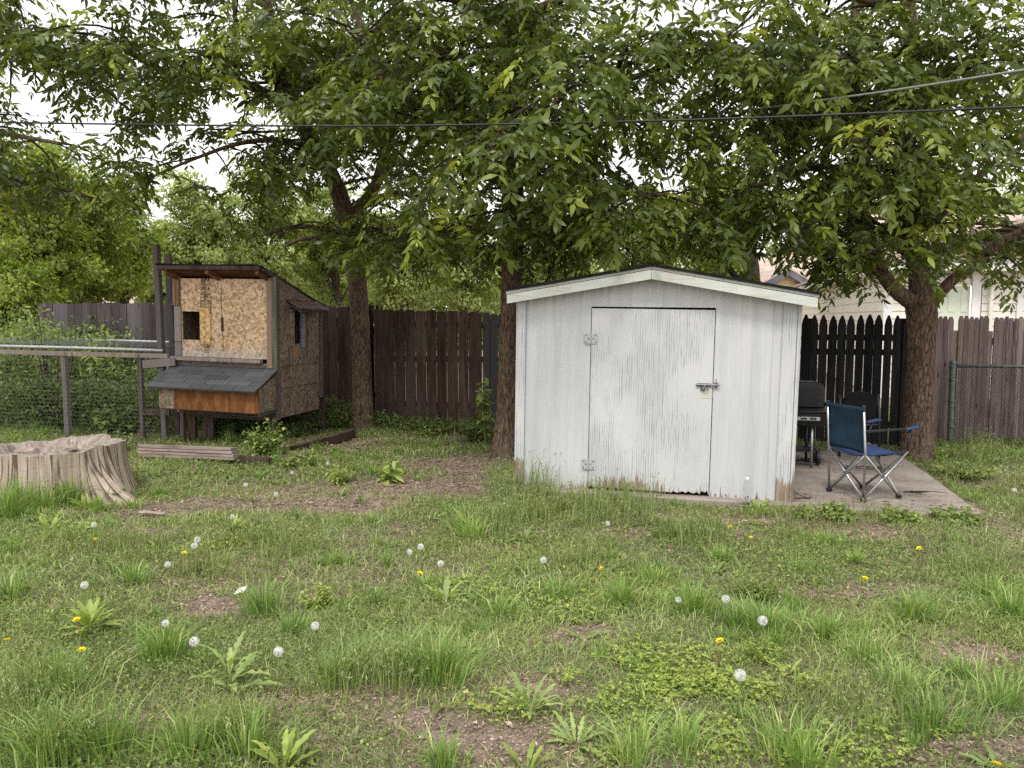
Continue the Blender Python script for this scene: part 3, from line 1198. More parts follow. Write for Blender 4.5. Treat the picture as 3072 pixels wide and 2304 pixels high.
    b.build('window_frame', M['osb_dark'], root)
    b = MB()
    b.box(x1 + .001, wy1 + .16, wz0 - .03, x1 + .018, wy1 + .20, wz1 + .02)
    b.build('window_frame', M['osb_dark'], root)
    b = MB(); b.box(x1 + .001, wy1 + .004, wz0 - .05, x1 + .035, wy1 + .055, wz1 - .02); b.build('shutter', M['blue_grey'], root, bevel=.002)
    b = MB(); b.box(x1 + .001, wy1 + .058, wz0 - .05, x1 + .030, wy1 + .12, wz1 - .02); b.build('shutter_edge', M['osb_red'], root, bevel=.002)
    b = MB(); b.box(x1 + .001, wy0 - .02, wz0 - .16, x1 + .004, wy0 + .14, wz0 - .035); b.build('raw_patch', M['osb_raw'], sw)
    # awning over the window
    aw = MB()
    V = [(x1, .20, 1.845), (x1, .98, 1.835), (x1 + .20, 1.00, 1.725), (x1 + .20, .22, 1.74)]
    V += [(p[0], p[1], p[2] - .018) for p in V]
    aw.add(V, [(0, 1, 2, 3), (7, 6, 5, 4), (0, 3, 7, 4), (3, 2, 6, 7), (2, 1, 5, 6), (1, 0, 4, 5)])
    a = aw.build('awning', M['shingle_brown'], root)
    for p_, q_, w_, h_ in (((x1 + .002, .28, 1.775), (x1 + .17, .30, 1.712), .03, .03), ((x1 + .002, .90, 1.765), (x1 + .17, .92, 1.70), .03, .03), ((x1 + .165, .24, 1.697), (x1 + .165, .97, 1.687), .028, .022)):
        b = MB()
        b.beam(p_, q_, w_, h_)
        b.build('awning_bracket', M['lumber_dark'], a)
    # rear corner post and a taller board behind it
    b = MB(); b.box(W - .045, D + .003, .50, W + .012, D + .075, 1.77); b.build('corner_post', M['green_post'], root, bevel=.004)
    b = MB(); b.box(W - .12, D + .08, .08, W + .02, D + .105, 1.80); b.build('back_board', M['fence_brown'], root)
    # --- roof
    y0, y1 = -.275, D + .20
    x0r, x1r = -.055, W - .055
    mb = MB()
    n = 20
    V, Fc = [], []
    for i in range(n + 1):
        f = i / n
        x = x0r + (x1r - x0r) * f
        sag = -.016 * math.sin(f * 3.1) + (-.028 * max(0, f - .9) / .1)
        for y, dz in ((y0, .030), (y0 + .012, .054), (y1, .054), (y1, .032), (y0 + .012, .026)):
            V.append((x, y, rz(y) + dz + sag * (1 if y < 0 else .4)))
    for i in range(n):
        for q in range(5):
            a_, b_ = i * 5 + q, i * 5 + (q + 1) % 5
            Fc.append((a_, b_, b_ + 5, a_ + 5))
    Fc += [(4, 3, 2, 1, 0), tuple(n * 5 + k for k in range(5))]
    mb.add(V, Fc)
    mb.build('roof', M['shingle_roof'], root)
    dk = MB()
    V = []
    for x in (x0r + .01, x1r - .012):
        for y, dz in ((y0 + .014, .024), (y1 - .01, .024), (y1 - .01, .006), (y0 + .014, .006)):
            V.append((x, y, rz(y) + dz - .012))
    dk.add(V, [(0, 1, 5, 4), (1, 2, 6, 5), (2, 3, 7, 6), (3, 0, 4, 7), (3, 2, 1, 0), (4, 5, 6, 7)])
    dk.build('roof_deck', M['soffit'], root)
    for x in (.06, .66, 1.36):
        b = MB()
        p, q = Vector((x, y0 + .03, rz(y0) - .042)), Vector((x, D - .02, rz(D) - .042))
        b.beam(p, q, .04, .07)
        b.build('rafter', M['rafter'], root)
    b = MB(); b.beam((x0r + .01, y0 + .006, rz(y0) - .004), (x1r - .03, y0 + .006, rz(y0) - .006), .012, .045); b.build('roof_edge_board', M['lumber_dark'], root)
    b = MB(); b.beam((x1r - .004, y0 + .03, rz(y0) - .012), (x1r - .004, y1 - .03, rz(y1) - .012), .016, .05); b.build('roof_edge_board', M['lumber_dark'], root)
    # --- nest box
    bx0, bx1, by = .085, 1.478, -.425
    nz0, nz1, nzw = .455, .735, .93
    b = MB(); b.box(bx0, by, nz0, bx1 - .002, by + .014, nz1); nb = b.build('nest_box', M['osb_red'], root)
    b = MB(); b.box(bx0 - .003, by - .003, nz0 + .002, bx0 + .215, by - .001, nz1); b.build('dark_panel', M['osb_dark'], nb)
    for xx in (bx0, bx1):
        b = MB(); b.prism([(by + .016, nz0), (.0, nz0 + .01), (.0, nzw - .02), (by + .016, nz1 + .0)], 'x', xx - .014, xx); b.build('box_side', M['osb_dark'], nb)
    b = MB(); b.box(bx0 + .002, by + .016, nz0 - .012, bx1 - .016, .004, nz0 + .004); b.build('box_floor', M['lumber_dark'], nb)
    b = MB(); b.beam((bx1 - .006, by + .02, nz0 - .022), (bx1 - .006, .0, nz0 - .012), .03, .03); b.build('box_bearer', M['lumber_dark'], nb); b = MB(); b.beam((bx0, -.03, nz0 - .05), (W - .02, -.03, nz0 - .05), .05, .09); b.build('box_bearer', M['lumber_dark'], nb)
    b = MB(); b.box(1.495, -.014, .40, 1.512, .02, .95); b.build('box_trim', M['plum_post'], nb)
    # lid: five courses of shingle tabs
    lid = MB()
    ly0, lz0, ly1, lz1 = -.515, .725, -.012, .965
    lx0, lx1 = -.035, 1.50
    for k in range(5):
        f0, f1 = k / 5, (k + 1) / 5 + .06
        ya, za = ly0 + (ly1 - ly0) * f0, lz0 + (lz1 - lz0) * f0
        yb2, zb2 = ly0 + (ly1 - ly0) * min(1, f1), lz0 + (lz1 - lz0) * min(1, f1)
        x = lx0 + random.uniform(-.006, .004)
        off = (0, .5, .25, .75, .4)[k]
        cuts = [x] + [lx0 + (j + off) * .305 for j in range(0, 6) if lx0 + .03 < lx0 + (j + off) * .305 < lx1 - .03] + [lx1 + random.uniform(-.004, .006)]
        for a_, b_ in zip(cuts, cuts[1:]):
            r_ = random.random()
            a2, b2 = a_ + .004, b_ - .004
            t_ = .014
            dz = random.uniform(-.001, .002)
            V = [(a2, ya, za + t_ + .004 + dz), (b2, ya, za + t_ + .004), (b2, yb2, zb2 + t_ * .4), (a2, yb2, zb2 + t_ * .4),
                 (a2, ya, za + .001), (b2, ya, za + .001), (b2, yb2, zb2 - .002), (a2, yb2, zb2 - .002)]
            lid.add(V, [(0, 1, 2, 3), (7, 6, 5, 4), (4, 5, 1, 0), (5, 6, 2, 1), (6, 7, 3, 2), (7, 4, 0, 3)], r_)
    ld = lid.build('nest_lid', M['tab_shingle'], root)
    b = MB()
    V = [(lx0 + .01, ly0 + .012, lz0 - .004), (lx1 - .008, ly0 + .012, lz0 - .004), (lx1 - .008, ly1, lz1 - .006), (lx0 + .01, ly1, lz1 - .006)]
    V += [(p[0], p[1], p[2] - .014) for p in V]
    b.add(V, [(0, 1, 2, 3), (7, 6, 5, 4), (4, 5, 1, 0), (5, 6, 2, 1), (6, 7, 3, 2), (7, 4, 0, 3)])
    b.build('lid_board', M['lumber_dark'], ld)
    b = MB(); b.box(.02, -.028, .972, 1.36, -.003, 1.0); b.build('lid_strip', M['plum_post'], root)
    # --- legs and bearers
    for (x, y, wx, wy, m, zt) in ((1.40, .03, .085, .085, 'lumber_dark', .35), (1.36, .95, .10, .09, 'lumber_dark', .40), (.075, .02, .055, .055, 'plum_post', .46), (.20, .05, .105, .05, 'lumber_dark', .46),
                                 (.40, .10, .16, .04, 'lumber_dark', .40), (.10, .98, .09, .09, 'lumber_dark', .40)):
        b = MB(); b.box(x - wx / 2, y - wy / 2, -.06, x + wx / 2, y + wy / 2, zt - .004); b.build('leg', M[m], root, bevel=.003)
    b = MB(); b.box(.10, .03, .30, 1.44, .07, .342); b.build('bearer', M['lumber_dark'], root)
    b = MB(); b.beam((.50, .5, .08), (.80, .5, .36), .035, .03); b.build('brace', M['lumber_dark'], root)
    for (a_, b_, y) in ((.72, .98, .62), (1.0, 1.24, .66)):
        b = MB()
        b.box(a_, y, -.02, b_, y + .02, .34)
        b.build('lower_screen', M['fence_black'], root)
    return root


M['crack'] = plain('crack_shadow', (.09, .055, .038), .95, .05, 0, .3, 90)
M['stamp'] = plain('stamp_ink', (.035, .03, .028), .9, .1, 0, .4, 120)
M['lumber_grain'] = None


def grain_board():
    t = NT('grained_board', .8, .2)
    v = t.co((14, 14, 1.0))
    wv = t.wave(v, 1.6, 3.0, 3, 1.2)
    f = t.noise(t.co((80, 80, 3)), 1, 4)
    c = t.ramp(t.math('ADD', t.math('MULTIPLY', wv, .75), t.math('MULTIPLY', f, .3)), [(.25, (.13, .085, .06)), (.5, (.27, .18, .125)), (.85, (.42, .31, .225))])
    t.color(c)
    t.bump(wv, .3, .004)
    return t.m


M['lumber_grain'] = grain_board()
M['rafter'] = wood('rafter', (.16, .075, .035), (.33, .17, .085), grain=(30, 2, 30), board_var=.2)
M['blue_grey'] = plain('blue_grey_paint', (.20, .25, .31), .7, .2, 0, .15, 9)
M['osb_raw'] = osb('strand_board_raw', .7, 0, (.36, .19, .09), (.55, .34, .18))


def tab():
    t = NT('tab_shingle', .95, .12)
    gr = t.noise(t.co((1, 1, 1)), 260, 3, .7)
    c = t.ramp(t.rnd(), [(0, (.085, .088, .092)), (1, (.135, .137, .142))])
    c = t.mix(1.0, c, t.ramp(gr, [(.3, .6), (.7, 1.4)]), 'MULTIPLY')
    b = t.noise(t.co((5, 5, 5)), 1, 3)
    c = t.mix(t.ramp(b, [(.55, 0), (.75, .4)]), c, (.11, .095, .10))
    t.color(c)
    t.bump(gr, .5, .004)
    return t.m


M['tab_shingle'] = tab()
coop()

cex = Vector((math.cos(CYAW), math.sin(CYAW), 0))
cey = Vector((-math.sin(CYAW), math.cos(CYAW), 0))


def cl(s, y, z):
    """coop frame -> world"""
    return CP0 + cex * s + cey * y + Vector((0, 0, z))


# tall posts standing by the coop
def post_thing(name, p0, p1, w, h, m, label, cat):
    b = MB()
    p0, p1 = Vector(p0), Vector(p1)
    b.beam((0, 0, 0), p1 - p0, w, h, up=cey)
    o = b.build(name, m, bevel=.004)
    o.location = p0
    return tag(o, label, cat)


post_thing('timber_post', cl(-.155, -.03, -.05), cl(-.175, -.03, 2.55), .072, .072, M['plum_post'], 'tall square timber post rising above the left front corner of the coop roof', 'post')
post_thing('timber_post', cl(-.235, .32, -.05), cl(-.285, .32, 2.46), .085, .06, M['fence_grey'], 'grey weathered post standing just behind the tall timber post', 'post')


# ================================================================== chicken run
def hexnet(o, u, v, nu, nv, cell, r=.0009):
    """hexagonal netting spanned by u, v from o as thin wires (numpy)"""
    Ps, Qs = [], []
    a = cell / math.sqrt(3)
    dx, dy = cell, 1.5 * a
    U, Vv = u.length, v.length
    uh, vh = u.normalized(), v.normalized()
    rows = int(Vv / dy) + 1
    cols = int(U / dx) + 1
    for j in range(rows):
        for i in range(cols):
            cx = i * dx + (dx / 2 if j % 2 else 0)
            cy = j * dy
            pts = [(cx, cy + a), (cx + dx / 2, cy + a / 2), (cx + dx / 2, cy - a / 2), (cx, cy - a)]
            for p, q in zip(pts, pts[1:]):
                if max(p[0], q[0]) <= U and max(p[1], q[1]) <= Vv and min(p[1], q[1]) >= 0:
                    Ps.append(p); Qs.append(q)
    P, Q = np.array(Ps), np.array(Qs)
    uh, vh, o = np.array(uh), np.array(vh), np.array(o)
    w3 = lambda A: o + A[:, :1] * uh + A[:, 1:] * vh
    return wires_np(w3(P), w3(Q), r)


def wires_np(P, Q, r):
    d = nrm(Q - P)
    a = np.where(np.abs(d[:, 2:]) < .9, np.array([[0, 0, 1.0]]), np.array([[1.0, 0, 0]]))
    s = nrm(np.cross(d, a))
    t = np.cross(d, s)
    N = len(P)
    V = np.empty((N, 6, 3))
    for k in range(3):
        an = 2 * math.pi * k / 3
        off = (s * math.cos(an) + t * math.sin(an)) * r
        V[:, k] = P + off
        V[:, 3 + k] = Q + off
    b = (np.arange(N) * 6)[:, None]
    q = np.concatenate([b + [k, (k + 1) % 3, 3 + (k + 1) % 3, 3 + k] for k in range(3)], 0)
    return V.reshape(-1, 3), q


def run():
    base = cl(-.20, -.03, 0)
    root = empty('chicken_run', base, (0, 0, 0), 'wooden framed chicken run fenced with rusty hexagonal wire netting beside the coop', 'chicken run')
    along = -cex
    hgt = lambda s: 1.165 + .012 * s
    for s, w_, nm in ((.30, .055, 'lumber'), (1.50, .07, 'lumber_grey'), (3.3, .07, 'lumber_grey')):
        b = MB(); p = along * s
        b.beam(p + Vector((0, 0, -.06)), p + Vector((.004, 0, hgt(s) + .03)), w_, w_, up=cey)
        b.build('post', M['plum_post'] if s < 1 else M['lumber_grey'], root, bevel=.004)
    b = MB()
    f = -cey * .04
    b.beam(along * -.16 + f + Vector((0, 0, 1.115)), along * 1.9 + f + Vector((0, 0, 1.135)), .025, .06)
    b.beam(along * 1.905 + f + Vector((0, 0, 1.137)), along * 3.9 + f + Vector((0, 0, 1.16)), .025, .06)
    b.build('top_rail', M['lumber_pale'], root)
    b = MB()
    b.tube([along * -.10 + Vector((0, 0, 1.185)) - cey * .05, along * 1.5 + Vector((0, 0, 1.21)) - cey * .05, along * 4.0 + Vector((0, 0, 1.235)) - cey * .05], .021, 10)
    b.build('pipe', M['galv'], root, smooth=True)
    b = MB()
    q = cey * 1.6
    b.tube([along * .5 + q + Vector((0, 0, 1.22)), along * 4.3 + q + Vector((0, 0, 1.30))], .018, 8)
    b.build('pipe', M['galv'], root, smooth=True)
    b = MB()
    b.beam(along * .28 + Vector((0, 0, .37)) - cey * .02, along * -.14 + Vector((0, 0, .385)) - cey * .02, .03, .085)
    b.build('cross_rail', M['lumber_dark'], root)
    b = MB()
    b.beam(along * .20 + Vector((0, 0, 1.005)) - cey * .06, along * -.28 + Vector((0, 0, 1.045)) - cey * .06, .03, .10)
    b.build('cross_rail', M['lumber_grey'], root)
    V, Qd = hexnet(along * .0 - cey * .052 + Vector((0, 0, .0)), along * 3.9, Vector((0, 0, 1.12)), 0, 0, .062, .0010)
    V2, Q2 = hexnet(along * -.05 + cey * .0 + Vector((0, 0, 1.225)), along * 4.0 + Vector((0, 0, .05)), cey * 1.6 + Vector((0, 0, .02)), 0, 0, .11, .0012)
    me = np_mesh('wire_netting', np.concatenate([V, V2]), None, np.concatenate([Qd, Q2 + len(V)]))
    link('wire_netting', me, M['wire'], root)


run()


# ================================================================== fences
def board_fence(root, name, P0, P1, z0, z1, bw, m, top='dog', gap=.004, tops=None, skip=(), thick=.018, seed=1, wvar=.008, zvar=.008, tone=None):
    """vertical boards from P0 to P1 as one panel part of root (world = local, root at origin)"""
    rd = random.Random(seed)
    P0, P1 = Vector((P0[0], P0[1], 0)), Vector((P1[0], P1[1], 0))
    L = (P1 - P0).length
    d = (P1 - P0) / L
    n = Vector((d.y, -d.x, 0))      # toward the camera
    mb = MB()
    s, i = 0.0, 0
    while s < L - .01:
        w_ = min(bw + rd.uniform(-wvar, wvar), L - s)
        f = s / L
        za = z0[0] + (z0[1] - z0[0]) * f
        zt = z1[0] + (z1[1] - z1[0]) * f + rd.uniform(-zvar, zvar)
        if i not in skip:
            g = gap * rd.uniform(.3, 1.6)
            a, b = s + g / 2, s + w_ - g / 2
            w2 = b - a
            if top == 'dog':
                c_ = min(.02, w2 * .2)
                poly = [(a, za), (b, za), (b, zt - c_), (b - c_, zt), (a + c_, zt), (a, zt - c_)]
            elif top == 'gothic':
                m_ = (a + b) / 2
                poly = [(a, za), (b, za), (b, zt - .13), (b - w2 * .13, zt - .065), (m_ + w2 * .10, zt), (m_ - w2 * .10, zt), (a + w2 * .13, zt - .065), (a, zt - .13)]
            elif top == 'stockade':
                m_ = (a + b) / 2
                poly = [(a, za), (b, za), (b, zt - .055), (m_ + w2 * .22, zt), (m_ - w2 * .22, zt), (a, zt - .055)]
            else:
                poly = [(a, za), (b, za), (b, zt), (a, zt)]
            off = rd.uniform(-.004, .004)
            lean = rd.uniform(-.004, .004)
            V = []
            for t_ in (off, off + thick):
                for (x, z) in poly:
                    p = P0 + d * (x + lean * (z - za)) - n * t_
                    V.append((p.x, p.y, z))
            k = len(poly)
            Fc = [tuple(range(k)), tuple(range(2 * k - 1, k - 1, -1))] + [((q + 1) % k, q, q + k, (q + 1) % k + k) for q in range(k)]
            mb.add(V, Fc, rd.random() if tone is None else tone(i, rd))
        s += w_
        i += 1
    return mb.build(name, m, root)


def rail(root, P0, P1, z, m, back=.035, w=.04, h=.09):
    P0, P1 = Vector((P0[0], P0[1], 0)), Vector((P1[0], P1[1], 0))
    d = (P1 - P0).normalized()
    n = Vector((d.y, -d.x, 0))
    b = MB()
    b.beam(P0 - n * back + Vector((0, 0, z)), P1 - n * back + Vector((0, 0, z)), w, h)
    return b.build('rail', m, root)


def fpost(root, P, z0, z1, m, w=.09):
    b = MB()
    b.box(P[0] - w / 2, P[1] - w / 2, z0, P[0] + w / 2, P[1] + w / 2, z1)
    return b.build('post', m, root, bevel=.004)


# brown dog-eared fence behind the coop and the left tree
fA = empty('board_fence', (0, 0, 0), (0, 0, 0), 'brown dog-eared board fence running behind the coop up to the left tree', 'fence')
A0, A1 = (-8.25, 13.12), (-2.36, 11.45)
board_fence(fA, 'board_panel', A0, (-4.45, 12.05), (-.03, -.03), (1.87, 1.83), .155, M['fence_grey'], seed=4, zvar=.015)
board_fence(fA, 'board_panel', (-4.44, 12.047), A1, (-.03, .0), (1.83, 1.775), .165, M['fence_brown'], seed=9, gap=.006)
for z in (.35, 1.0, 1.55):
    rail(fA, A0, A1, z, M['fence_brown'], back=.045)
for x, y in ((-8.15, 13.2), (-6.4, 12.75), (-4.8, 12.27), (-2.45, 11.58)):
    fpost(fA, (x, y + .05), -.1, 1.7, M['fence_brown'])
fpost(fA, (-8.36, 13.1), -.1, 1.42, M['lumber'], .13)

fB = empty('board_fence', (0, 0, 0), (0, 0, 0), 'brown dog-eared board fence panel standing between the two trunks', 'fence')
B0, B1 = (-2.08, 11.33), (-.44, 10.90)
board_fence(fB, 'board_panel', B0, B1, (.02, .02), (1.735, 1.69), .1655, M['fence_brown'], seed=21, gap=.007)
board_fence(fB, 'board_panel', (-.43, 10.90), (.35, 10.68), (.0, .0), (1.68, 1.64), .115, M['fence_grey'], seed=33, gap=.008, zvar=.02, tone=lambda i, r: r.uniform(0, .35))
for z in (.32, 1.0, 1.5):
    rail(fB, B0, (.35, 10.68), z, M['fence_brown'], back=.045)
for x, y in ((-2.0, 11.42), (-.3, 10.98)):
    fpost(fB, (x, y + .05), -.1, 1.6, M['fence_brown'])

fC = empty('picket_fence', (0, 0, 0), (0, 0, 0), 'pair of black pointed pickets showing in the gap between the brown fence panels', 'fence')
board_fence(fC, 'picket_panel', (-2.42, 11.66), (-1.98, 11.54), (.02, .02), (1.80, 1.80), .105, M['fence_black'], top='gothic', seed=5, gap=.018, zvar=.006)
rail(fC, (-2.5, 11.68), (-1.9, 11.52), 1.40, M['fence_black'], back=.03)
rail(fC, (-2.5, 11.68), (-1.9, 11.52), .42, M['fence_black'], back=.03)

fD = empty('picket_fence', (0, 0, 0), (0, 0, 0), 'blackened picket fence with pointed tops behind the grill and chairs', 'fence')
D0, D1 = (.3, 10.62), (4.98, 9.17)
board_fence(fD, 'picket_panel', D0, D1, (.03, .03), (1.665, 1.635), .107, M['fence_black'], top='gothic', seed=6, gap=.013, zvar=.012, wvar=.003)
for z in (.28, 1.18, 1.36):
    rail(fD, D0, D1, z, M['fence_black'], back=.03, h=.075)
for f in (.25, .62, .75, .97):
    p = Vector((*D0, 0)).lerp(Vector((*D1, 0)), f)
    fpost(fD, (p.x, p.y + .10), -.1, 1.60, M['fence_black'], .10)

fE = empty('stockade_fence', (0, 0, 0), (0, 0, 0), 'weathered purplish stockade fence with broken picket tops right of the right tree', 'fence')
E0, E1 = (5.20, 9.62), (8.6, 10.0)
board_fence(fE, 'picket_panel', E0, E1, (-.02, -.02), (1.625, 1.60), .070, M['fence_purple'], top='stockade', seed=8, gap=.004, zvar=.015, wvar=.008, skip=(7, 14), thick=.02)
dE = (Vector((*E1, 0)) - Vector((*E0, 0))).normalized()
for k in (7, 14):
    q0, q1 = Vector((*E0, 0)) + dE * (k * .0700 - .01), Vector((*E0, 0)) + dE * (k * .0700 + .078)
    board_fence(fE, 'picket_panel', (q0.x, q0.y + .024), (q1.x, q1.y + .024), (-.02, -.02), (1.44, 1.43), .1, M['fence_purple'], top='flat', seed=12 + k, gap=.004)
for z in (.35, 1.30):
    rail(fE, E0, E1, z, M['fence_purple'], back=.045)
b = MB(); b.box(5.02, 9.40, -.1, 5.16, 9.54, 1.30); b.build('post', M['fence_brown'], fE, bevel=.005)


# chain link fence, right
def chain_link():
    p0 = gp(2850, 1330, .02)
    root = empty('chain_link_fence', (0, 0, 0), (0, 0, 0), 'dark galvanised chain link fence with a domed end post on the right', 'fence')
    top = at(2858, 1092, p0.y)
    b = MB()
    b.tube([p0 + Vector((0, 0, -.1)), top], .036, 14)
    b.build('post', M['galv_dark'], root, smooth=False)
    b = MB()
    b.lathe([(.041, 0), (.042, .015), (.035, .04), (.018, .056), (.004, .06)], 14, top)
    b.build('post_cap', M['galv_dark'], root, smooth=True)
    for z in (.98, .82, .55, .22):
        b = MB()
        b.lathe([(.040, 0), (.043, .004), (.043, .020), (.040, .024)], 14, (p0.x + (top.x - p0.x) * z, p0.y, z))
        b.build('tension_band', M['galv_dark'], root, smooth=True)
    end = Vector((9.2, p0.y - .25, 1.0))
    zr = 1.005
    b = MB()
    b.tube([(top.x + .03, p0.y - .005, zr), (end.x, end.y, zr - .02)], .021, 10)
    b.build('top_rail', M['galv_dark'], root, smooth=True)
    b = MB(); b.tube([(top.x + .085, p0.y - .01, .03), (top.x + .085, p0.y - .01, .96)], .006, 6); b.build('tension_bar', M['galv_dark'], root)
    # diamond mesh
    Lx, Hh = end.x - top.x - .08, .97
    st = .058
    P, Q = [], []
    yy = lambda x: p0.y - .012 + (end.y - p0.y) * (x - top.x) / (end.x - top.x)
    k = -int(Hh / st) - 1
    x_ = k * st
    while x_ < Lx:
        for sg in (1, -1):
            a0, a1 = x_, x_ + Hh
            if sg < 0: a0, a1 = a1, a0
            z0_, z1_ = .02, .02 + Hh
            A, B_ = np.array([a0, z0_]), np.array([a1, z1_])
            # clip to 0..Lx
            t0, t1 = 0.0, 1.0
            dx = B_[0] - A[0]
            for lo, sgn in ((0, 1), (Lx, -1)):
                tt = (lo - A[0]) / dx
                if (dx > 0) == (sgn > 0): t0 = max(t0, tt)
                else: t1 = min(t1, tt)
            if t1 - t0 > .01:
                pa, pb = A + (B_ - A) * t0, A + (B_ - A) * t1
                for (pp, lst) in ((pa, P), (pb, Q)):
                    xx = top.x + .085 + pp[0]
                    lst.append((xx, yy(xx) + sg * .002, pp[1]))
        x_ += st
    V, Qd = wires_np(np.array(P), np.array(Q), .0019)
    link('wire_mesh', np_mesh('wire_mesh', V, None, Qd), M['wire_dark'], root)


chain_link()


# ================================================================== stump
def stump():
    c0 = Vector((-4.22, 6.82, 0))
    root = empty('tree_stump', c0, (0, 0, 0), 'wide pale tree stump with a hollow rotten top and a flaring root', 'stump')
    na, nz = 160, 14
    rd = np.random.default_rng(5)
    ang = np.linspace(0, 2 * math.pi, na, endpoint=False)
    lump = .018 * np.sin(ang * 5 + 1) + .012 * np.sin(ang * 9 + 2) + .01 * np.sin(ang * 17) + rd.normal(0, .0045, na)
    for k in range(22):
        c = rd.uniform(0, 2 * math.pi)
        lump -= .016 * np.exp(-((np.angle(np.exp(1j * (ang - c)))) / .018) ** 2)
    root_dir = math.atan2(-.42, .92)
    rootw = np.exp(-(np.angle(np.exp(1j * (ang - root_dir))) / .2) ** 2)
    root2 = np.exp(-(np.angle(np.exp(1j * (ang - 4.2))) / .35) ** 2)
    rimz = .012 * np.sin(ang * 4 + 2) + .008 * np.sin(ang * 11) + .004 * np.sin(ang * 29) + rd.normal(0, .002, na)
    V = []
    Ht = .435
    for j in range(nz + 1):
        f = j / nz
        z = -.06 + (Ht + .06) * f
        fl = (1 - f) ** 2.2
        r = .60 + .10 * fl + lump * (1 + .3 * fl) + rootw * (.46 * (1 - f) ** 2.6 + .05 * (1 - f)) + root2 * .25 * fl
        zz = z + (0 if j < nz - 1 else (rimz if j == nz else rimz * .4))
        V.append(np.stack([r * np.cos(ang), r * .92 * np.sin(ang), np.broadcast_to(zz, (na,)) + .02 * np.cos(ang) * f], 1))
    V = np.concatenate(V)
    i = np.arange(na)
    Q = np.concatenate([np.stack([j * na + i, j * na + (i + 1) % na, (j + 1) * na + (i + 1) % na, (j + 1) * na + i], 1) for j in range(nz)])
    me = np_mesh('bark_side', V, None, Q, None, rd.random(len(Q)), smooth=True)
    at_ = me.attributes.new('cyl', 'FLOAT_VECTOR', 'POINT')
    fl = np.array([(1 - j / nz) for j in range(nz + 1)])[:, None]
    arc = np.tile(np.minimum(ang, 2 * math.pi - ang) * .62, (nz + 1, 1)) * np.where(ang > math.pi, -1, 1)
    cyl = np.stack([arc, np.zeros_like(arc), np.broadcast_to(Ht * (1 - fl) - .35 * fl ** 2 * rootw, arc.shape)], -1)
    at_.data.foreach_set('vector', cyl.astype(np.float32).ravel())
    link('bark_side', me, M['stump'], root)
    # top: rim then hollow with torn ridges
    T = []
    rings = [1.0, .93, .86, .80, .72, .6, .45, .3, .15]
    topv = V[nz * na:]
    for k, fr in enumerate(rings):
        p = topv.copy()
        p[:, 0] *= fr; p[:, 1] *= fr
        hollow = np.clip((.88 - fr) / .3, 0, 1) * (.20 + .05 * np.sin(ang * 3)) * (.55 + .45 * np.cos(ang - 2.2))
        p[:, 2] = topv[:, 2] * (1 if fr > .85 else .4) + (0 if fr > .85 else .6 * Ht) - hollow + (.010 * np.sin(ang * 7 + k * 1.3) + .006 * np.sin(ang * 19 - k * 2.1) + rd.normal(0, .004, na) if k > 1 else 0)
        T.append(p)
    T = np.concatenate(T)
    Q = np.concatenate([np.stack([k * na + i, k * na + (i + 1) % na, (k + 1) * na + (i + 1) % na, (k + 1) * na + i], 1) for k in range(len(rings) - 1)])
    T = np.concatenate([T, [[0, 0, Ht - .2]]])
    tri = np.stack([(len(rings) - 1) * na + i, (len(rings) - 1) * na + (i + 1) % na, np.full(na, len(T) - 1)], 1)
    link('cut_top', np_mesh('cut_top', T, tri, Q, np.full(na, .3), rd.random(len(Q))), M['stump_top'], root)


stump()


def wood_chunk(p, q, r, label, name='wood_chunk', m='lumber_grey', cat='wood chunk', n=7, flat=1.0):
    p, q = Vector(p), Vector(q)
    b = MB()
    k = 7
    pts = [(q - p) * (i / (k - 1)) + Vector((random.uniform(-.1, .1) * r, random.uniform(-.1, .1) * r, random.uniform(-.2, .2) * r)) for i in range(k)]
    b.tube(pts, [r * random.uniform(.8, 1.1) * (.75 if i in (0, k - 1) else 1) for i in range(k)], n)
    o = b.build(name, M[m])
    o.location = p
    o.scale = (1, 1, flat)
    return tag(o, label, cat)


wood_chunk((-4.42, 6.60, .40), (-4.12, 6.42, .46), .045, 'short pale log lying across the hollow of the stump', m='plank_pale')
wood_chunk((-4.75, 6.55, .38), (-4.45, 6.42, .45), .04, 'reddish split log at the left inside the stump hollow', m='stump_top')
wood_chunk((-4.05, 6.75, .41), (-3.85, 6.52, .47), .035, 'thin split piece at the right edge of the stump hollow', m='stump_top')
wood_chunk(gp(420, 1536, .02), gp(497, 1541, .02), .03, 'loose strip of pale bark lying on the bare soil near the stump', 'bark_strip', 'plank_pale', 'bark', flat=.5)

# ================================================================== boards lying by the coop
b = MB()
for k in range(4):
    b.box(0, -.02 - .006 * k, .0 + k * .036, 1.22 - .01 * k, .10, .033 + k * .036, random.random(), .003)
o = b.build('plank_stack', M['plank_pale'], bevel=.003)
p = gp(418, 1378, 0)
o.location = (p.x, p.y, .03)
o.rotation_euler = (R(-8), R(-.4), R(-13))
tag(o, 'pale reddish grooved deck board lying on edge in front of the coop legs', 'board')
b = MB()
b.box(0, 0, -.05, .62, .07, .075, .5, .003)
o = b.build('timber_beam', M['lumber_dark'], bevel=.004)
p = gp(655, 1385, 0)
o.location = (p.x, p.y, .0)
o.rotation_euler = (0, R(.8), R(-12))
tag(o, 'dark brown timber lying half buried below the coop front', 'timber')
b = MB()
b.box(0, 0, -.03, 1.25, .06, .085, .3, .003)
o = b.build('timber_beam', M['fence_brown'], bevel=.004)
p = gp(880, 1362, 0)
o.location = (p.x, p.y, .0)
o.rotation_euler = (R(3), R(-2.0), R(66))
tag(o, 'brown timber lying along the right side under the coop', 'timber')

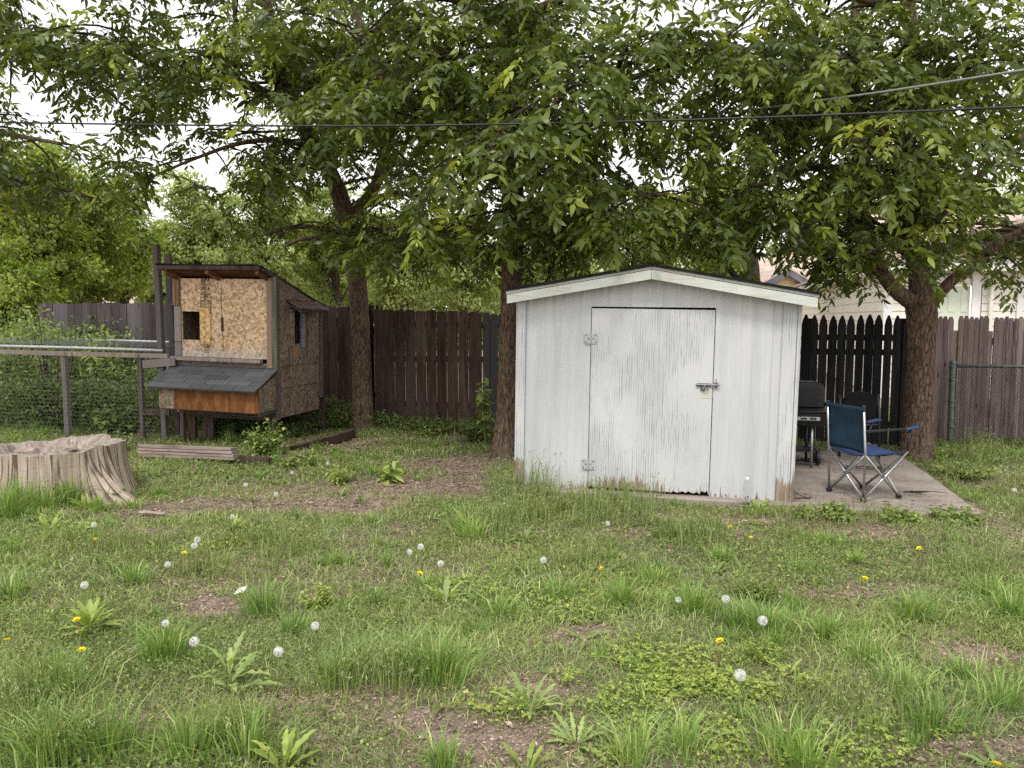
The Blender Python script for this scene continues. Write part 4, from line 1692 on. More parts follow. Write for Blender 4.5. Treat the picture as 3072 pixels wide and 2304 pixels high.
# flat twigs and scraps by the shed
sc = [((2350, 1492), (2432, 1489), .05, .014, .00, 'broad white flaking slat lowest in the scrap pile at the shed corner'),
      ((2352, 1480), (2400, 1479), .045, .018, .03, 'short pale slat lying across the scrap pile at the shed corner'),
      ((2350, 1466), (2430, 1484), .02, .012, .05, 'thin grey lath leaning on top of the scrap pile'),
      ((2362, 1462), (2412, 1488), .018, .012, .065, 'thin brown lath crossing the scrap pile')]
for k, (a, b_, w_, h_, dz, lab) in enumerate(sc):
    P, Qp = gp(*a, .06 + dz), gp(*b_, .06 + dz * .7)
    mb = MB(); mb.beam((0, 0, 0), Qp - P, w_, h_)
    o = mb.build('wood_scrap', M['plank_pale'] if k in (0, 1) else M['lumber_grey'], bevel=.002)
    o.location = P
    tag(o, lab, 'wood scrap', 'wood scraps at the shed corner')


def twigs(name, u, v, n, spread, label):
    mb = MB()
    P = gp(u, v, .055)
    rd = random.Random(u)
    for k in range(n):
        a = rd.gauss(.15, .5)
        l = rd.uniform(.08, .3)
        c0 = Vector((rd.gauss(0, spread), rd.gauss(0, spread * .45), .012 + .008 * rd.random()))
        d = Vector((math.cos(a), math.sin(a), 0)) * l
        mb.tube([c0, c0 + d * .5 + Vector((0, 0, rd.uniform(0, .02))), c0 + d], [.004, .0035, .002], 5)
    o = mb.build(name, M['twig'])
    o.location = P
    tag(o, label, 'twigs')


twigs('fallen_twigs', 2400, 1385, 26, .13, 'dry brown twigs scattered on the slab by the grill leg')
twigs('fallen_twigs', 2600, 1410, 12, .10, 'few green brown twigs on the slab behind the blue chair')
twigs('fallen_twigs', 2718, 1484, 8, .09, 'thin dead twigs on the slab near the front chair foot')


# ================================================================== grill
def grill():
    gc = Vector((2.92, 7.95, .05))
    root = empty('charcoal_grill', gc, (0, 0, R(-12)), 'black charcoal grill with its lid standing open beside the shed', 'grill')
    # fire box: tapered tub
    b = MB()
    V = []
    for (hx, y0, y1, z) in ((.33, -.20, .20, .43), (.385, -.235, .235, .50), (.40, -.245, .245, .578)):
        V += [(-hx, y0, z), (hx, y0, z), (hx, y1, z), (-hx, y1, z)]
    Fc = [(3, 2, 1, 0)] + [(i * 4 + q, i * 4 + (q + 1) % 4, i * 4 + 4 + (q + 1) % 4, i * 4 + 4 + q) for i in range(2) for q in range(4)] + [(8, 9, 10, 11)]
    b.add(V, Fc)
    b.build('fire_box', M['black_paint'], root, bevel=.012)
    b = MB(); b.box(-.405, -.25, .580, .405, .25, .594); b.build('rim', M['black_paint'], root, bevel=.004)
    # open lid standing upright at the back, rounded top corners
    poly = [(-.40, .597), (.40, .597), (.415, .70), (.405, .80)]
    for k in range(1, 8):
        a = k / 8 * math.pi / 2
        poly.append((.285 + .12 * math.cos(a), .80 + .075 * math.sin(a)))
    poly += [(-x, z) for x, z in reversed(poly[3:])] + [(-.415, .70)]
    b = MB(); b.prism(poly, 'y', .12, .245); b.build('lid', M['black_paint'], root, bevel=.008)
    b = MB()
    for k in range(9):
        b.box(-.36, .108, .625 + k * .022, .36, .118, .630 + k * .022)
    b.build('lid_rack', M['black_paint'], root)
    b = MB(); b.box(-.30, -.268, .505, .30, -.243, .54); vp = b.build('vent_strip', M['galv'], root)
    b = MB()
    for k in range(6):
        b.box(-.26 + k * .093, -.2715, .513, -.20 + k * .093, -.2685, .532)
    b.build('vent_slots', M['black_paint'], vp)
    # side shelf bracket arm
    b = MB(); b.tube([(.39, -.05, .50), (.47, -.02, .56), (.58, 0, .57), (.60, 0, .50)], .012, 8); b.build('side_handle', M['black_paint'], root)
    for x, y, m in ((.25, -.17, 'steel_tube'), (-.25, -.17, 'steel_tube'), (.25, .17, 'black_paint'), (-.25, .17, 'black_paint')):
        b = MB(); b.tube([(x, y, 0.0), (x * .97, y * .9, .47)], .014, 10)
        b.build('leg', M[m], root, smooth=True)
    for y in (-.04, .19):
        b = MB()
        pts = [(.33 + .0 * k, y, .08) for k in range(2)]
        b.lathe([(.02, -.02), (.065, -.02), (.08, -.012), (.08, .012), (.065, .02), (.02, .02)], 20)
        wh = b.build('wheel', M['black_paint'], root, smooth=False)
        wh.location = (.33, y, .082)
        wh.rotation_euler = (0, R(90), 0)
    b = MB(); b.tube([(.33, -.06, .082), (.33, .21, .082)], .008, 8); b.build('axle', M['galv_dark'], root)
    b = MB(); b.box(-.25, -.17, .16, .27, .17, .175); b.build('lower_shelf', M['black_paint'], root)


grill()


# ================================================================== black chair behind
def black_chair():
    root = empty('patio_chair', (3.72, 8.30, .045), (0, 0, R(-168)), 'black padded armchair with a rounded back standing near the black pickets', 'chair')
    # its back is towards the camera; local -y is the front
    poly = []
    for k in range(25):
        a = math.pi * k / 24
        x = .205 * math.copysign(abs(math.cos(a)) ** .72, math.cos(a))
        poly.append((x, .60 + .165 * math.sin(a) ** .8))
    poly += [(-.215, .56), (-.19, .49), (-.10, .462), (.10, .462), (.19, .49), (.215, .56)]
    b = MB(); b.prism(poly, 'y', .19, .24); b.build('backrest', M['black_cloth'], root, bevel=.014)
    b = MB(); b.box(-.23, -.24, .385, .23, .20, .44); b.build('seat', M['black_cloth'], root, bevel=.02)
    for s in (-1, 1):
        b = MB()
        b.tube([(s * .235, .22, .73), (s * .24, .235, .45), (s * .245, .255, .0)], .015, 8)
        b.build('leg', M['black_paint'], root, smooth=True)
        b = MB()
        b.tube([(s * .24, -.22, 0), (s * .24, -.24, .56), (s * .24, -.18, .605), (s * .24, .22, .60)], .014, 8)
        b.build('leg', M['black_paint'], root, smooth=True)
        b = MB(); b.box(s * .24 - .025, -.18, .612, s * .24 + .025, .16, .632); b.build('armrest', M['black_paint'], root, bevel=.006)
    for y_ in (.23, -.23):
        b = MB(); b.tube([(-.24, y_, .40), (.24, y_, .40)], .012, 8); b.build('seat_rail', M['black_paint'], root)


black_chair()


# ================================================================== blue camp chair
def camp_chair():
    g = .052
    F1, F2, F3, F4 = gp(2487, 1472, g), gp(2590, 1503, g), gp(2696, 1492, g), gp(2588, 1464, g)
    org = (F1 + F2 + F3 + F4) / 4
    org.z = g
    root = empty('camp_chair', org, (0, 0, 0), 'blue fabric folding camp chair with crossed silver legs and a cup holder', 'chair')
    f = [p - org for p in (F1, F2, F3, F4)]
    up = Vector((0, 0, 1))
    # seat corners and back tops
    S1, S2, S3, S4 = [Vector((p.x * 1.06, p.y * 1.06, z)) for p, z in zip(f, (.405, .395, .40, .41))]
    fwd = ((f[2] + f[3]) / 2 - (f[0] + f[1]) / 2).normalized()
    S3 += fwd * .05
    S4 += fwd * .05
    T1, T2 = f[0] * 1.04 - fwd * .035 + up * .80, f[1] * 1.04 - fwd * .035 + up * .80
    rr = .0105

    def leg(name, pts, m='steel_tube', r=rr):
        b = MB(); b.tube(pts, r, 8); return b.build(name, M[m], root, smooth=True)
    z0 = up * .012
    for a, s in ((f[0], S2), (f[1], S1), (f[1], S3), (f[2], S2), (f[2], S4), (f[3], S3), (f[3], S1), (f[0], S4)):
        mid = (a + s) / 2
        leg('leg', [a + z0, mid, s + up * .0])
    leg('back_post', [f[0] + z0, S1, T1])
    leg('back_post', [f[1] + z0, S2, T2])
    A3, A4 = S3 + up * .20 + fwd * .03, S4 + up * .20 + fwd * .03
    leg('arm_post', [S3 - up * .02, S3 + up * .1, A3], 'black_paint', .008)
    leg('arm_post', [S4 - up * .02, S4 + up * .1, A4], 'black_paint', .008)
    for p in f:
        b = MB(); b.box(p.x - .022, p.y - .022, -.002, p.x + .022, p.y + .022, .026); b.build('foot', M['black_paint'], root, bevel=.006)
    for p in ((f[1] + f[2]) / 2, (f[0] + f[1]) / 2, (f[2] + f[3]) / 2, (f[0] + f[3]) / 2):
        q = Vector((p.x * 1.03, p.y * 1.03, .205))
        b = MB(); b.lathe([(.012, -.016), (.017, -.012), (.017, .012), (.012, .016)], 10, q); b.build('pivot', M['galv_dark'], root)

    def sheet(name, c00, c10, c11, c01, sag, m, n=12, thick=.004, mid=.0, nx=None):
        V = []
        nrm_ = (c10 - c00).cross(c01 - c00).normalized()
        for j in range(n + 1):
            for i in range(n + 1):
                a, b_ = i / n, j / n
                p = c00 * (1 - a) * (1 - b_) + c10 * a * (1 - b_) + c11 * a * b_ + c01 * (1 - a) * b_
                wr = .004 * math.sin(a * 9 + b_ * 5) + .003 * math.sin(b_ * 13 - a * 4)
                V.append(p + sag * (4 * a * (1 - a)) ** .8 * (.35 + .65 * (4 * b_ * (1 - b_)) ** .8) + nrm_ * wr)
        top = V + [p - nrm_ * thick for p in V]
        N = (n + 1) ** 2
        Fc = []
        for j in range(n):
            for i in range(n):
                q = j * (n + 1) + i
                Fc.append((q, q + 1, q + n + 2, q + n + 1))
                Fc.append((q + N, q + n + 1 + N, q + n + 2 + N, q + 1 + N))
        ring = [i for i in range(n + 1)] + [j * (n + 1) + n for j in range(1, n + 1)] + [n * (n + 1) + i for i in range(n - 1, -1, -1)] + [j * (n + 1) for j in range(n - 1, 0, -1)]
        for a, b_ in zip(ring, ring[1:] + ring[:1]):
            Fc.append((b_, a, a + N, b_ + N))
        mb = MB(); mb.add(top, Fc)
        return mb.build(name, m, root, smooth=True)

    sheet('seat', S1, S2, S3, S4, Vector((0, 0, -.05)), M['blue_cloth'])
    lo1, lo2 = S1 + up * .01, S2 + up * .01
    back = sheet('backrest', lo1 + fwd * .005, lo2 + fwd * .005, T2, T1, fwd * .035, M['blue_cloth_dark'])
    for T in (T1, T2):
        b = MB(); b.lathe([(.013, -.03), (.016, -.02), (.016, .012), (.011, .022)], 10, T); b.build('post_cap', M['blue_cloth_dark'], root, smooth=True)
    # armrests: strap from back post to arm post, widening to a cup holder
    for (S, T, A, sgn) in ((S2, T2, A3, 1), (S1, T1, A4, -1)):
        P = S.lerp(T, .50)
        side = fwd.cross(up) * (.022)
        b = MB()
        b.beam(P, A - fwd * .06, .022, .016)
        b.build('arm_strap', M['black_paint'], root)
        b = MB()
        a0, a1 = A - fwd * .07, A + fwd * .08 + up * .02
        V = [a0 - side, a0 + side, a1 + side * 1.6, a1 - side * 1.6]
        V += [p - up * .014 for p in V]
        b.add(V, [(0, 1, 2, 3), (7, 6, 5, 4), (4, 5, 1, 0), (5, 6, 2, 1), (6, 7, 3, 2), (7, 4, 0, 3)])
        b.build('armrest', M['blue_cloth'], root, bevel=.004)


def cloth(name, c, c2):
    t = NT(name, .85, .2)
    f = t.noise(t.co((1, 1, 1)), 7, 4, .6)
    w_ = t.noise(t.co((1, 1, 1)), 400, 2, .6)
    t.color(t.mix(1.0, t.ramp(f, [(.3, c), (.7, c2)]), t.ramp(w_, [(.3, .75), (.7, 1.25)]), 'MULTIPLY'))
    t.bump(w_, .2, .001)
    return t.m


M['blue_cloth'] = cloth('blue_cloth', (.022, .038, .10), (.038, .062, .145))
M['blue_cloth_dark'] = cloth('navy_cloth', (.012, .030, .052), (.02, .045, .075))
camp_chair()


# bottle
def bottle():
    p = gp(2240, 1505, .06)
    t = NT('clear_plastic', .06, .5)
    t.b.inputs['Transmission Weight'].default_value = 1.0
    t.b.inputs['IOR'].default_value = 1.18
    t.b.inputs['Base Color'].default_value = (.94, .96, .97, 1)
    root = empty('plastic_bottle', p, (0, 0, 0), 'clear empty plastic drink bottle standing at the shed foot', 'bottle')
    b = MB()
    b.lathe([(.022, 0), (.030, .006), (.031, .03), (.028, .045), (.031, .06), (.031, .11), (.028, .118), (.031, .126), (.029, .145), (.018, .172), (.0125, .182), (.0125, .198)], 20)
    b.build('bottle_body', t.m, root, smooth=True)
    b = MB(); b.lathe([(.0145, .190), (.0145, .207), (.011, .209)], 16); b.build('cap', M['white_vinyl'], root)


bottle()

# paper scrap
b = MB()
b.add([(0, 0, .0), (.055, .005, .012), (.06, .055, .03), (.004, .06, .012), (.03, .03, .022)], [(0, 1, 4), (1, 2, 4), (2, 3, 4), (3, 0, 4)])
o = b.build('paper_scrap', M['white_vinyl'])
o.location = gp(702, 1782, .03)
tag(o, 'crumpled scrap of white paper lying in the grass', 'paper')


# ================================================================== overhead lines
def wire_thing(pts, r, m, label, name='overhead_cable'):
    b = MB()
    pts = [Vector(p) for p in pts]
    o0 = pts[0].copy()
    # smooth with a light Catmull-Rom
    out = []
    for i in range(len(pts) - 1):
        p0, p1, p2, p3 = pts[max(i - 1, 0)], pts[i], pts[i + 1], pts[min(i + 2, len(pts) - 1)]
        for k in range(8):
            t = k / 8
            out.append(.5 * ((2 * p1) + (-p0 + p2) * t + (2 * p0 - 5 * p1 + 4 * p2 - p3) * t * t + (-p0 + 3 * p1 - 3 * p2 + p3) * t ** 3))
    out.append(pts[-1])
    b.tube([p - o0 for p in out], r, 6)
    o = b.build(name, m, smooth=True)
    o.location = o0
    tag(o, label, 'cable')


wire_thing([at(-700, 352, 7.0), at(0, 367, 6.6), at(1024, 378, 6.1), at(2048, 360, 5.6), at(3072, 320, 5.0), at(3700, 290, 4.7)], .0075, M['cable'], 'long thin black cable crossing the whole yard in front of the crowns')
wire_thing([at(1300, 425, 10.0), at(2100, 345, 7.4), at(2560, 288, 6.3), at(3072, 210, 5.4), at(3700, 110, 4.6)], .0085, M['cable_grey'], 'thick grey cable rising to the right above the black cable')
wire_thing([at(-500, 375, 14), at(300, 400, 13), at(640, 428, 12.4), at(1000, 433, 12), at(1350, 415, 11.6), at(2250, 330, 10)], .006, M['cable_grey'], 'fine grey wire behind the left tree limb')
wire_thing([at(-200, 490, 15), at(0, 528, 15), at(270, 595, 15), at(600, 690, 15)], .007, M['cable_grey'], 'pale wire slanting down in front of the far left tree')
wire_thing([at(1500, 660, 17), at(1850, 702, 18), at(2300, 742, 19), at(2800, 790, 20)], .011, M['cable_grey'], 'pale wire above the brown shingle roof behind the shed')


# ================================================================== houses beyond the fence
def yellow_house():
    Yg = 30.0
    pk = at(2357, 812, Yg)
    l, r = at(2262, 866, Yg), at(2482, 872, Yg)
    root = empty('yellow_house', (pk.x, Yg, 0), (0, 0, 0), 'yellow sided house with a tan shingle roof and a red brick chimney', 'house')
    wl, wr = -(pk.x - l.x) - .1, r.x - pk.x + .4
    k = (pk.z - l.z) / (pk.x - l.x)
    ze = pk.z - k * 1.45
    b = MB(); b.prism([(-1.45, -.05), (1.75, -.05), (1.75, pk.z - k * 1.75), (0, pk.z - .02), (-1.45, ze)], 'y', 0.0, .2); b.build('gable_wall', M['siding_yellow'], root)
    b = MB(); b.box(-1.44, .21, -.05, 1.74, 5.0, 2.4); b.build('wall', M['siding_yellow'], root)
    for s, x1 in ((-1, -1.75), (1, 2.05)):
        for (y0, y1, t0, t1, nm, m) in ((-.32, -.27, -.20, .05, 'barge_board', 'trim_blue'), (-.34, 5.0, .052, .12, 'porch_roof', 'shingle_tan')):
            b = MB()
            z1 = pk.z - k * abs(x1)
            V = []
            for x, z in ((0, pk.z), (x1, z1)):
                V += [(x, y0, z + t0), (x, y1, z + t0), (x, y1, z + t1), (x, y0, z + t1)]
            b.add(V, [(0, 1, 5, 4), (1, 2, 6, 5), (2, 3, 7, 6), (3, 0, 4, 7), (3, 2, 1, 0), (4, 5, 6, 7)])
            b.build(nm, M[m], root)
    # big main roof behind: slope faces the camera
    A, B_ = at(2272, 762, 36.0), at(2760, 768, 36.0)
    C, D_ = at(2225, 865, 31.2), at(2800, 872, 31.2)
    o = Vector((pk.x, Yg, 0))
    b = MB()
    V = [C - o, D_ - o, B_ - o, A - o]
    V += [p + Vector((0, .12, -.12)) for p in V]
    b.add(V, [(0, 1, 2, 3), (7, 6, 5, 4), (4, 5, 1, 0), (5, 6, 2, 1), (6, 7, 3, 2), (7, 4, 0, 3)])
    b.build('main_roof', M['roof_tan'], root)
    b = MB()
    c1 = at(2372, 770, 36.2) - o
    b.box(c1.x - .24, c1.y - .3, c1.z - .6, c1.x + .24, c1.y + .3, at(2372, 742, 36.2).z); b.box(c1.x - .28, c1.y - .34, at(2372, 742, 36.2).z, c1.x + .28, c1.y + .34, at(2372, 742, 36.2).z + .1)
    b.build('chimney', M['brick'], root)


def tan_roof():
    t = NT('tan_roof', .9, .1)
    z = t.sep(t.co())[2]
    fr = t.math('FRACT', t.math('DIVIDE', z, .085))
    n_ = t.noise(t.co((2.2, 2.2, 12)), 1, 5, .7)
    c = t.ramp(n_, [(.3, (.33, .25, .21)), (.7, (.60, .49, .43))])
    c = t.mix(t.ramp(fr, [(0, .55), (.25, 0)]), c, (.22, .16, .14))
    t.color(c)
    return t.m


M['roof_tan'] = tan_roof()
yellow_house()


def white_house():
    root = empty('white_house', (0, 0, 0), (0, 0, 0), 'white sided house with a pale garage door and downspout behind the stockade fence', 'house')
    top = 2.52
    cx, cy = at(2652, 900, 15.0).x, 15.0
    far = Vector((at(2395, 900, 30.5).x, 30.5, 0))
    # receding side wall with lap siding
    d = (far - Vector((cx, cy, 0)))
    n = Vector((-d.y, d.x, 0)).normalized()
    if n.x > 0: n = -n
    b = MB()
    row = .20
    k = 0
    z = -.05
    while z < top - .05:
        zz = min(z + row, top)
        a, e = Vector((cx, cy, 0)), far
        V = [a + n * .02 + Vector((0, 0, z)), e + n * .02 + Vector((0, 0, z)), e + Vector((0, 0, zz)), a + Vector((0, 0, zz)),
             a - n * .1 + Vector((0, 0, z)), e - n * .1 + Vector((0, 0, z)), e - n * .1 + Vector((0, 0, zz)), a - n * .1 + Vector((0, 0, zz))]
        b.add(V, [(0, 1, 2, 3), (7, 6, 5, 4), (4, 5, 1, 0), (6, 7, 3, 2), (5, 6, 2, 1), (7, 4, 0, 3)])
        z = zz
    b.build('side_wall', M['siding_lap'], root)
    # eave and sloping roof over that wall
    b = MB()
    a, e = Vector((cx, cy, 0)), far
    V = [a + n * .35 + Vector((0, 0, top - .02)), e + n * .35 + Vector((0, 0, top - .02)), e + n * .35 + Vector((0, 0, top + .22)), a + n * .35 + Vector((0, 0, top + .22)),
         a + Vector((0, 0, top - .02)), e + Vector((0, 0, top - .02)), e + Vector((0, 0, top + .22)), a + Vector((0, 0, top + .22))]
    b.add(V, [(0, 1, 2, 3), (7, 6, 5, 4), (4, 5, 1, 0), (5, 6, 2, 1), (6, 7, 3, 2), (7, 4, 0, 3)])
    b.build('eave', M['white_vinyl'], root)
    b = MB()
    V = [a + n * .42 + Vector((0, -.3, top + .225)), e + n * .42 + Vector((0, 0, top + .225)), e - n * 4 + Vector((0, 0, top + 1.6)), a - n * 4 + Vector((0, -.3, top + 1.3))]
    V += [p + Vector((0, 0, .08)) for p in V]
    b.add(V, [(3, 2, 1, 0), (4, 5, 6, 7), (4, 0, 1, 5), (5, 1, 2, 6), (6, 2, 3, 7), (7, 3, 0, 4)])
    b.build('roof', M['roof_tan'], root)
    # front wall facing the yard
    x1 = 14.5
    gx0, gx1 = at(2800, 900, 15).x, at(2912, 900, 15).x
    b = MB()
    for (p, q) in ((cx + .15, gx0 - .14), (gx1 + .22, x1)):
        z = -.05
        while z < top - .02:
            zz = min(z + .15, top)
            b.add([(p, cy - .018, z), (q, cy - .018, z), (q, cy, zz), (p, cy, zz), (p, cy + .1, z), (q, cy + .1, z), (q, cy + .1, zz), (p, cy + .1, zz)],
                  [(0, 1, 2, 3), (7, 6, 5, 4), (4, 5, 1, 0), (6, 7, 3, 2), (5, 6, 2, 1), (7, 4, 0, 3)])
            z = zz
    b.box(gx0 - .138, cy, 2.26, gx1 + .218, cy + .1, top)
    b.build('front_wall', M['siding_lap'], root)
    for (p, q) in ((cx - .02, cx + .15), (gx0 - .14, gx0), (gx1, gx1 + .17), (at(3048, 900, 15).x, at(3066, 900, 15).x)):
        b = MB(); b.box(p, cy - .05, -.05, q, cy - .021, top); b.build('corner_trim', M['white_vinyl'], root)
    b = MB()
    b.box(gx0 + .002, cy + .03, -.02, gx1 - .002, cy + .08, 2.25)
    for i in range(4):
        for j in range(3):
            w_ = (gx1 - gx0) / 3
            b.box(gx0 + j * w_ + .07, cy + .02, .05 + i * .56, gx0 + (j + 1) * w_ - .05, cy + .03, .5 + i * .56)
    b.build('garage_door', M['garage_door'], root)
    dx = at(2965, 900, 15).x
    b = MB(); b.tube([(dx, cy - .09, 0), (dx, cy - .09, 2.2), (dx - .05, cy - .2, 2.42), (dx - .05, cy - .3, top)], .04, 8); b.build('downspout', M['siding_lap'], root)
    b = MB(); b.box(cx - .2, cy - .4, top + .002, x1, cy + .08, top + .2); b.build('fascia', M['white_vinyl'], root)
    b = MB()
    b.add([(cx - .3, cy - .45, top + .21), (x1, cy - .45, top + .21), (x1, cy + 5, top + 1.7), (cx - .3, cy + 5, top + 1.7), (cx - .3, cy - .45, top + .29), (x1, cy - .45, top + .29), (x1, cy + 5, top + 1.8), (cx - .3, cy + 5, top + 1.8)],
          [(3, 2, 1, 0), (4, 5, 6, 7), (4, 0, 1, 5), (5, 1, 2, 6), (6, 2, 3, 7), (7, 3, 0, 4)])
    b.build('roof', M['roof_tan'], root)
    b = MB(); b.box(at(2972, 900, 15).x + .35, cy - .14, .9, at(2972, 900, 15).x + .62, cy - .05, 1.45); b.build('meter_box', M['rust_red'], root)


M['siding_lap'] = plain('lap_siding', (.80, .765, .69), .5, .35, 0, .05, 1.5)
M['rust_red'] = plain('rust_red', (.22, .03, .02), .7, .2)
white_house()


def pink_house():
    root = empty('pink_house', (at(190, 900, 34).x, 34, 0), (0, 0, R(6)), 'pale pinkish house glimpsed through the far left trees', 'house')
    b = MB(); b.prism([(-4, -.1), (4, -.1), (4, 3.0), (0, 5.0), (-4, 3.0)], 'y', 0, 6); b.build('wall', M['pink'], root)
    for s in (-1, 1):
        b = MB()
        V = [(0, -.4, 5.05), (s * 4.5, -.4, 2.8), (s * 4.5, 6.4, 2.8), (0, 6.4, 5.05)]
        V += [(x, y, z + .15) for x, y, z in V]
        b.add(V, [(0, 1, 2, 3), (7, 6, 5, 4), (4, 5, 1, 0), (5, 6, 2, 1), (6, 7, 3, 2), (7, 4, 0, 3)])
        b.build('roof', M['roof_tan'], root)
    for x in (-2, 2):
        b = MB(); b.box(x - .5, -.04, .9, x + .5, .02, 2.3); b.build('window', M['void'], root)


M['pink'] = plain('pale_pink_wall', (.70, .56, .52), .7, .2, 0, .05, 1)
pink_house()
# ================================================================== trees
def smooth_path(pts, rad, step=6):
    P, Rr = [], []
    for i in range(len(pts) - 1):
        p0, p1, p2, p3 = pts[max(i - 1, 0)], pts[i], pts[i + 1], pts[min(i + 2, len(pts) - 1)]
        for k in range(step):
            t = k / step
            P.append(.5 * ((2 * p1) + (-p0 + p2) * t + (2 * p0 - 5 * p1 + 4 * p2 - p3) * t * t + (-p0 + 3 * p1 - 3 * p2 + p3) * t ** 3))
            Rr.append(rad[i] + (rad[i + 1] - rad[i]) * t)
    P.append(pts[-1]); Rr.append(rad[-1])
    return P, Rr


def px_path(lst):
    return [at(u, v, Y) for u, v, Y, r in lst], [r for *_, r in lst]


def barky(mb, pts, rad, n, rd, amp=.05):
    """tube with an uneven, ridged skin"""
    b = len(mb.v)
    mb.tube(pts, rad, n)
    ph = [rd.uniform(0, 6.28) for _ in range(4)]
    for i in range(len(pts)):
        c = pts[i]
        for k in range(n):
            idx = b + i * n + k
            a = 2 * math.pi * k / n
            f = 1 + amp * (.5 * math.sin(3 * a + ph[0] + i * .13) + .5 * math.sin(5 * a + ph[1] - i * .21)) + rd.gauss(0, amp * .45)
            v = Vector(mb.v[idx])
            mb.v[idx] = tuple(c + (v - c) * f)


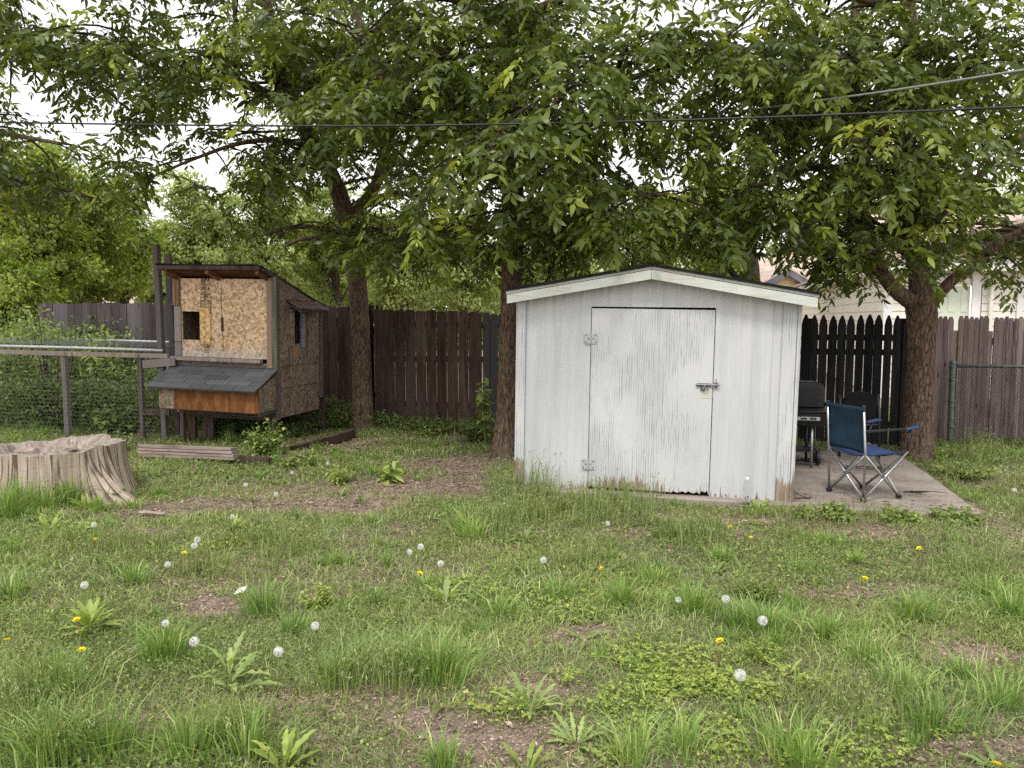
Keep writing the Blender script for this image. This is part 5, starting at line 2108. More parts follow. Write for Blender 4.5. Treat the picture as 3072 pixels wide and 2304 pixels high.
class TreeGrow:
    def __init__(self, seed, gaps=(), zmin=lambda x, y: 2.3, leaf=1.0):
        self.rd = random.Random(seed)
        self.np = np.random.default_rng(seed)
        self.gaps = gaps
        self.zmin = zmin
        self.br = MB()
        self.P, self.D, self.S, self.T = [], [], [], []
        self.leaf = leaf

    def blocked(self, p, pad=0.0):
        if p.z < self.zmin(p.x, p.y): return True
        for c, r in self.gaps:
            if ((p.x - c[0]) / r[0]) ** 2 + ((p.y - c[1]) / r[1]) ** 2 + ((p.z - c[2]) / r[2]) ** 2 < 1: return True
        return False

    def limb(self, pts, rad, s0=.25, spacing=.22, length=(1.2, 2.4), az_bias=None, elev=(5, 40), twig_sp=.14):
        """side branches all along a limb path"""
        L = [0]
        for p, q in zip(pts, pts[1:]): L.append(L[-1] + (q - p).length)
        s = L[-1] * s0
        ga = self.rd.uniform(0, 6.28)
        while s < L[-1]:
            i = max(k for k in range(len(L)) if L[k] <= s)
            i = min(i, len(pts) - 2)
            t = (s - L[i]) / max(1e-6, L[i + 1] - L[i])
            p = pts[i].lerp(pts[i + 1], t)
            ga += 2.4 + self.rd.gauss(0, .5)
            az = ga
            if az_bias is not None and self.rd.random() < .25:
                az = az_bias + self.rd.gauss(0, .7)
            el = R(self.rd.uniform(*elev))
            d = Vector((math.cos(az) * math.cos(el), math.sin(az) * math.cos(el), math.sin(el)))
            l = self.rd.uniform(*length) * (1 - .35 * s / L[-1])
            self.branch(p, d, l, max(.006, min(rad[i] * .4, .022)), twig_sp)
            s += spacing * self.rd.uniform(.7, 1.3)
        # the end of the limb carries leaves too
        self.branch(pts[-1], (pts[-1] - pts[-2]).normalized(), length[0] * .7, rad[-1] * .8, twig_sp)

    def branch(self, p, d, l, r, twig_sp):
        rd = self.rd
        n = 7
        pts, d = [p], d.copy()
        for k in range(n):
            d = (d + Vector((rd.gauss(0, .13), rd.gauss(0, .13), rd.gauss(0, .10) - .07 - .015 * k))).normalized()
            pts.append(pts[-1] + d * l / n)
        if self.blocked(pts[3]) and self.blocked(pts[5]): return
        last = n
        while last > 2 and self.blocked(pts[last]): last -= 1
        pts = pts[:last + 1]
        self.br.tube(pts, [r * (1 - .75 * i / n) + .0025 for i in range(len(pts))], 5, cap=False)
        s, side = l * .22, 1
        while s < l * last / n:
            f = s / l * n
            i = min(int(f), last - 1)
            q = pts[i].lerp(pts[i + 1], f - i)
            dd = (pts[i + 1] - pts[i]).normalized()
            sd = dd.cross(Vector((0, 0, 1)))
            if sd.length < .1: sd = Vector((1, 0, 0))
            sd.normalize()
            a = rd.uniform(.5, 1.1)
            td = (dd * math.cos(a) + sd * side * math.sin(a) + Vector((0, 0, rd.gauss(.06, .25)))).normalized()
            self.twig(q, td, rd.uniform(.22, .55) * (1.15 - .4 * s / l))
            side = -side
            s += twig_sp * rd.uniform(.6, 1.4)
        self.twig(pts[-1], (pts[-1] - pts[-2]).normalized(), .35)

    def twig(self, p, d, l):
        rd = self.rd
        n = 3
        pts, d = [p], d.copy()
        for k in range(n):
            d = (d + Vector((rd.gauss(0, .15), rd.gauss(0, .15), rd.gauss(0, .1) - .12))).normalized()
            pts.append(pts[-1] + d * l / n)
        if self.blocked(pts[2]): return
        self.br.tube(pts, [.0045, .0035, .0028, .002], 3, cap=False)
        m = rd.randint(4, 6)
        tone = rd.uniform(.82, 1.0) if rd.random() < .07 else rd.gauss(.36, .17)
        for k in range(m):
            f = .25 + .75 * (k + .5) / m
            i = min(int(f * n), n - 1)
            q = pts[i].lerp(pts[i + 1], f * n - i)
            dd = (pts[i + 1] - pts[i]).normalized()
            az = rd.uniform(0, 6.28)
            o = Vector((math.cos(az), math.sin(az), rd.uniform(-.28, .22)))
            v = (dd * .6 + o * .8).normalized()
            self.P.append(tuple(q)); self.D.append(tuple(v)); self.S.append(rd.uniform(.75, 1.25)); self.T.append(tone)
        self.P.append(tuple(pts[-1])); self.D.append(tuple((d + Vector((0, 0, -.15))).normalized())); self.S.append(rd.uniform(.9, 1.3)); self.T.append(tone + .12)

    def leaves(self, name, tone=None):
        P, D, S = np.array(self.P), nrm(np.array(self.D)), np.array(self.S) * self.leaf
        g = self.np
        N = len(P)
        Lr = g.uniform(.15, .24, N) * S
        down = np.array([0, 0, -1.0])
        droop = g.uniform(.05, .5, N)
        up = np.array([0, 0, 1.0])
        side = nrm(np.cross(D, up) + g.normal(0, .15, (N, 3)))
        base_r = np.clip(np.array(self.T) + g.normal(0, .08, N), 0, 1)
        bag = LeafBag()
        for t, sgn in ((.42, 1), (.42, -1), (.68, 1), (.68, -1), (.92, 1), (.92, -1), (1.0, 0)):
            keep = g.random(N) < .93
            b = P + D * (Lr * t)[:, None] + down * (Lr * droop * t * t)[:, None]
            dt = nrm(D + down * (2 * droop * t)[:, None] * .6)
            an = g.normal(.95, .16, N)
            if sgn:
                d = dt * np.cos(an)[:, None] + side * (sgn * np.sin(an))[:, None]
                sz = .088 if t < .5 else .104
            else:
                d = dt
                sz = .114
            d = nrm(d + down * g.uniform(.0, .45, N)[:, None] + g.normal(0, .10, (N, 3)))
            n = nrm(np.cross(side, D) * -1 + up * .9 + g.normal(0, .28, (N, 3)))
            n = np.where((n[:, 2:] < 0), -n, n)
            L = sz * S * g.uniform(.65, 1.25, N)
            W = L * g.uniform(.26, .36, N)
            r = np.clip(base_r + g.normal(0, .07, N), 0, 1)
            k = keep
            bag.add6(b[k], d[k], n[k], L[k], W[k], g.uniform(.1, .9, N)[k], r[k])
        return bag.mesh(name)


# where the sky shows through the crowns (middle, half-axes in metres)
def gap(u, v, Y, ru, rv, ry=4.0):
    p = at(u, v, Y)
    k = Y / F
    return ((p.x, p.y, p.z), (ru * k * .85, ry, rv * k * .85))


GAPS = [gap(110, 255, 9, 75, 65), gap(165, 215, 9, 60, 30), gap(330, 30, 9.5, 50, 60), gap(430, 60, 9.5, 70, 55), gap(410, 470, 10, 60, 120), gap(470, 640, 10, 30, 110), gap(420, 150, 10, 50, 40),
        gap(700, 440, 10, 95, 28), gap(755, 330, 10, 40, 24), gap(650, 520, 10, 80, 60), gap(1190, 360, 10, 40, 26), gap(1285, 690, 9.6, 70, 36), gap(1400, 640, 9.6, 32, 45), gap(1375, 745, 9.2, 26, 26), gap(1480, 450, 9.2, 36, 22),
        gap(1900, 130, 8.5, 75, 75), gap(1845, 395, 8.5, 46, 26), gap(2395, 85, 8.5, 60, 65), gap(2000, 60, 8.5, 50, 60), gap(2065, 15, 8.5, 70, 22), gap(2920, 75, 8.5, 50, 60), gap(2850, 135, 8.5, 40, 40), gap(3010, 20, 8.5, 60, 28), gap(2865, 545, 8.5, 60, 75),
        gap(2350, 470, 8.6, 35, 60), gap(1980, 600, 8.6, 42, 40), gap(2405, 700, 8.5, 38, 55), gap(2500, 560, 8.6, 22, 22), gap(560, 90, 9.5, 26, 36), gap(250, 330, 9.5, 30, 46), gap(840, 260, 10, 36, 22), gap(3000, 270, 8.5, 36, 30)]
# the lower limbs stand clear of leaves on the yard side
for (u, v, Y, ru, rv, ry) in ((900, 350, 8.6, 55, 60, 1.6), (960, 450, 8.8, 50, 60, 1.7), (1015, 560, 9.0, 45, 65, 1.6), (1050, 660, 9.2, 50, 50, 1.5), (560, 235, 7.4, 70, 30, 1.3), (430, 185, 7.0, 70, 30, 1.3), (1420, 470, 7.3, 45, 55, 1.2), (1330, 385, 7.1, 45, 45, 1.2), (1535, 520, 7.2, 40, 70, 1.2),
                              (2762, 890, 7.2, 110, 75, 1.7), (2730, 740, 7.2, 60, 75, 1.6), (2716, 600, 7.3, 38, 60, 1.4), (2870, 850, 7.1, 90, 60, 1.6), (2980, 745, 7.0, 70, 45, 1.5), (2680, 860, 7.1, 90, 70, 1.7), (2480, 905, 7.5, 220, 45, 2.5), (2365, 815, 7.6, 190, 110, 3.4), (2580, 890, 7.4, 120, 60, 2.4), (2300, 880, 7.6, 120, 50, 2.5), (1075, 760, 9.3, 40, 30, 1.2), (1535, 700, 7.3, 30, 40, 1.0)):
    GAPS.append(gap(u, v, Y, ru, rv, ry))


def big_tree(name, label, trunk, limbs, seed, zmin, leaf=1.0, root_flare=True, group=None, extra=()):
    tp, tr = px_path(trunk)
    base = tp[0].copy()
    rd = random.Random(seed)
    root = empty(name, (base.x, base.y, 0), (0, 0, 0), label, 'tree', group)
    o = Vector((base.x, base.y, 0))
    mb = MB()
    P, Rr = smooth_path(tp, tr, 9)
    P = [Vector((P[0].x, P[0].y, -.15))] + P
    Rr = [Rr[0] * 1.15] + Rr
    barky(mb, [p - o for p in P], Rr, 26, rd)
    tg = TreeGrow(seed, GAPS, zmin, leaf)
    first_fork = True
    for lb in limbs:
        lp, lr = px_path(lb['p'])
        Q, Qr = smooth_path(lp, lr, 6)
        barky(mb, [p - o for p in Q], Qr, 14, rd, .045)
        kw = {k: v for k, v in lb.items() if k != 'p'}
        tg.limb(Q, Qr, **kw)
    for (p, d, l) in extra:
        tg.branch(Vector(p), Vector(d).normalized(), l, .016, .13)
    t_ = mb.build('trunk', M['bark'], root, smooth=True, fix=False)
    tg.br.v = [(x - o.x, y - o.y, z) for x, y, z in tg.br.v]
    b = tg.br.build('branches', M['twig'], root, smooth=True, fix=False)
    me = tg.leaves('crown')
    co = np.empty(len(me.vertices) * 3, np.float32)
    me.vertices.foreach_get('co', co)
    co = co.reshape(-1, 3) - np.array(o, np.float32)
    me.vertices.foreach_set('co', co.ravel())
    me.update()
    link('crown', me, M['leaf_tree'], root)
    print(name, 'compound leaves', len(tg.P))


GRP = 'walnut like trees along the back fence'
# left tree, in front of the board fence
big_tree('shade_tree', 'left shade tree with a ridged brown trunk standing just right of the coop',
         [(1098, 1296, 10.75, .215), (1092, 1262, 10.75, .165), (1088, 1180, 10.75, .142), (1083, 1050, 10.75, .133), (1075, 900, 10.75, .132), (1066, 790, 10.75, .135), (1052, 710, 10.72, .14), (1040, 640, 10.7, .15)],
         [dict(p=[(1040, 650, 10.7, .125), (1010, 560, 10.6, .115), (955, 450, 10.4, .105), (885, 335, 10.1, .095), (850, 250, 9.9, .085), (825, 150, 9.7, .075), (800, 0, 9.5, .06), (770, -220, 9.3, .04)], s0=.12, spacing=.2, length=(1.3, 2.5), az_bias=-1.8),
          dict(p=[(900, 350, 10.15, .07), (790, 275, 9.7, .06), (660, 232, 9.3, .052), (560, 238, 9.0, .045), (480, 208, 8.7, .038), (400, 165, 8.4, .03), (300, 108, 8.1, .02)], s0=.15, spacing=.17, length=(.9, 1.9), az_bias=-1.9),
          dict(p=[(660, 235, 9.3, .04), (690, 190, 9.2, .036), (710, 120, 9.1, .03), (700, 0, 9.0, .02)], s0=.2, spacing=.2, length=(.8, 1.6)),
          dict(p=[(1048, 670, 10.7, .10), (1085, 615, 10.8, .085), (1125, 560, 10.9, .08), (1160, 430, 11.0, .07), (1185, 280, 11.1, .06), (1195, 80, 11.2, .045), (1190, -200, 11.3, .03)], s0=.2, spacing=.22, length=(1.2, 2.3)),
          dict(p=[(950, 445, 10.4, .045), (840, 420, 10.0, .036), (720, 430, 9.6, .028), (600, 470, 9.2, .02), (480, 520, 9.0, .014)], s0=.15, spacing=.16, length=(.7, 1.5), elev=(-15, 25)),
          dict(p=[(1055, 720, 10.7, .05), (985, 690, 10.2, .04), (890, 680, 9.8, .03), (800, 700, 9.4, .02)], s0=.15, spacing=.16, length=(.7, 1.3), elev=(-10, 25)),
          dict(p=[(1066, 770, 10.7, .045), (1050, 730, 10.0, .036), (1090, 715, 9.4, .026), (1130, 730, 9.0, .018)], s0=.3, spacing=.16, length=(.6, 1.2), elev=(-10, 25)),
          dict(p=[(1085, 615, 10.8, .05), (1180, 580, 10.4, .04), (1260, 590, 10.1, .03)], s0=.2, spacing=.16, length=(.7, 1.4), elev=(-25, 20)),
          dict(p=[(1060, 745, 10.6, .04), (1000, 715, 9.9, .032), (920, 715, 9.3, .024), (850, 740, 8.9, .015)], s0=.2, spacing=.13, length=(.6, 1.2), elev=(-20, 15)),
          dict(p=[(1062, 760, 10.6, .035), (1120, 690, 10.0, .028), (1200, 690, 9.6, .02), (1290, 710, 9.3, .014)], s0=.25, spacing=.13, length=(.6, 1.2), elev=(-20, 15)),
          dict(p=[(840, 230, 9.9, .06), (930, 160, 9.6, .05), (1060, 120, 9.2, .04), (1180, 60, 8.8, .03)], s0=.1, spacing=.17, length=(1.0, 2.0), elev=(-15, 30)),
          dict(p=[(955, 450, 10.4, .045), (1010, 380, 10.2, .04), (1080, 330, 9.9, .03), (1150, 300, 9.6, .02)], s0=.2, spacing=.17, length=(.9, 1.7), elev=(-15, 25)),
          dict(p=[(800, 0, 9.5, .05), (640, -100, 9.0, .04), (420, -180, 8.6, .03), (250, -240, 8.2, .02)], s0=.1, spacing=.24, length=(1.0, 2.0), elev=(-25, 30)),
          ], 101, lambda x, y: 2.40 + (.15 if x < -1.8 else 0) + (.25 if x < -2.3 else 0) + (.15 if x < -4.0 else 0), 1.0, group=GRP)

# middle tree, beside the shed
big_tree('shade_tree', 'middle shade tree with a straight dark trunk beside the left wall of the shed',
         [(1518, 1385, 8.6, .235), (1520, 1340, 8.6, .175), (1524, 1250, 8.6, .135), (1528, 1080, 8.6, .122), (1532, 900, 8.6, .118), (1538, 720, 8.6, .12), (1540, 560, 8.6, .122), (1536, 430, 8.6, .112), (1550, 300, 8.6, .1), (1562, 120, 8.6, .09), (1565, -60, 8.6, .075), (1568, -300, 8.6, .05)],
         [dict(p=[(1540, 600, 8.6, .1), (1538, 430, 8.6, .10), (1550, 300, 8.6, .09), (1562, 120, 8.6, .08), (1565, -60, 8.6, .07), (1568, -300, 8.6, .045)], s0=.08, spacing=.17, length=(1.3, 2.7), az_bias=-1.57),
          dict(p=[(1522, 540, 8.6, .085), (1455, 515, 8.55, .08), (1400, 450, 8.5, .072), (1350, 395, 8.4, .066), (1270, 330, 8.3, .058), (1180, 255, 8.2, .048), (1110, 150, 8.1, .038), (1060, 20, 8.0, .025)], s0=.25, spacing=.18, length=(1.0, 2.2), az_bias=-1.6),
          dict(p=[(1548, 560, 8.6, .06), (1640, 475, 8.3, .052), (1750, 385, 8.0, .044), (1830, 260, 7.7, .034), (1890, 100, 7.5, .022)], s0=.2, spacing=.18, length=(.9, 1.9), az_bias=-1.2),
          dict(p=[(1548, 660, 8.6, .05), (1660, 620, 8.1, .042), (1790, 590, 7.6, .033), (1930, 580, 7.2, .024), (2060, 600, 6.9, .015)], s0=.15, spacing=.14, length=(.8, 1.6), elev=(-12, 25)),
          dict(p=[(1540, 640, 8.5, .045), (1500, 540, 7.9, .036), (1470, 470, 7.2, .028), (1500, 400, 6.6, .018)], s0=.25, spacing=.17, length=(.7, 1.5), elev=(-10, 30)),
          dict(p=[(1545, 560, 8.5, .045), (1600, 430, 7.7, .036), (1650, 340, 7.0, .026), (1700, 270, 6.4, .018)], s0=.25, spacing=.17, length=(.7, 1.4), elev=(-10, 30)),
          dict(p=[(1530, 720, 8.6, .04), (1440, 690, 8.5, .034), (1340, 690, 8.4, .026), (1230, 710, 8.3, .016)], s0=.2, spacing=.16, length=(.6, 1.2), elev=(-15, 25)),
          dict(p=[(1542, 735, 8.6, .04), (1600, 700, 8.2, .032), (1690, 690, 7.9, .024), (1800, 690, 7.7, .016)], s0=.2, spacing=.15, length=(.6, 1.2), elev=(-15, 25)),
          dict(p=[(1535, 745, 8.55, .035), (1515, 735, 8.0, .03), (1480, 740, 7.5, .02)], s0=.3, spacing=.15, length=(.5, .9), elev=(-15, 20)),
          dict(p=[(1830, 260, 7.7, .035), (1960, 210, 7.6, .028), (2100, 160, 7.5, .02), (2230, 70, 7.4, .014)], s0=.1, spacing=.2, length=(.7, 1.4)),
          dict(p=[(1560, 100, 8.6, .05), (1400, 20, 8.0, .04), (1250, -60, 7.5, .03)], s0=.2, spacing=.2, length=(.9, 1.8), elev=(-25, 30)),
          dict(p=[(1555, 230, 8.6, .05), (1440, 180, 8.1, .04), (1330, 160, 7.7, .03), (1230, 170, 7.3, .02)], s0=.15, spacing=.17, length=(.9, 1.8), elev=(-20, 25)),
          dict(p=[(1555, 250, 8.6, .05), (1680, 180, 8.2, .04), (1780, 150, 7.8, .03), (1860, 180, 7.4, .02)], s0=.15, spacing=.17, length=(.8, 1.5), elev=(-20, 25)),
          dict(p=[(1560, 50, 8.6, .05), (1680, 0, 8.1, .04), (1800, -20, 7.7, .03)], s0=.15, spacing=.2, length=(.8, 1.6), elev=(-25, 25)),
          ], 202, lambda x, y: 2.30, 1.02, group=GRP)

# right tree, forked, beside the stockade fence
big_tree('shade_tree', 'right shade tree forking low above the black picket fence by the patio',
         [(2742, 1392, 8.5, .235), (2750, 1350, 8.5, .18), (2756, 1250, 8.5, .15), (2760, 1120, 8.5, .138), (2764, 1010, 8.5, .142), (2766, 950, 8.5, .160), (2764, 905, 8.5, .165), (2760, 870, 8.5, .13)],
         [dict(p=[(2762, 900, 8.5, .13), (2758, 820, 8.5, .112), (2745, 760, 8.5, .11), (2720, 700, 8.5, .112), (2712, 640, 8.5, .105), (2716, 560, 8.5, .098), (2722, 430, 8.5, .09), (2734, 240, 8.5, .08), (2728, 40, 8.5, .068), (2715, -250, 8.5, .045)], s0=.16, spacing=.16, length=(1.2, 2.5), az_bias=-1.57),
          dict(p=[(2752, 915, 8.5, .10), (2705, 885, 8.45, .085), (2672, 855, 8.4, .078), (2645, 815, 8.4, .07), (2620, 740, 8.4, .062), (2590, 640, 8.4, .058), (2572, 500, 8.4, .052), (2568, 320, 8.4, .045), (2565, 100, 8.4, .036), (2560, -150, 8.4, .025)], s0=.22, spacing=.17, length=(1.0, 2.2), az_bias=-2.0),
          dict(p=[(2780, 925, 8.5, .085), (2815, 885, 8.45, .066), (2860, 838, 8.4, .06), (2905, 808, 8.35, .055), (2955, 765, 8.3, .052), (3010, 722, 8.2, .048), (3090, 680, 8.1, .04), (3200, 600, 8.0, .03)], s0=.38, spacing=.16, length=(.8, 1.8), elev=(-15, 35)),
          dict(p=[(2722, 690, 8.5, .05), (2820, 650, 8.3, .042), (2900, 560, 8.2, .034), (2990, 480, 8.1, .026), (3080, 400, 8.0, .018)], s0=.2, spacing=.18, length=(.8, 1.6)),
          dict(p=[(2600, 680, 8.4, .04), (2540, 660, 8.0, .034), (2450, 650, 7.7, .026), (2350, 640, 7.5, .018)], s0=.15, spacing=.16, length=(.7, 1.4), elev=(-15, 25)),
          dict(p=[(2570, 420, 8.4, .042), (2450, 360, 8.0, .034), (2330, 310, 7.6, .026), (2220, 290, 7.3, .016)], s0=.1, spacing=.16, length=(.8, 1.6), elev=(-10, 30)),
          dict(p=[(2715, 600, 8.4, .04), (2690, 520, 7.7, .034), (2660, 440, 7.0, .025), (2640, 380, 6.5, .016)], s0=.25, spacing=.16, length=(.6, 1.3), elev=(-10, 30)),
          dict(p=[(2745, 780, 8.4, .035), (2690, 740, 7.9, .028), (2640, 740, 7.4, .02), (2600, 760, 7.1, .014)], s0=.25, spacing=.14, length=(.5, 1.1), elev=(-15, 20)),
          dict(p=[(2640, 810, 8.4, .034), (2560, 800, 8.2, .028), (2480, 810, 8.0, .02)], s0=.15, spacing=.14, length=(.5, 1.0), elev=(-15, 20)),
          dict(p=[(2730, 240, 8.5, .05), (2860, 200, 8.1, .04), (2990, 150, 7.7, .028), (3110, 90, 7.4, .02)], s0=.25, spacing=.2, length=(.8, 1.6)),
          dict(p=[(2728, 40, 8.5, .05), (2600, 0, 7.8, .04), (2450, -40, 7.2, .03)], s0=.2, spacing=.2, length=(.9, 1.6), elev=(-25, 30)),
          dict(p=[(2570, 250, 8.4, .04), (2460, 180, 8.0, .03), (2330, 160, 7.6, .024), (2200, 190, 7.3, .014)], s0=.15, spacing=.16, length=(.7, 1.4), elev=(-15, 25)),
          dict(p=[(2735, 330, 8.5, .045), (2650, 250, 7.8, .035), (2560, 190, 7.2, .025), (2480, 160, 6.7, .016)], s0=.2, spacing=.16, length=(.7, 1.4), elev=(-15, 25)),
          dict(p=[(2568, 520, 8.4, .04), (2480, 500, 7.9, .03), (2380, 520, 7.5, .022), (2260, 560, 7.2, .014)], s0=.15, spacing=.15, length=(.6, 1.2), elev=(-20, 20)),
          ], 303, lambda x, y: 2.0 if x < 3.9 else (2.18 if x < 5.0 else 2.02), .98, group=GRP)

# tree outside the frame at upper left: only its drooping boughs reach in
big_tree('shade_tree', 'shade tree mostly beyond the left edge with only drooping leafy boughs showing',
         [(-620, 1420, 8.4, .22), (-610, 1000, 8.4, .15), (-600, 500, 8.4, .14), (-590, 100, 8.4, .12), (-580, -200, 8.4, .08)],
         [dict(p=[(-590, 260, 8.4, .07), (-400, 140, 8.4, .06), (-200, 100, 8.4, .05), (0, 130, 8.4, .036), (200, 160, 8.3, .028), (340, 185, 8.2, .016)], s0=.3, spacing=.17, length=(.8, 1.6), elev=(-20, 25)),
          dict(p=[(-590, 120, 8.4, .07), (-380, -60, 8.2, .06), (-150, -120, 8.0, .045), (60, -120, 7.8, .032), (220, -90, 7.7, .02)], s0=.3, spacing=.18, length=(.9, 1.7), elev=(-25, 25)),
          dict(p=[(-595, 420, 8.4, .06), (-400, 360, 8.2, .05), (-180, 350, 8.0, .036), (20, 400, 7.9, .026), (180, 430, 7.8, .016)], s0=.4, spacing=.17, length=(.7, 1.3), elev=(-25, 15)),
          dict(p=[(-598, 520, 8.4, .05), (-350, 500, 8.6, .04), (-80, 520, 8.8, .03), (150, 560, 9.0, .02), (300, 600, 9.1, .014)], s0=.45, spacing=.2, length=(.5, 1.0), elev=(-25, 15)),
          ], 404, lambda x, y: 2.9, .95, group=GRP)


# ------------------------------------------------------------------ trees beyond the fence
def far_tree(label, u, Y, v_top, v_bot, ru, nclump, per, size, mat, seed, trunk_r=.12, lean=0.0, clump=.42, name='leafy_tree', trunk_u=None):
    g = np.random.default_rng(seed)
    rd = random.Random(seed)
    top, bot = at(u, v_top, Y).z, max(.1, at(u, v_bot, Y).z)
    cx = at(u, 950, Y).x
    tx = cx if trunk_u is None else at(trunk_u, 950, Y).x
    rx = ru * Y / F
    root = empty(name, (tx, Y, 0), (0, 0, 0), label, 'tree', 'trees beyond the fence')
    zc, rz = (top + bot) / 2, (top - bot) / 2
    # clump centres, crowded toward the outside
    d = nrm(g.normal(0, 1, (nclump, 3)))
    rr = g.random(nclump) ** .42
    C = np.array([cx - tx, 0, zc]) + d * rr[:, None] * np.array([rx, rx * .8, rz])
    C += g.normal(0, .12, C.shape)
    mb = MB()
    pts = [Vector((0, 0, -.1)), Vector((0, 0, .4)), Vector((lean * .3 + .05, 0, zc * .45)), Vector((lean * .7 + (cx - tx) * .6, 0, zc)), Vector((lean + (cx - tx), 0, top - rz * .3))]
    P, Rr = smooth_path(pts, [trunk_r * 1.3, trunk_r, trunk_r * .85, trunk_r * .6, trunk_r * .2], 5)
    barky(mb, P, Rr, 9, rd, .05)
    for k in rd.sample(range(nclump), min(nclump, 26)):
        q = Vector(C[k])
        s = P[min(len(P) - 2, max(6, int(len(P) * (.35 + .5 * max(0, min(1, (q.z - bot) / (2 * rz)))))))]
        m_ = s.lerp(q, .5) + Vector((rd.gauss(0, .1), rd.gauss(0, .1), .12))
        mb.tube([s, m_, q], [trunk_r * .32, trunk_r * .2, .012], 5, cap=False)
    mb.build('trunk', M['bark_far'], root, smooth=True, fix=False)
    N = nclump * per
    ci = np.repeat(np.arange(nclump), per)
    cr = clump * g.uniform(.6, 1.35, nclump)
    off = nrm(g.normal(0, 1, (N, 3))) * (g.random(N) ** .45)[:, None]
    off *= np.stack([cr[ci], cr[ci], cr[ci] * .62], 1)
    b = C[ci] + off
    out = nrm(off + d[ci] * .35)
    dr = nrm(out * .7 + g.normal(0, .55, (N, 3)) + np.array([0, 0, -.35]))
    n = nrm(np.array([0, 0, .8]) + out * .7 + g.normal(0, .4, (N, 3)))
    L = size * g.uniform(.65, 1.35, N)
    r = np.clip(g.normal(.45, .2, N) + np.repeat(g.normal(0, .13, nclump), per), 0, 1)
    bag = LeafBag()
    bag.add4(b, dr, n, L, L * g.uniform(.42, .62, N), r)
    link('crown', bag.mesh('crown'), mat, root)


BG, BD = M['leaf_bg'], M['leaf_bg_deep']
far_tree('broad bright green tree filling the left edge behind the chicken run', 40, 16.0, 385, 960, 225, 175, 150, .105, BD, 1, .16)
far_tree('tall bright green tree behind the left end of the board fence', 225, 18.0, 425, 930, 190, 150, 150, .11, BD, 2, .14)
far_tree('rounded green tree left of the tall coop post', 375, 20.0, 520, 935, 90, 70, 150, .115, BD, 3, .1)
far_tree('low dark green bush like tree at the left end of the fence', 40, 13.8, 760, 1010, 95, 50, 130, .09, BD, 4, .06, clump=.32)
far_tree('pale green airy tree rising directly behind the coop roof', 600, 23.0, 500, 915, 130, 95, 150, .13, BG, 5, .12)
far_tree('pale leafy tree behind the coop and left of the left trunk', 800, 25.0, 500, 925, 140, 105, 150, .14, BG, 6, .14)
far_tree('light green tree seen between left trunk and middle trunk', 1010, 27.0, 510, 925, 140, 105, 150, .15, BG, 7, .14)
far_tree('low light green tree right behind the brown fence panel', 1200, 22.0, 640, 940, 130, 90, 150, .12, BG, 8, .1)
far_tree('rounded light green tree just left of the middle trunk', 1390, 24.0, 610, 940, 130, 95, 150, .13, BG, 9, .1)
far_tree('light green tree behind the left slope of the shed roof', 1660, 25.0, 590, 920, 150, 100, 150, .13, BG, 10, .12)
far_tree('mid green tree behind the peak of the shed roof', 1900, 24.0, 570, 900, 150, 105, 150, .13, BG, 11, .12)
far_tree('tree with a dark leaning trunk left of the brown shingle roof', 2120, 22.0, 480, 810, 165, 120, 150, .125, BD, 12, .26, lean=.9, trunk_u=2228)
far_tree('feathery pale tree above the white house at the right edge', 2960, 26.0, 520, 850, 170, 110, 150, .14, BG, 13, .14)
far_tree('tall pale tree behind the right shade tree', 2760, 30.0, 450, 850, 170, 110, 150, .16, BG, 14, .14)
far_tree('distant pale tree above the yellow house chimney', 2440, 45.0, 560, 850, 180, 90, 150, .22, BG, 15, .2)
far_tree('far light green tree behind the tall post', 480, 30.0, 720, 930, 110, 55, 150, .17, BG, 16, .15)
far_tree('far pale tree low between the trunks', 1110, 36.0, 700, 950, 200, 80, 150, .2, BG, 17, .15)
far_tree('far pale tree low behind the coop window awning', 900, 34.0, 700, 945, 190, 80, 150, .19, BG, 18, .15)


# a hedge like mass closing the view below the far crowns
def far_wood():
    g = np.random.default_rng(77)
    N = 110000
    x = g.uniform(-32, 13, N)
    y = 40 + g.normal(0, 1.2, N)
    hgt = 4.4 + .7 * np.sin(x * .7) + .5 * np.sin(x * 1.9 + 1)
    z = g.random(N) ** .8 * hgt
    bag = LeafBag()
    bag.add4(np.stack([x, y, z], 1), nrm(g.normal(0, 1, (N, 3))), nrm(g.normal(0, .5, (N, 3)) + [0, -.4, .8]), g.uniform(.15, .3, N), g.uniform(.08, .16, N), np.clip(g.normal(.5, .2, N), 0, 1))
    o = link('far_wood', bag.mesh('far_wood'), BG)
    tag(o, 'distant low band of pale green woodland beyond the yards', 'woodland', kind='stuff')


far_wood()
# ================================================================== lawn and plants
def vnoise(x, y, sc, seed):
    g = np.random.default_rng(seed)
    T = g.random((256, 256))
    u, v = x * sc + 500, y * sc + 500
    i, j = np.floor(u).astype(int), np.floor(v).astype(int)
    a, b = u - i, v - j
    a, b = a * a * (3 - 2 * a), b * b * (3 - 2 * b)
    t = lambda p, q: T[p % 256, q % 256]
    return (t(i, j) * (1 - a) + t(i + 1, j) * a) * (1 - b) + (t(i, j + 1) * (1 - a) + t(i + 1, j + 1) * a) * b


def fbm(x, y, sc, seed):
    return .55 * vnoise(x, y, sc, seed) + .3 * vnoise(x, y, sc * 2.1, seed + 1) + .15 * vnoise(x, y, sc * 4.3, seed + 2)


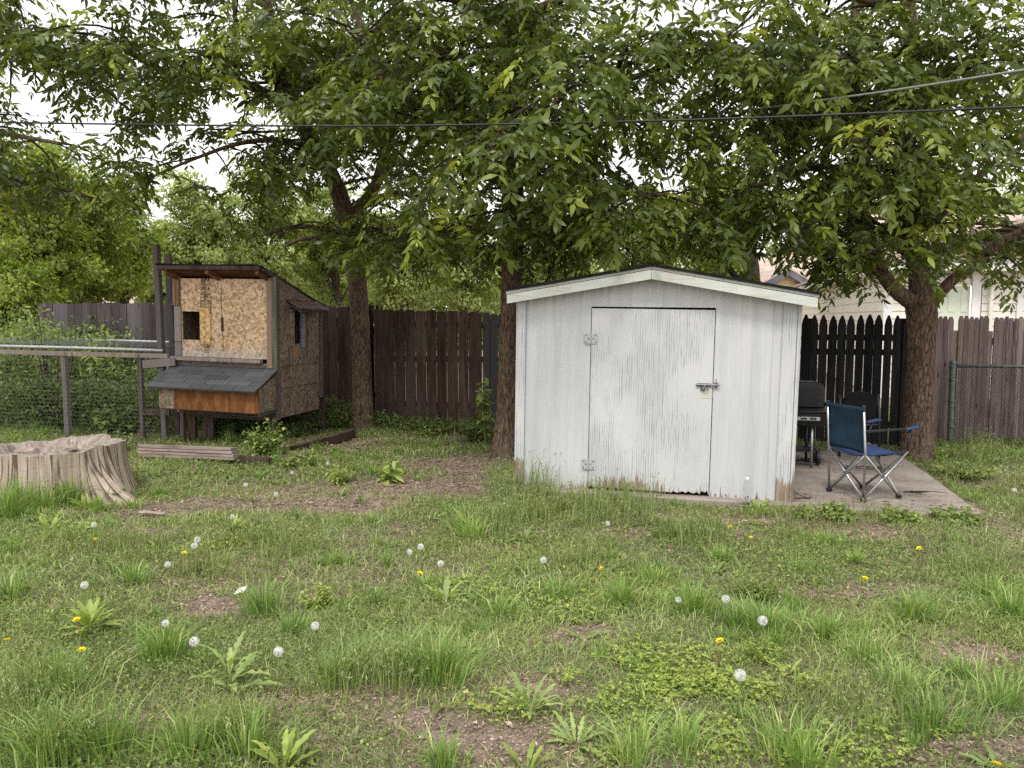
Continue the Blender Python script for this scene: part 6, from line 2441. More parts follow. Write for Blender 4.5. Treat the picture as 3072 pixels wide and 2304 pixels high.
# trodden and bare places (photo survey point, half-axes in metres, strength)
BARE = [(620, 1520, 1.3, .28, 1.0), (900, 1525, .9, .20, .8), (1120, 1480, .9, .35, .9), (1330, 1450, .6, .3, .9), (1250, 1400, .7, .5, .45), (1010, 1330, .6, .5, .6), (1440, 1400, .4, .5, .7), (430, 1600, .35, .12, .6),
        (640, 1820, .16, .12, .9), (450, 1960, .16, .12, .7), (360, 2190, .3, .16, .8), (200, 2230, .3, .14, .6), (820, 2100, .3, .10, .6), (1440, 2230, .22, .08, 1.0), (1280, 2170, .16, .07, .8), (1750, 1900, .22, .16, .8), (1640, 2060, .2, .08, .6),
        (1870, 1600, .3, .14, .8), (2150, 1560, .6, .10, .9), (2620, 1600, .35, .12, .7), (2500, 1780, .35, .12, .6), (2780, 1760, .3, .12, .5), (2960, 1960, .3, .2, .7), (2030, 2090, .15, .1, .7), (2920, 2260, .25, .06, .8), (1170, 2080, .2, .1, .6),
        (1480, 1480, .35, .25, .6), (700, 1950, .2, .1, .5), (60, 2100, .2, .1, .5), (2850, 1440, .5, .25, .5)]
BARE = [(gp(u, v).x, gp(u, v).y, a, b, s) for u, v, a, b, s in BARE]
LUSH = [(640, 1430, 1.2, .35), (760, 1400, .8, .3), (350, 1420, .6, .3), (2950, 1330, 1.0, .8), (2990, 1500, .8, .5)]
LUSH = [(gp(u, v).x, gp(u, v).y, a, b) for u, v, a, b in LUSH]


def cover(x, y):
    c = .35 + 1.05 * fbm(x, y, 1.1, 40) - .25 * vnoise(x, y, 5, 50)
    for bx, by, a, b, s in BARE:
        c -= s * .9 * np.exp(-(((x - bx) / a) ** 2 + ((y - by) / b) ** 2))
    for bx, by, a, b in LUSH:
        c += .5 * np.exp(-(((x - bx) / a) ** 2 + ((y - by) / b) ** 2))
    # shade under the trees thins the grass
    c -= .12 * np.clip((y - 8.6) / 1.2, 0, 1) * (x > -3) * (x < 3)
    return c


def to_shed(x, y):
    dx, dy = x - SH0.x, y - SH0.y
    return dx * ex.x + dy * ex.y, dx * ey.x + dy * ey.y


def allowed(x, y):
    s, t = to_shed(x, y)
    on_slab = (s > -.05) & (s < 3.93) & (t > -.11) & (t < 2.72)
    dx, dy = x + 4.22, (y - 6.82)
    st = (dx ** 2 + dy ** 2) < .6 ** 2
    return ~on_slab & ~st


def scatter(n, y0, y1, margin=.35):
    """points on the lawn inside the camera's view between two depths"""
    y = np.sqrt(RNG.uniform(y0 ** 2, y1 ** 2, n))
    x = RNG.uniform(-1, 1, n) * (y * .72 + margin)
    k = allowed(x, y)
    return x[k], y[k]


def ground3(x, y, dz=0.0):
    return np.stack([x, y, H(x, y) + dz], 1)


def lawn():
    bag = LeafBag()
    for (n, y0, y1, h0, h1, w0, w1) in ((90000, 2.1, 4.0, .022, .080, .0026, .0056), (120000, 4.0, 7.0, .025, .085, .0040, .0075), (130000, 7.0, 13.5, .03, .10, .007, .013)):
        x, y = scatter(n, y0, y1)
        c = cover(x, y)
        k = RNG.random(len(x)) < np.clip((c - .18) * 1.6, .03, 1)
        x, y, c = x[k], y[k], c[k]
        N = len(x)
        patch = fbm(x, y, .8, 60)
        r = np.clip(.14 + .8 * (RNG.normal(.42, .22, N) + (patch - .5) * .6), .13, 1)
        dry = RNG.random(N) < np.where(c < .45, .32, .10)
        r = np.where(dry, RNG.uniform(0, .11, N), r)
        h = RNG.uniform(h0, h1, N) * (.45 + 1.0 * patch)
        lean = np.abs(RNG.normal(.8, .5, N)) + dry * RNG.uniform(.5, 2, N)
        flat = RNG.random(N) < .5
        lean = np.where(flat, RNG.uniform(1.3, 3.2, N), lean)
        h = np.where(flat, h * .6, h)
        h = np.where(dry, h * .55, h)
        blades(bag, ground3(x, y, -.003), h, RNG.uniform(w0, w1, N), lean, RNG.uniform(0, 6.28, N), r, .7)
    o = link('lawn_grass', bag.mesh('lawn_grass'), M['grass'])
    tag(o, 'short mixed weedy grass with dry clippings over the whole yard', 'grass', kind='stuff')


lawn()


def groundcover():
    bag = LeafBag()
    for (n, y0, y1, s0, s1) in ((60000, 2.1, 4.0, .008, .024), (75000, 4.0, 7.0, .012, .030), (100000, 7.0, 13.0, .018, .048)):
        x, y = scatter(n, y0, y1)
        c = cover(x, y)
        p = fbm(x, y, 1.7, 70)
        k = RNG.random(len(x)) < np.clip((c - .2) * 1.2, .08, 1) * np.clip((p - .28) * 3.2, .08, 1)
        x, y = x[k], y[k]
        N = len(x)
        az = RNG.uniform(0, 6.28, N)
        el = RNG.normal(.35, .35, N)
        d = np.stack([np.cos(az) * np.cos(el), np.sin(az) * np.cos(el), np.sin(el)], 1)
        nn = nrm(np.array([0, 0, 1.0]) + RNG.normal(0, .3, (N, 3)))
        L = RNG.uniform(s0, s1, N)
        b = ground3(x, y) + np.stack([0 * x, 0 * x, RNG.uniform(.004, .045, N)], 1)
        bag.add4(b, d, nn, L, L * RNG.uniform(.4, .75, N), np.clip(RNG.normal(.42, .22, N), 0, 1))
    o = link('weed_cover', bag.mesh('weed_cover'), M['leaf_weed'])
    tag(o, 'low broad leaved weeds woven through the lawn', 'ground cover', kind='stuff')


groundcover()

# tufts: photo survey of the clearly taller ones (u, v of the foot, height m, spread m, blades)
TUFTS = [(330, 1500, .16, .14, 70), (405, 1522, .12, .14, 70), (300, 1535, .16, .2, 110), (60, 1530, .34, .24, 200), (215, 1515, .30, .2, 190), (135, 1535, .26, .16, 140), (10, 1560, .32, .2, 170), (790, 1830, .22, .14, 190), (500, 1985, .21, .15, 200), (180, 2120, .22, .20, 260), (1000, 2050, .18, .16, 170), (1080, 1990, .16, .12, 130), (1320, 2050, .24, .17, 280), (1210, 2020, .2, .13, 150), (100, 2240, .2, .2, 220), (1290, 1760, .12, .1, 90),
         (1680, 1800, .17, .12, 130), (1870, 1830, .19, .12, 170), (1500, 1850, .16, .10, 110), (2080, 1850, .20, .15, 200), (2300, 1900, .18, .24, 260), (2230, 1880, .17, .16, 160), (2480, 1920, .16, .2, 200), (2740, 1860, .19, .13, 190), (2600, 1990, .15, .16, 130),
         (2960, 1790, .16, .2, 170), (3030, 1850, .2, .15, 140), (2280, 1540, .11, .22, 160), (2480, 1620, .11, .28, 180), (2150, 1680, .12, .14, 100), (1420, 1620, .20, .14, 150), (1400, 1600, .22, .10, 110), (60, 1480, .22, .22, 190), (215, 1470, .20, .2, 190), (60, 1560, .15, .15, 110),
         (30, 1800, .18, .2, 150), (400, 1750, .15, .14, 110), (2420, 2290, .18, .18, 190), (2350, 2240, .16, .2, 170), (2800, 2200, .17, .2, 190), (2720, 2080, .15, .18, 150), (3000, 2130, .17, .22, 180), (2900, 2030, .13, .14, 110), (1330, 2300, .16, .1, 100), (1900, 2290, .2, .12, 120),
         (560, 2300, .2, .14, 130), (330, 2290, .24, .2, 200), (150, 2300, .24, .22, 240), (740, 2290, .2, .12, 120), (880, 1900, .15, .1, 90), (1010, 1690, .12, .15, 100), (690, 1330, .2, .1, 60), (1970, 1760, .15, .2, 140), (2700, 1560, .13, .1, 60), (2050, 2260, .2, .12, 120), (2880, 1560, .1, .15, 90)]


def tufts():
    bag = LeafBag()
    for (u, v, h, s, n) in TUFTS:
        p = gp(u, v)
        wid = .0036 + .0007 * p.y
        n = int(n * .95)
        a = RNG.uniform(0, 6.28, n)
        rr = np.abs(RNG.normal(0, .5, n)) * s
        x, y = p.x + rr * np.cos(a), p.y + rr * np.sin(a) * .8
        k = allowed(x, y)
        x, y, a, rr = x[k], y[k], a[k], rr[k]
        m = len(x)
        tone = RNG.normal(.45, .10)
        r = np.clip(RNG.normal(tone, .16, m), 0, 1)
        r = np.where(RNG.random(m) < .09, .97, r)
        blades(bag, ground3(x, y, -.005), h * RNG.uniform(.45, 1.1, m), wid * RNG.uniform(.7, 1.3, m), np.abs(RNG.normal(.38, .34, m)) + rr / s * .3, a + RNG.normal(0, .5, m), r, .5)
    # many smaller ones
    x0, y0 = scatter(750, 2.2, 11.5)
    c = cover(x0, y0)
    k = RNG.random(len(x0)) < np.clip((c - .3) * 1.4, 0, 1)
    for px, py in zip(x0[k], y0[k]):
        n = RNG.integers(18, 55)
        h, s = RNG.uniform(.06, .15), RNG.uniform(.03, .09)
        a = RNG.uniform(0, 6.28, n)
        rr = np.abs(RNG.normal(0, .5, n)) * s
        x, y = px + rr * np.cos(a), py + rr * np.sin(a)
        q = allowed(x, y)
        x, y, a = x[q], y[q], a[q]
        m = len(x)
        if m == 0: continue
        blades(bag, ground3(x, y, -.005), h * RNG.uniform(.5, 1.1, m), (.0022 + .0006 * py) * RNG.uniform(.7, 1.3, m), np.abs(RNG.normal(.5, .3, m)), a, np.clip(RNG.normal(RNG.normal(.45, .14), .15, m), 0, 1), .5)
    o = link('tall_grass', bag.mesh('tall_grass'), M['grass_tuft'])
    tag(o, 'taller bright green grass tufts standing out of the lawn', 'grass', kind='stuff')


tufts()


def seeding():
    """brome like grass with nodding pale seed heads, thick at the shed's left foot"""
    bag = LeafBag()
    spots = []
    for k in range(80):
        spots.append((random.uniform(1490, 1960), 1500 + random.uniform(-25, 85), random.uniform(.17, .30)))
    for k in range(22):
        spots.append((random.uniform(1480, 1560), random.uniform(1440, 1500), random.uniform(.18, .30)))
    for k in range(9):
        spots.append((random.uniform(1570, 1640), random.uniform(1470, 1490), random.uniform(.38, .50)))
    for (u, v, n, su, sv, h) in ((2050, 1620, 16, 110, 30, .2), (300, 1640, 20, 300, 40, .18), (60, 2150, 24, 120, 60, .24), (1130, 2050, 20, 160, 40, .2), (700, 1720, 12, 120, 40, .2), (2500, 1560, 16, 260, 30, .15), (2850, 1700, 14, 150, 60, .2), (1450, 1600, 12, 90, 30, .22),
                                 (160, 2280, 20, 160, 20, .22), (680, 2250, 12, 80, 30, .2), (2600, 2150, 12, 300, 60, .16), (1750, 1700, 10, 200, 40, .16), (820, 1640, 14, 160, 30, .18), (60, 1450, 14, 70, 30, .22), (2950, 1400, 14, 110, 60, .25)):
        for k in range(n):
            spots.append((random.gauss(u, su * .5), random.gauss(v, sv * .5), h * random.uniform(.8, 1.3)))
    for (u, v, h) in spots:
        p = gp(u, min(v, 2330))
        n = RNG.integers(16, 30)
        s = .07
        a = RNG.uniform(0, 6.28, n)
        x, y = p.x + RNG.normal(0, s, n), p.y + RNG.normal(0, s * .7, n)
        q = allowed(x, y)
        x, y, a = x[q], y[q], a[q]
        m = len(x)
        if m == 0: continue
        hh = h * RNG.uniform(.5, 1.1, m)
        wid = .0022 + .00055 * p.y
        lean = np.abs(RNG.normal(.35, .2, m))
        b = ground3(x, y, -.005)
        blades(bag, b, hh, wid * RNG.uniform(.7, 1.2, m), lean, a, np.clip(RNG.normal(.40, .16, m), 0, .75), .5)
        # seed heads on a third of them
        t = np.nonzero(RNG.random(m) < .42)[0]
        if len(t):
            d = np.stack([np.cos(a[t]), np.sin(a[t]), np.zeros(len(t))], 1)
            tip = b[t] + np.array([0, 0, 1.0]) * (hh[t] * (1 - .17 * lean[t]))[:, None] * .97 + d * (hh[t] * lean[t])[:, None] * .95
            for j in range(4):
                bb = tip - d * (.008 * j) + RNG.normal(0, .007, tip.shape)
                dd = nrm(d * .6 + RNG.normal(0, .35, tip.shape) + np.array([0, 0, -.7]))
                L = RNG.uniform(.012, .026, len(t)) * (.8 + .04 * p.y)
                bag.add4(bb, dd, nrm(RNG.normal(0, 1, tip.shape)), L, L * .17 + .0012 * p.y * .4, np.clip(RNG.normal(.72, .15, len(t)), 0, 1))
    o = link('seeding_grass', bag.mesh('seeding_grass'), M['grass_pale'])
    tag(o, 'nodding pale seed grass thickest along the left foot of the shed', 'grass', kind='stuff')


seeding()


def clover():
    bag = LeafBag()
    patches = [(2000, 2000, .42, .22, 1.0), (1850, 2060, .45, .15, 1.0), (1550, 2130, .32, .12, 1.0), (1700, 2150, .25, .1, .9), (2200, 2080, .35, .12, .8), (2500, 2230, .5, .12, .8), (2150, 2200, .3, .1, .8), (1750, 1830, .35, .12, .7), (1500, 1800, .3, .12, .6),
               (1920, 2280, .16, .05, 1.0), (2380, 2060, .4, .1, .6), (650, 1640, .25, .1, .5), (250, 1600, .3, .12, .6), (1400, 1760, .25, .1, .6)]
    for (u, v, a, b, s) in patches:
        p = gp(u, v)
        n = int(4600 * a * b * math.pi * s * (1.6 if p.y < 4 else 1.0))
        an = RNG.uniform(0, 6.28, n)
        rr = np.sqrt(RNG.random(n))
        x, y = p.x + 1.25 * a * rr * np.cos(an), p.y + b * 1.9 * rr * np.sin(an)
        k = allowed(x, y) & (fbm(x, y, 4, 90) > .34 + .30 * rr ** 2) & (RNG.random(n) < 1.15 - rr ** 2)
        x, y = x[k], y[k]
        n = len(x)
        c0 = ground3(x, y) + np.stack([0 * x, 0 * x, RNG.uniform(.012, .065, n) * (1.15 - rr[k] * .6)], 1)
        az = RNG.uniform(0, 6.28, n)
        tone = np.clip(RNG.normal(.5, .2, n), 0, 1)
        sz = RNG.uniform(.009, .017, n) * (1 if p.y < 4 else 1.4)
        for j in range(3):
            t = az + j * 2.094
            d = np.stack([np.cos(t), np.sin(t), RNG.normal(.05, .25, n)], 1)
            bag.add4(c0, d, nrm(np.array([0, 0, 1.0]) + RNG.normal(0, .25, (n, 3))), sz, sz * .85, tone, .1)
    o = link('clover', bag.mesh('clover'), M['clover'])
    tag(o, 'dense patches of small yellow green clover like leaves in the front lawn', 'clover', kind='stuff')


clover()


def litter():
    bag = LeafBag()
    for (n, y0, y1, s) in ((110000, 2.1, 5.0, .0125), (100000, 5.0, 9.0, .020), (60000, 9.0, 13.0, .034)):
        x, y = scatter(n, y0, y1)
        c = cover(x, y)
        k = RNG.random(len(x)) < np.clip(1.1 - c * 1.1, .16, 1)
        x, y = x[k], y[k]
        N = len(x)
        az = RNG.uniform(0, 6.28, N)
        d = np.stack([np.cos(az), np.sin(az), RNG.normal(0, .18, N)], 1)
        L = s * RNG.lognormal(0, .45, N)
        bag.add4(ground3(x, y, .004) + np.stack([0 * x, 0 * x, RNG.uniform(0, .012, N)], 1), d, nrm(np.array([0, 0, 1.0]) + RNG.normal(0, .25, (N, 3))), L, L * RNG.uniform(.2, .5, N), RNG.random(N))
    # a few dead leaves and crumbs blown on to the slab
    n = 520
    s_, t_ = RNG.uniform(2.5, 3.85, n), np.where(RNG.random(n) < .5, RNG.uniform(-.1, 2.65, n), np.abs(RNG.normal(0, .25, n)) - .09)
    bx = SH0.x + ex.x * s_ + ey.x * t_
    by = SH0.y + ex.y * s_ + ey.y * t_
    az = RNG.uniform(0, 6.28, n)
    L = .022 * RNG.lognormal(0, .5, n)
    bag.add4(np.stack([bx, by, np.full(n, SH0.z + .004)], 1), np.stack([np.cos(az), np.sin(az), RNG.uniform(.0, .12, n)], 1), nrm(np.array([0, 0, 1.0]) + RNG.normal(0, .2, (n, 3))), L, L * RNG.uniform(.2, .5, n), RNG.random(n) * .5)
    o = link('wood_chips', bag.mesh('wood_chips'), M['chip'])
    tag(o, 'reddish wood chips and dead leaf litter on the bare soil', 'litter', kind='stuff')


litter()


# ------------------------------------------------------------------ single plants
def jag_leaf(bag, base, d, up, L, W, curl, rnd, teeth=5, lobe=.45):
    """long leaf with a toothed edge, bending down toward its tip"""
    d = Vector(d).normalized(); up = Vector(up)
    s = d.cross(up).normalized(); n = s.cross(d).normalized()
    k = teeth * 2
    V = []
    for i in range(k + 1):
        f = i / k
        env = (math.sin(math.pi * min(1, f * .92 + .08)) ** .7) * (.55 + .45 * f) if f < 1 else 0
        w_ = W * env * (1 if i % 2 else 1 - lobe) * .5
        c = Vector(base) + d * L * (f - .12 * curl * f * f) + n * (-curl * L * .45 * f * f + .02 * L * math.sin(i * 1.7))
        V += [c - s * w_ + n * w_ * .25 + d * (L * .02 if i % 2 else 0), c, c + s * w_ + n * w_ * .25 + d * (L * .02 if i % 2 else 0)]
    Q = []
    for i in range(k):
        a = i * 3
        Q += [(a, a + 1, a + 4, a + 3), (a + 1, a + 2, a + 5, a + 4)]
    bag.raw(np.array([tuple(v) for v in V]), None, np.array(Q), None, np.clip(np.full(len(Q), rnd) + RNG.normal(0, .03, len(Q)), 0, 1))


def plant_rosette(name, label, u, v, n, L, W, elev, mat, cat='weed', jag=True, stalk=0.0, lobe=.45, spread=.02):
    p = gp(u, v)
    root = empty(name, (p.x, p.y, float(H(p.x, p.y))), (0, 0, 0), label, cat)
    bag = LeafBag()
    a = random.uniform(0, 6)
    for k in range(n):
        a += 2.4 + random.gauss(0, .2)
        f = k / max(1, n - 1)
        el = R(elev[0] + (elev[1] - elev[0]) * f + random.gauss(0, 7))
        d = Vector((math.cos(a) * math.cos(el), math.sin(a) * math.cos(el), math.sin(el)))
        b = Vector((math.cos(a) * spread, math.sin(a) * spread, .004 + stalk * f))
        l = L * random.uniform(.75, 1.15) * (1 - .35 * f if stalk else 1)
        jag_leaf(bag, b, d, (0, 0, 1), l, W * l / L * random.uniform(.8, 1.15), random.uniform(.4, 1.2), min(1, max(0, random.gauss(.5, .2))), 5 if jag else 3, lobe if jag else .05)
    link('leaves', bag.mesh('leaves'), mat, root)
    if stalk:
        b = MB(); b.tube([(0, 0, -.02), (.004, .002, stalk * .5), (0, .004, stalk * 1.05)], [.007, .006, .004], 7); b.build('stem', M['stalk'], root, smooth=True)
    return root


plant_rosette('lettuce_weed', 'tall weed with long pale jagged leaves in the left foreground lawn', 690, 2075, 13, .20, .058, (25, 75), M['leaf_lettuce'], stalk=.13, lobe=.5)
plant_rosette('leafy_weed', 'broad clump of light green leaves beside the left grass tuft', 270, 1905, 24, .17, .05, (30, 80), M['leaf_light'], stalk=.06, lobe=.25)
plant_rosette('leafy_weed', 'upright clump of bright leaves cut by the lower edge left of middle', 850, 2330, 11, .17, .05, (40, 80), M['leaf_light'], stalk=.05, lobe=.3)
plant_rosette('leafy_weed', 'pale weed with long narrow leaves above the clover patch', 1585, 2130, 14, .15, .032, (30, 80), M['leaf_lettuce'], lobe=.3)
plant_rosette('leafy_weed', 'flat spreading rosette of toothed leaves at the lower middle edge', 1730, 2240, 20, .13, .035, (15, 70), M['leaf_lettuce'], lobe=.45)
plant_rosette('leafy_weed', 'small upright pale weed at the bottom edge below the clover', 1580, 2320, 9, .12, .034, (35, 80), M['leaf_light'], lobe=.3)
plant_rosette('leafy_weed', 'blue green leaved weed under the dandelion puff in mid lawn', 1335, 1810, 12, .15, .045, (25, 75), M['leaf_lettuce'], lobe=.3)
plant_rosette('leafy_weed', 'light green weed clump in front of the stump', 150, 1600, 18, .15, .045, (25, 75), M['leaf_light'], lobe=.3)
plant_rosette('leafy_weed', 'second light green clump right of the one before the stump', 255, 1530, 16, .14, .045, (30, 75), M['leaf_light'], lobe=.3)
plant_rosette('leafy_weed', 'yellowish green clump lower left of the stump weeds', 150, 1575, 12, .13, .04, (20, 70), M['leaf_light'], lobe=.3)
plant_rosette('leafy_weed', 'green low clump of leaves on the edge of the bare soil', 700, 1590, 26, .12, .04, (15, 75), M['leaf_weed'], lobe=.4)
plant_rosette('leafy_weed', 'dark weed clump at the far right lawn with jagged leaves', 2010, 1620, 12, .14, .04, (20, 70), M['leaf_weed'], lobe=.4)
plant_rosette('dock_weed', 'broad leaved dark weed leaning on the stump root', 330, 1500, 7, .20, .09, (30, 80), M['leaf_weed'], jag=False)
plant_rosette('leafy_weed', 'reddish stemmed weed clump at the shed foot below the bottle', 2270, 1530, 16, .12, .04, (30, 80), M['leaf_weed'], lobe=.3)


def plant_bushy(name, label, u, v, h, r, nst, per, L, W, mat, cat='weed', Y=None, droop=.3, stem='stalk', z0=None, wild=.5):
    p = gp(u, v) if Y is None else at(u, v, Y)
    z = float(H(p.x, p.y)) if z0 is None else z0
    root = empty(name, (p.x, p.y, z), (0, 0, 0), label, cat)
    mb = MB()
    bag = LeafBag()
    B, D, Nn, LL = [], [], [], []
    for k in range(nst):
        a = random.uniform(0, 6.28)
        rr = r * math.sqrt(random.random())
        hh = h * random.uniform(.55, 1.05) * (1 - .35 * rr / r)
        top = Vector((rr * math.cos(a), rr * math.sin(a), hh))
        b0 = Vector((rr * .25 * math.cos(a), rr * .25 * math.sin(a), -.02))
        m_ = b0.lerp(top, .5) + Vector((random.gauss(0, .02), random.gauss(0, .02), .03 * h))
        mb.tube([b0, m_, top], [.003 + .004 * h, .003 + .002 * h, .0015], 4, cap=False)
        for j in range(per):
            f = .15 + .85 * (j + random.random()) / per
            q = (b0.lerp(m_, f * 2) if f < .5 else m_.lerp(top, f * 2 - 1))
            az = random.uniform(0, 6.28)
            el = random.gauss(.25 - droop, .4)
            B.append(tuple(q)); D.append((math.cos(az) * math.cos(el), math.sin(az) * math.cos(el), math.sin(el)))
            Nn.append((random.gauss(0, wild * .5), random.gauss(0, wild * .5), 1)); LL.append(L * random.uniform(.6, 1.25) * (1.1 - .4 * f))
    n = len(B)
    LL = np.array(LL)
    bag.add6(np.array(B), np.array(D), nrm(np.array(Nn)), LL, LL * W / L, RNG.uniform(.1, .9, n), np.clip(RNG.normal(.48, .2, n), 0, 1))
    mb.build('stems', M[stem], root, smooth=True, fix=False)
    link('leaves', bag.mesh('leaves'), mat, root)
    return root


LD, LW, LL_ = M['leaf_dull'], M['leaf_weed'], M['leaf_light']
plant_bushy('feathery_weed', 'rounded feathery green weed in the right middle lawn', 2272, 1795, .19, .17, 46, 26, .034, .010, LW)
plant_bushy('bushy_weed', 'small bright yellow green bushy weed left of middle lawn', 952, 1815, .15, .10, 22, 22, .04, .016, LL_)
plant_bushy('bushy_weed', 'low feathery weed below the second tall dandelion on the right', 2290, 1985, .13, .12, 24, 22, .03, .01, LL_)
plant_bushy('leafy_shrub', 'leafy weed bush with pale triangular leaves below the coop corner', 800, 1368, .50, .26, 20, 17, .085, .055, LW, droop=.4)
plant_bushy('leafy_shrub', 'low trailing weed right of the bush below the coop', 900, 1400, .20, .30, 22, 14, .06, .04, LW)
plant_bushy('leafy_shrub', 'dark green shrub standing against the fence left of the left trunk', 1022, 1285, .58, .26, 36, 24, .055, .03, LD)
plant_bushy('tall_weed', 'tall leafy stalk growing along the fence beside the middle trunk', 1462, 1330, 1.15, .12, 5, 15, .17, .085, LW, droop=.45)
plant_bushy('leafy_shrub', 'dark leafy weeds at the foot of the fence near the middle trunk', 1440, 1320, .38, .30, 26, 14, .09, .05, LD)
plant_bushy('leafy_shrub', 'green ivy like weeds at the foot of the brown fence panel', 1290, 1300, .24, .42, 34, 14, .06, .045, LW)
plant_bushy('seedling', 'young seedling with long bright leaves on the bare ground', 1165, 1455, .30, .10, 5, 11, .15, .06, LL_, droop=.25)
plant_bushy('bushy_weed', 'bright green low weed between seedling and coop bush', 1020, 1455, .22, .16, 22, 18, .06, .026, LL_)
plant_bushy('leafy_weed', 'leafy weed spilling over the front edge of the slab below the chair', 2510, 1556, .17, .17, 24, 13, .055, .04, LW, droop=.3)
plant_bushy('leafy_weed', 'round leaved weeds along the slab front right of the chair', 2690, 1560, .13, .22, 26, 12, .05, .036, LW)
plant_bushy('leafy_weed', 'dark leafy weed at the right front corner of the slab', 2870, 1562, .14, .28, 30, 12, .055, .035, LW)
plant_bushy('leafy_weed', 'small weed on the slab edge beside the scrap wood', 2420, 1552, .12, .12, 12, 10, .05, .04, LW)
plant_bushy('bushy_weed', 'yellowish ground weeds around the foot of the right trunk', 2800, 1372, .22, .32, 36, 16, .055, .026, LL_)
plant_bushy('tall_weed', 'leafy weed standing before the stockade fence behind the wire mesh', 3030, 1310, .38, .2, 14, 13, .09, .05, LW)
plant_bushy('bushy_weed', 'low green weeds in the grass right of the slab', 2900, 1430, .20, .36, 36, 14, .06, .03, LW)
plant_bushy('sapling', 'young tree sapling with drooping feathery leaves rising above the run rail', 330, 1300, 2.05, .38, 9, 26, .20, .055, LL_, Y=10.9, droop=.5, stem='twig', z0=0)
plant_bushy('bare_sapling', 'thin twiggy sapling behind the run rail with few leaves', 165, 1300, 2.3, .40, 9, 5, .09, .04, LW, Y=10.7, droop=.2, stem='twig', z0=0)
plant_bushy('leafy_shrub', 'broad leaved plant behind the netting near the lower run post', 345, 1360, .55, .34, 18, 16, .13, .085, LW, Y=10.25, z0=0)
plant_bushy('leafy_shrub', 'light leaved weeds at the foot of the run left of the coop boards', 330, 1350, .30, .30, 22, 13, .075, .045, LW)


def undergrowth():
    """weeds and brambles inside the run and along its far side, too dense to count"""
    bag = LeafBag()
    g = np.random.default_rng(91)

    def mass(n, s0, s1, y0, y1, h, L, r0):
        s, y = g.uniform(s0, s1, n), g.uniform(y0, y1, n)
        hm = h * (.55 + .8 * fbm(s, y, 1.2, 95))
        z = g.random(n) ** .75 * hm
        b = np.stack([CP0.x + cex.x * s + cey.x * y, CP0.y + cex.y * s + cey.y * y, z], 1)
        d = nrm(g.normal(0, 1, (n, 3)) + [0, -.2, -.1])
        nn = nrm(g.normal(0, .55, (n, 3)) + [0, -.25, .9])
        l = L * g.uniform(.6, 1.4, n)
        bag.add6(b, d, nn, l, l * g.uniform(.3, .55, n), g.uniform(.1, .9, n), np.clip(g.normal(r0, .2, n), 0, 1))
    mass(15000, -4.6, -.25, .12, 1.5, .72, .06, .36)
    mass(13000, -4.6, -.25, 1.2, 2.9, 1.05, .075, .42)
    mass(9000, -5.5, -2.6, 1.0, 3.4, 1.45, .08, .62)
    mass(6500, -5.2, -2.3, .5, 2.2, 1.55, .08, .55)
    mass(3000, .1, 1.5, .9, 1.8, .42, .06, .25)
    mass(2600, 1.55, 4.6, 1.35, 1.75, .26, .05, .35)
    mass(5200, .2, 1.45, .25, .95, .22, .06, .25)
    o = link('undergrowth', bag.mesh('undergrowth'), M['leaf_dull'])
    tag(o, 'tangled dark weeds filling the chicken run and fence foot', 'undergrowth', kind='stuff')


undergrowth()


def rosettes():
    bag = LeafBag()
    x0, y0 = scatter(420, 2.2, 11)
    for px, py in zip(x0, y0):
        if random.random() > .35 + .6 * float(fbm(np.array([px]), np.array([py]), .7, 120)[0]): continue
        n = random.randint(6, 13)
        L = random.uniform(.05, .13)
        tone = random.gauss(.45, .15)
        a = random.uniform(0, 6.28)
        e0 = random.uniform(10, 40)
        for k in range(n):
            a += 2.4 + random.gauss(0, .25)
            el = R(e0 + random.gauss(0, 12) + 20 * k / n)
            l = L * random.uniform(.6, 1.15)
            jag_leaf(bag, (px + .012 * math.cos(a), py + .012 * math.sin(a), float(H(px, py)) + .006), (math.cos(a) * math.cos(el), math.sin(a) * math.cos(el), math.sin(el)), (0, 0, 1), l, l * random.uniform(.2, .34),
                     random.uniform(.3, 1.3), min(1, max(0, random.gauss(tone, .12))), 4, random.choice((.5, .4, .15)))
    o = link('weed_rosettes', bag.mesh('weed_rosettes'), M['leaf_weed'])
    tag(o, 'flat rosettes of dandelion and plantain leaves spread through the lawn', 'ground cover', kind='stuff')


rosettes()

# ------------------------------------------------------------------ dandelions
def puff_mesh():
    g = np.random.default_rng(3)
    n = 170
    d = nrm(g.normal(0, 1, (n, 3)))
    bag = LeafBag()
    s = nrm(np.cross(d, g.normal(0, 1, (n, 3))))
    t = np.cross(d, s)
    V, T = [], []
    for k in range(n):
        b = len(V)
        V += [d[k] * .003 + s[k] * .0002, d[k] * .003 - s[k] * .0002, d[k] * .0175]
        T.append((b, b + 1, b + 2))
        for j in range(6):
            a = j * 1.047
            r = (s[k] * math.cos(a) + t[k] * math.sin(a)) * .0055
            q = (s[k] * -math.sin(a) + t[k] * math.cos(a)) * .0006
            b = len(V)
            V += [d[k] * .0165 - q, d[k] * .0165 + q, d[k] * .0195 + r]
            T.append((b, b + 1, b + 2))
    return np_mesh('seed_head', np.array(V), np.array(T))


def flower_mesh():
    bag = LeafBag()
    for (n, el, L) in ((22, .25, .019), (18, .6, .015), (12, 1.0, .010)):
        a = np.arange(n) / n * 6.283 + el
        d = np.stack([np.cos(a) * math.cos(el), np.sin(a) * math.cos(el), np.full(n, math.sin(el))], 1)
        bag.add4(d * .002, d, np.tile([[0, 0, 1.0]], (n, 1)), L, .0045, RNG.random(n), .1)
    return bag.mesh('flower_head')


def core_mesh(m):
    b = MB(); b.lathe([(.001, -.004), (.004, -.002), (.0045, .001), (.002, .004)], 8)
    return b


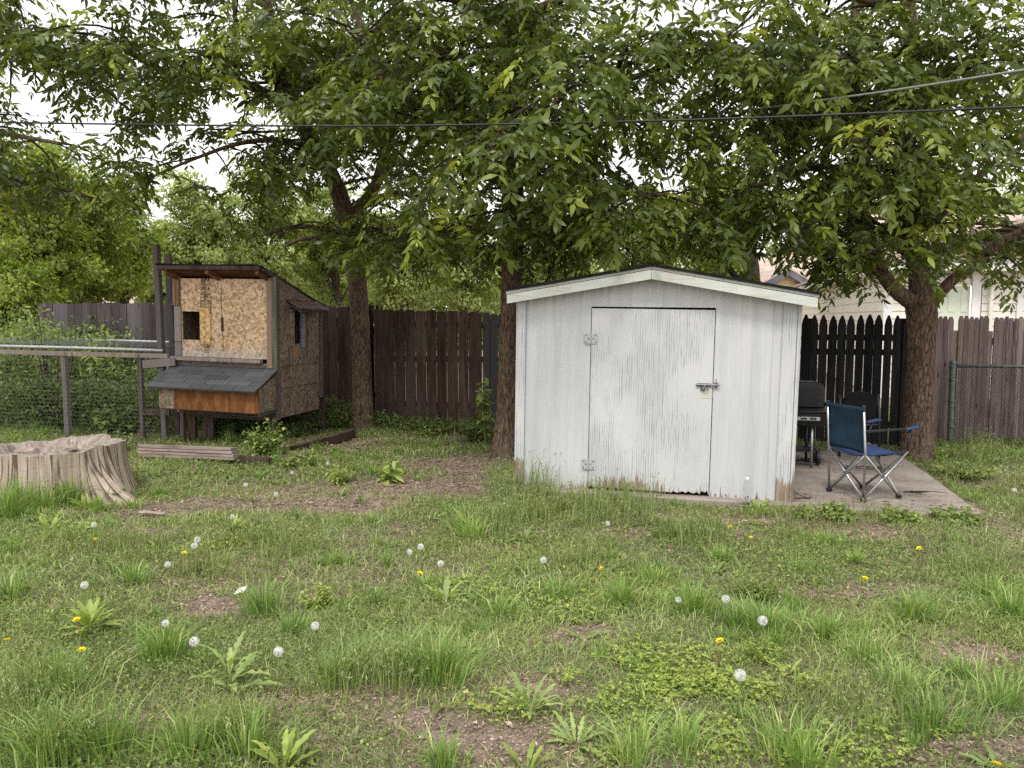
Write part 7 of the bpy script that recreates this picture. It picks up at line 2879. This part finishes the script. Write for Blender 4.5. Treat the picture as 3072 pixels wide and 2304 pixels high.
PUFF, FLOWER = puff_mesh(), flower_mesh()
PUFF.materials.append(M['fluff'])
FLOWER.materials.append(M['petal'])
DG = {'puff': 'white dandelion seed heads in the lawn', 'bloom': 'yellow dandelion flowers in the lawn'}


def dandelion(kind, u, v, h, label, size=1.0, tilt=None):
    p = gp(u, v, h)
    x, y = p.x + random.uniform(-.02, .02), p.y + random.uniform(-.01, .02)
    z = float(H(x, y))
    root = empty('dandelion', (x, y, z), (0, 0, 0), label, 'dandelion', DG[kind])
    b = MB()
    e = Vector((p.x - x, p.y - y, h - z))
    b.tube([(0, 0, -.01), e * .5 + Vector((random.uniform(-.015, .015), random.uniform(-.01, .01), 0)), e], [.0024, .0021, .0018], 6)
    b.build('stem', M['stalk_red'] if random.random() < .3 else M['stalk'], root, smooth=True)
    hd = bpy.data.objects.new('seed_head' if kind == 'puff' else 'flower_head', PUFF if kind == 'puff' else FLOWER)
    COL.objects.link(hd)
    hd.parent = root
    hd.location = e
    s = size * random.uniform(.9, 1.1)
    hd.scale = (s, s, s)
    hd.rotation_euler = (random.uniform(.1, .7), random.uniform(-.4, .4), random.uniform(0, 6)) if kind == 'bloom' else (random.uniform(0, 3), random.uniform(0, 3), 0)
    if kind == 'puff':
        k = core_mesh(None).build('core', M['stalk'], hd)


PUFFS = [(835, 1955, .20, 'largest white dandelion puff on a long bare stem right of the jagged lettuce weed', 1.15), (583, 1925, .17, 'white dandelion puff just left of the jagged lettuce weed', 1.1), (945, 1878, .17, 'white dandelion puff above a grass tuft below the yellow green bushy weed', 1.05),
         (253, 1755, .17, 'white dandelion puff behind the broad clump of light leaves at left', 1.0), (497, 1870, .18, 'thin half blown dandelion puff inside the left tall grass tuft', .95), (503, 1693, .15, 'half blown dandelion head near the closed stems in left lawn', .9),
         (592, 1619, .19, 'upper of two touching dandelion puffs on red stems', 1.0), (583, 1637, .17, 'lower of two touching dandelion puffs on red stems', 1.0), (697, 1550, .17, 'white dandelion puff over the low green clump on bare soil', 1.0),
         (737, 1454, .18, 'white dandelion puff on a tall stem before the lush grass by the coop', 1.0), (828, 1483, .15, 'white dandelion puff right of the lush grass at the soil edge', 1.0), (876, 1418, .12, 'white dandelion puff below the coop corner weed bush', 1.0), (983, 1390, .12, 'white dandelion puff nearest the left trunk', .95),
         (282, 1575, .14, 'small white dandelion puff left of the loose bark strip', .95), (1262, 1640, .17, 'right one of the neighbouring puffs in the middle lawn', 1.05), (1229, 1656, .16, 'left one of the neighbouring puffs in the middle lawn', 1.0), (1322, 1690, .17, 'white dandelion puff above the blue green weed', 1.0),
         (1630, 1680, .17, 'white dandelion puff alone in the lawn below the shed door hinge', 1.05), (1823, 1570, .16, 'white dandelion puff beside the seed grass before the shed door', .95), (2177, 1797, .20, 'white dandelion puff on a long thin stem left of the feathery weed foot', 1.05), (2288, 1862, .22, 'white dandelion puff on a long stem below the feathery weed', 1.05),
         (2220, 2025, .17, 'large white dandelion puff over clover in the right foreground', 1.2), (2035, 1800, .12, 'small white dandelion puff low in grass right of middle', .8), (3043, 1470, .14, 'white dandelion puff near the right edge beyond the slab', 1.0)]
BLOOMS = [(552, 1660, .15, 'bright yellow dandelion flower left of the paired puffs', 1.1), (652, 1580, .13, 'yellow dandelion flower at the edge of the bare soil', .9), (230, 1860, .16, 'yellow dandelion flower in front of the broad light clump', 1.05), (245, 1950, .13, 'yellow dandelion flower drooping on brown stems at left', 1.0),
          (325, 1605, .10, 'small yellow flower right of its neighbour in left lawn', .85), (288, 1618, .09, 'orange yellow flower left of its neighbour in left lawn', 1.0), (22, 1920, .10, 'yellow flower at the far left edge of the lawn', .8), (730, 1720, .09, 'small yellow flower by the tall tuft left of middle', .8),
          (2160, 1923, .13, 'largest yellow dandelion flower left of a tall puff stem', 1.25), (2190, 1580, .08, 'yellow flower on the bare strip before the shed', .9), (2253, 1612, .08, 'tiny yellow flower in the lawn right of the shed strip', .75), (2757, 1645, .10, 'yellow dandelion flower in the right lawn below the slab', 1.0),
          (2595, 1735, .10, 'yellow dandelion flower beside the bare spot on the right', 1.0), (1260, 1720, .10, 'yellow flower below the neighbouring puffs in middle lawn', .95), (1520, 1415, .12, 'yellow dandelion flower at the left foot of the shed', .95), (2990, 2296, .10, 'yellow dandelion flower at the bottom right corner', 1.2),
          (1805, 1705, .08, 'tiny yellow flower in the lawn below the shed door', .8)]
for u, v, h, lab, s in PUFFS: dandelion('puff', u, v, h, lab, s)
for u, v, h, lab, s in BLOOMS: dandelion('bloom', u, v, h, lab, s)
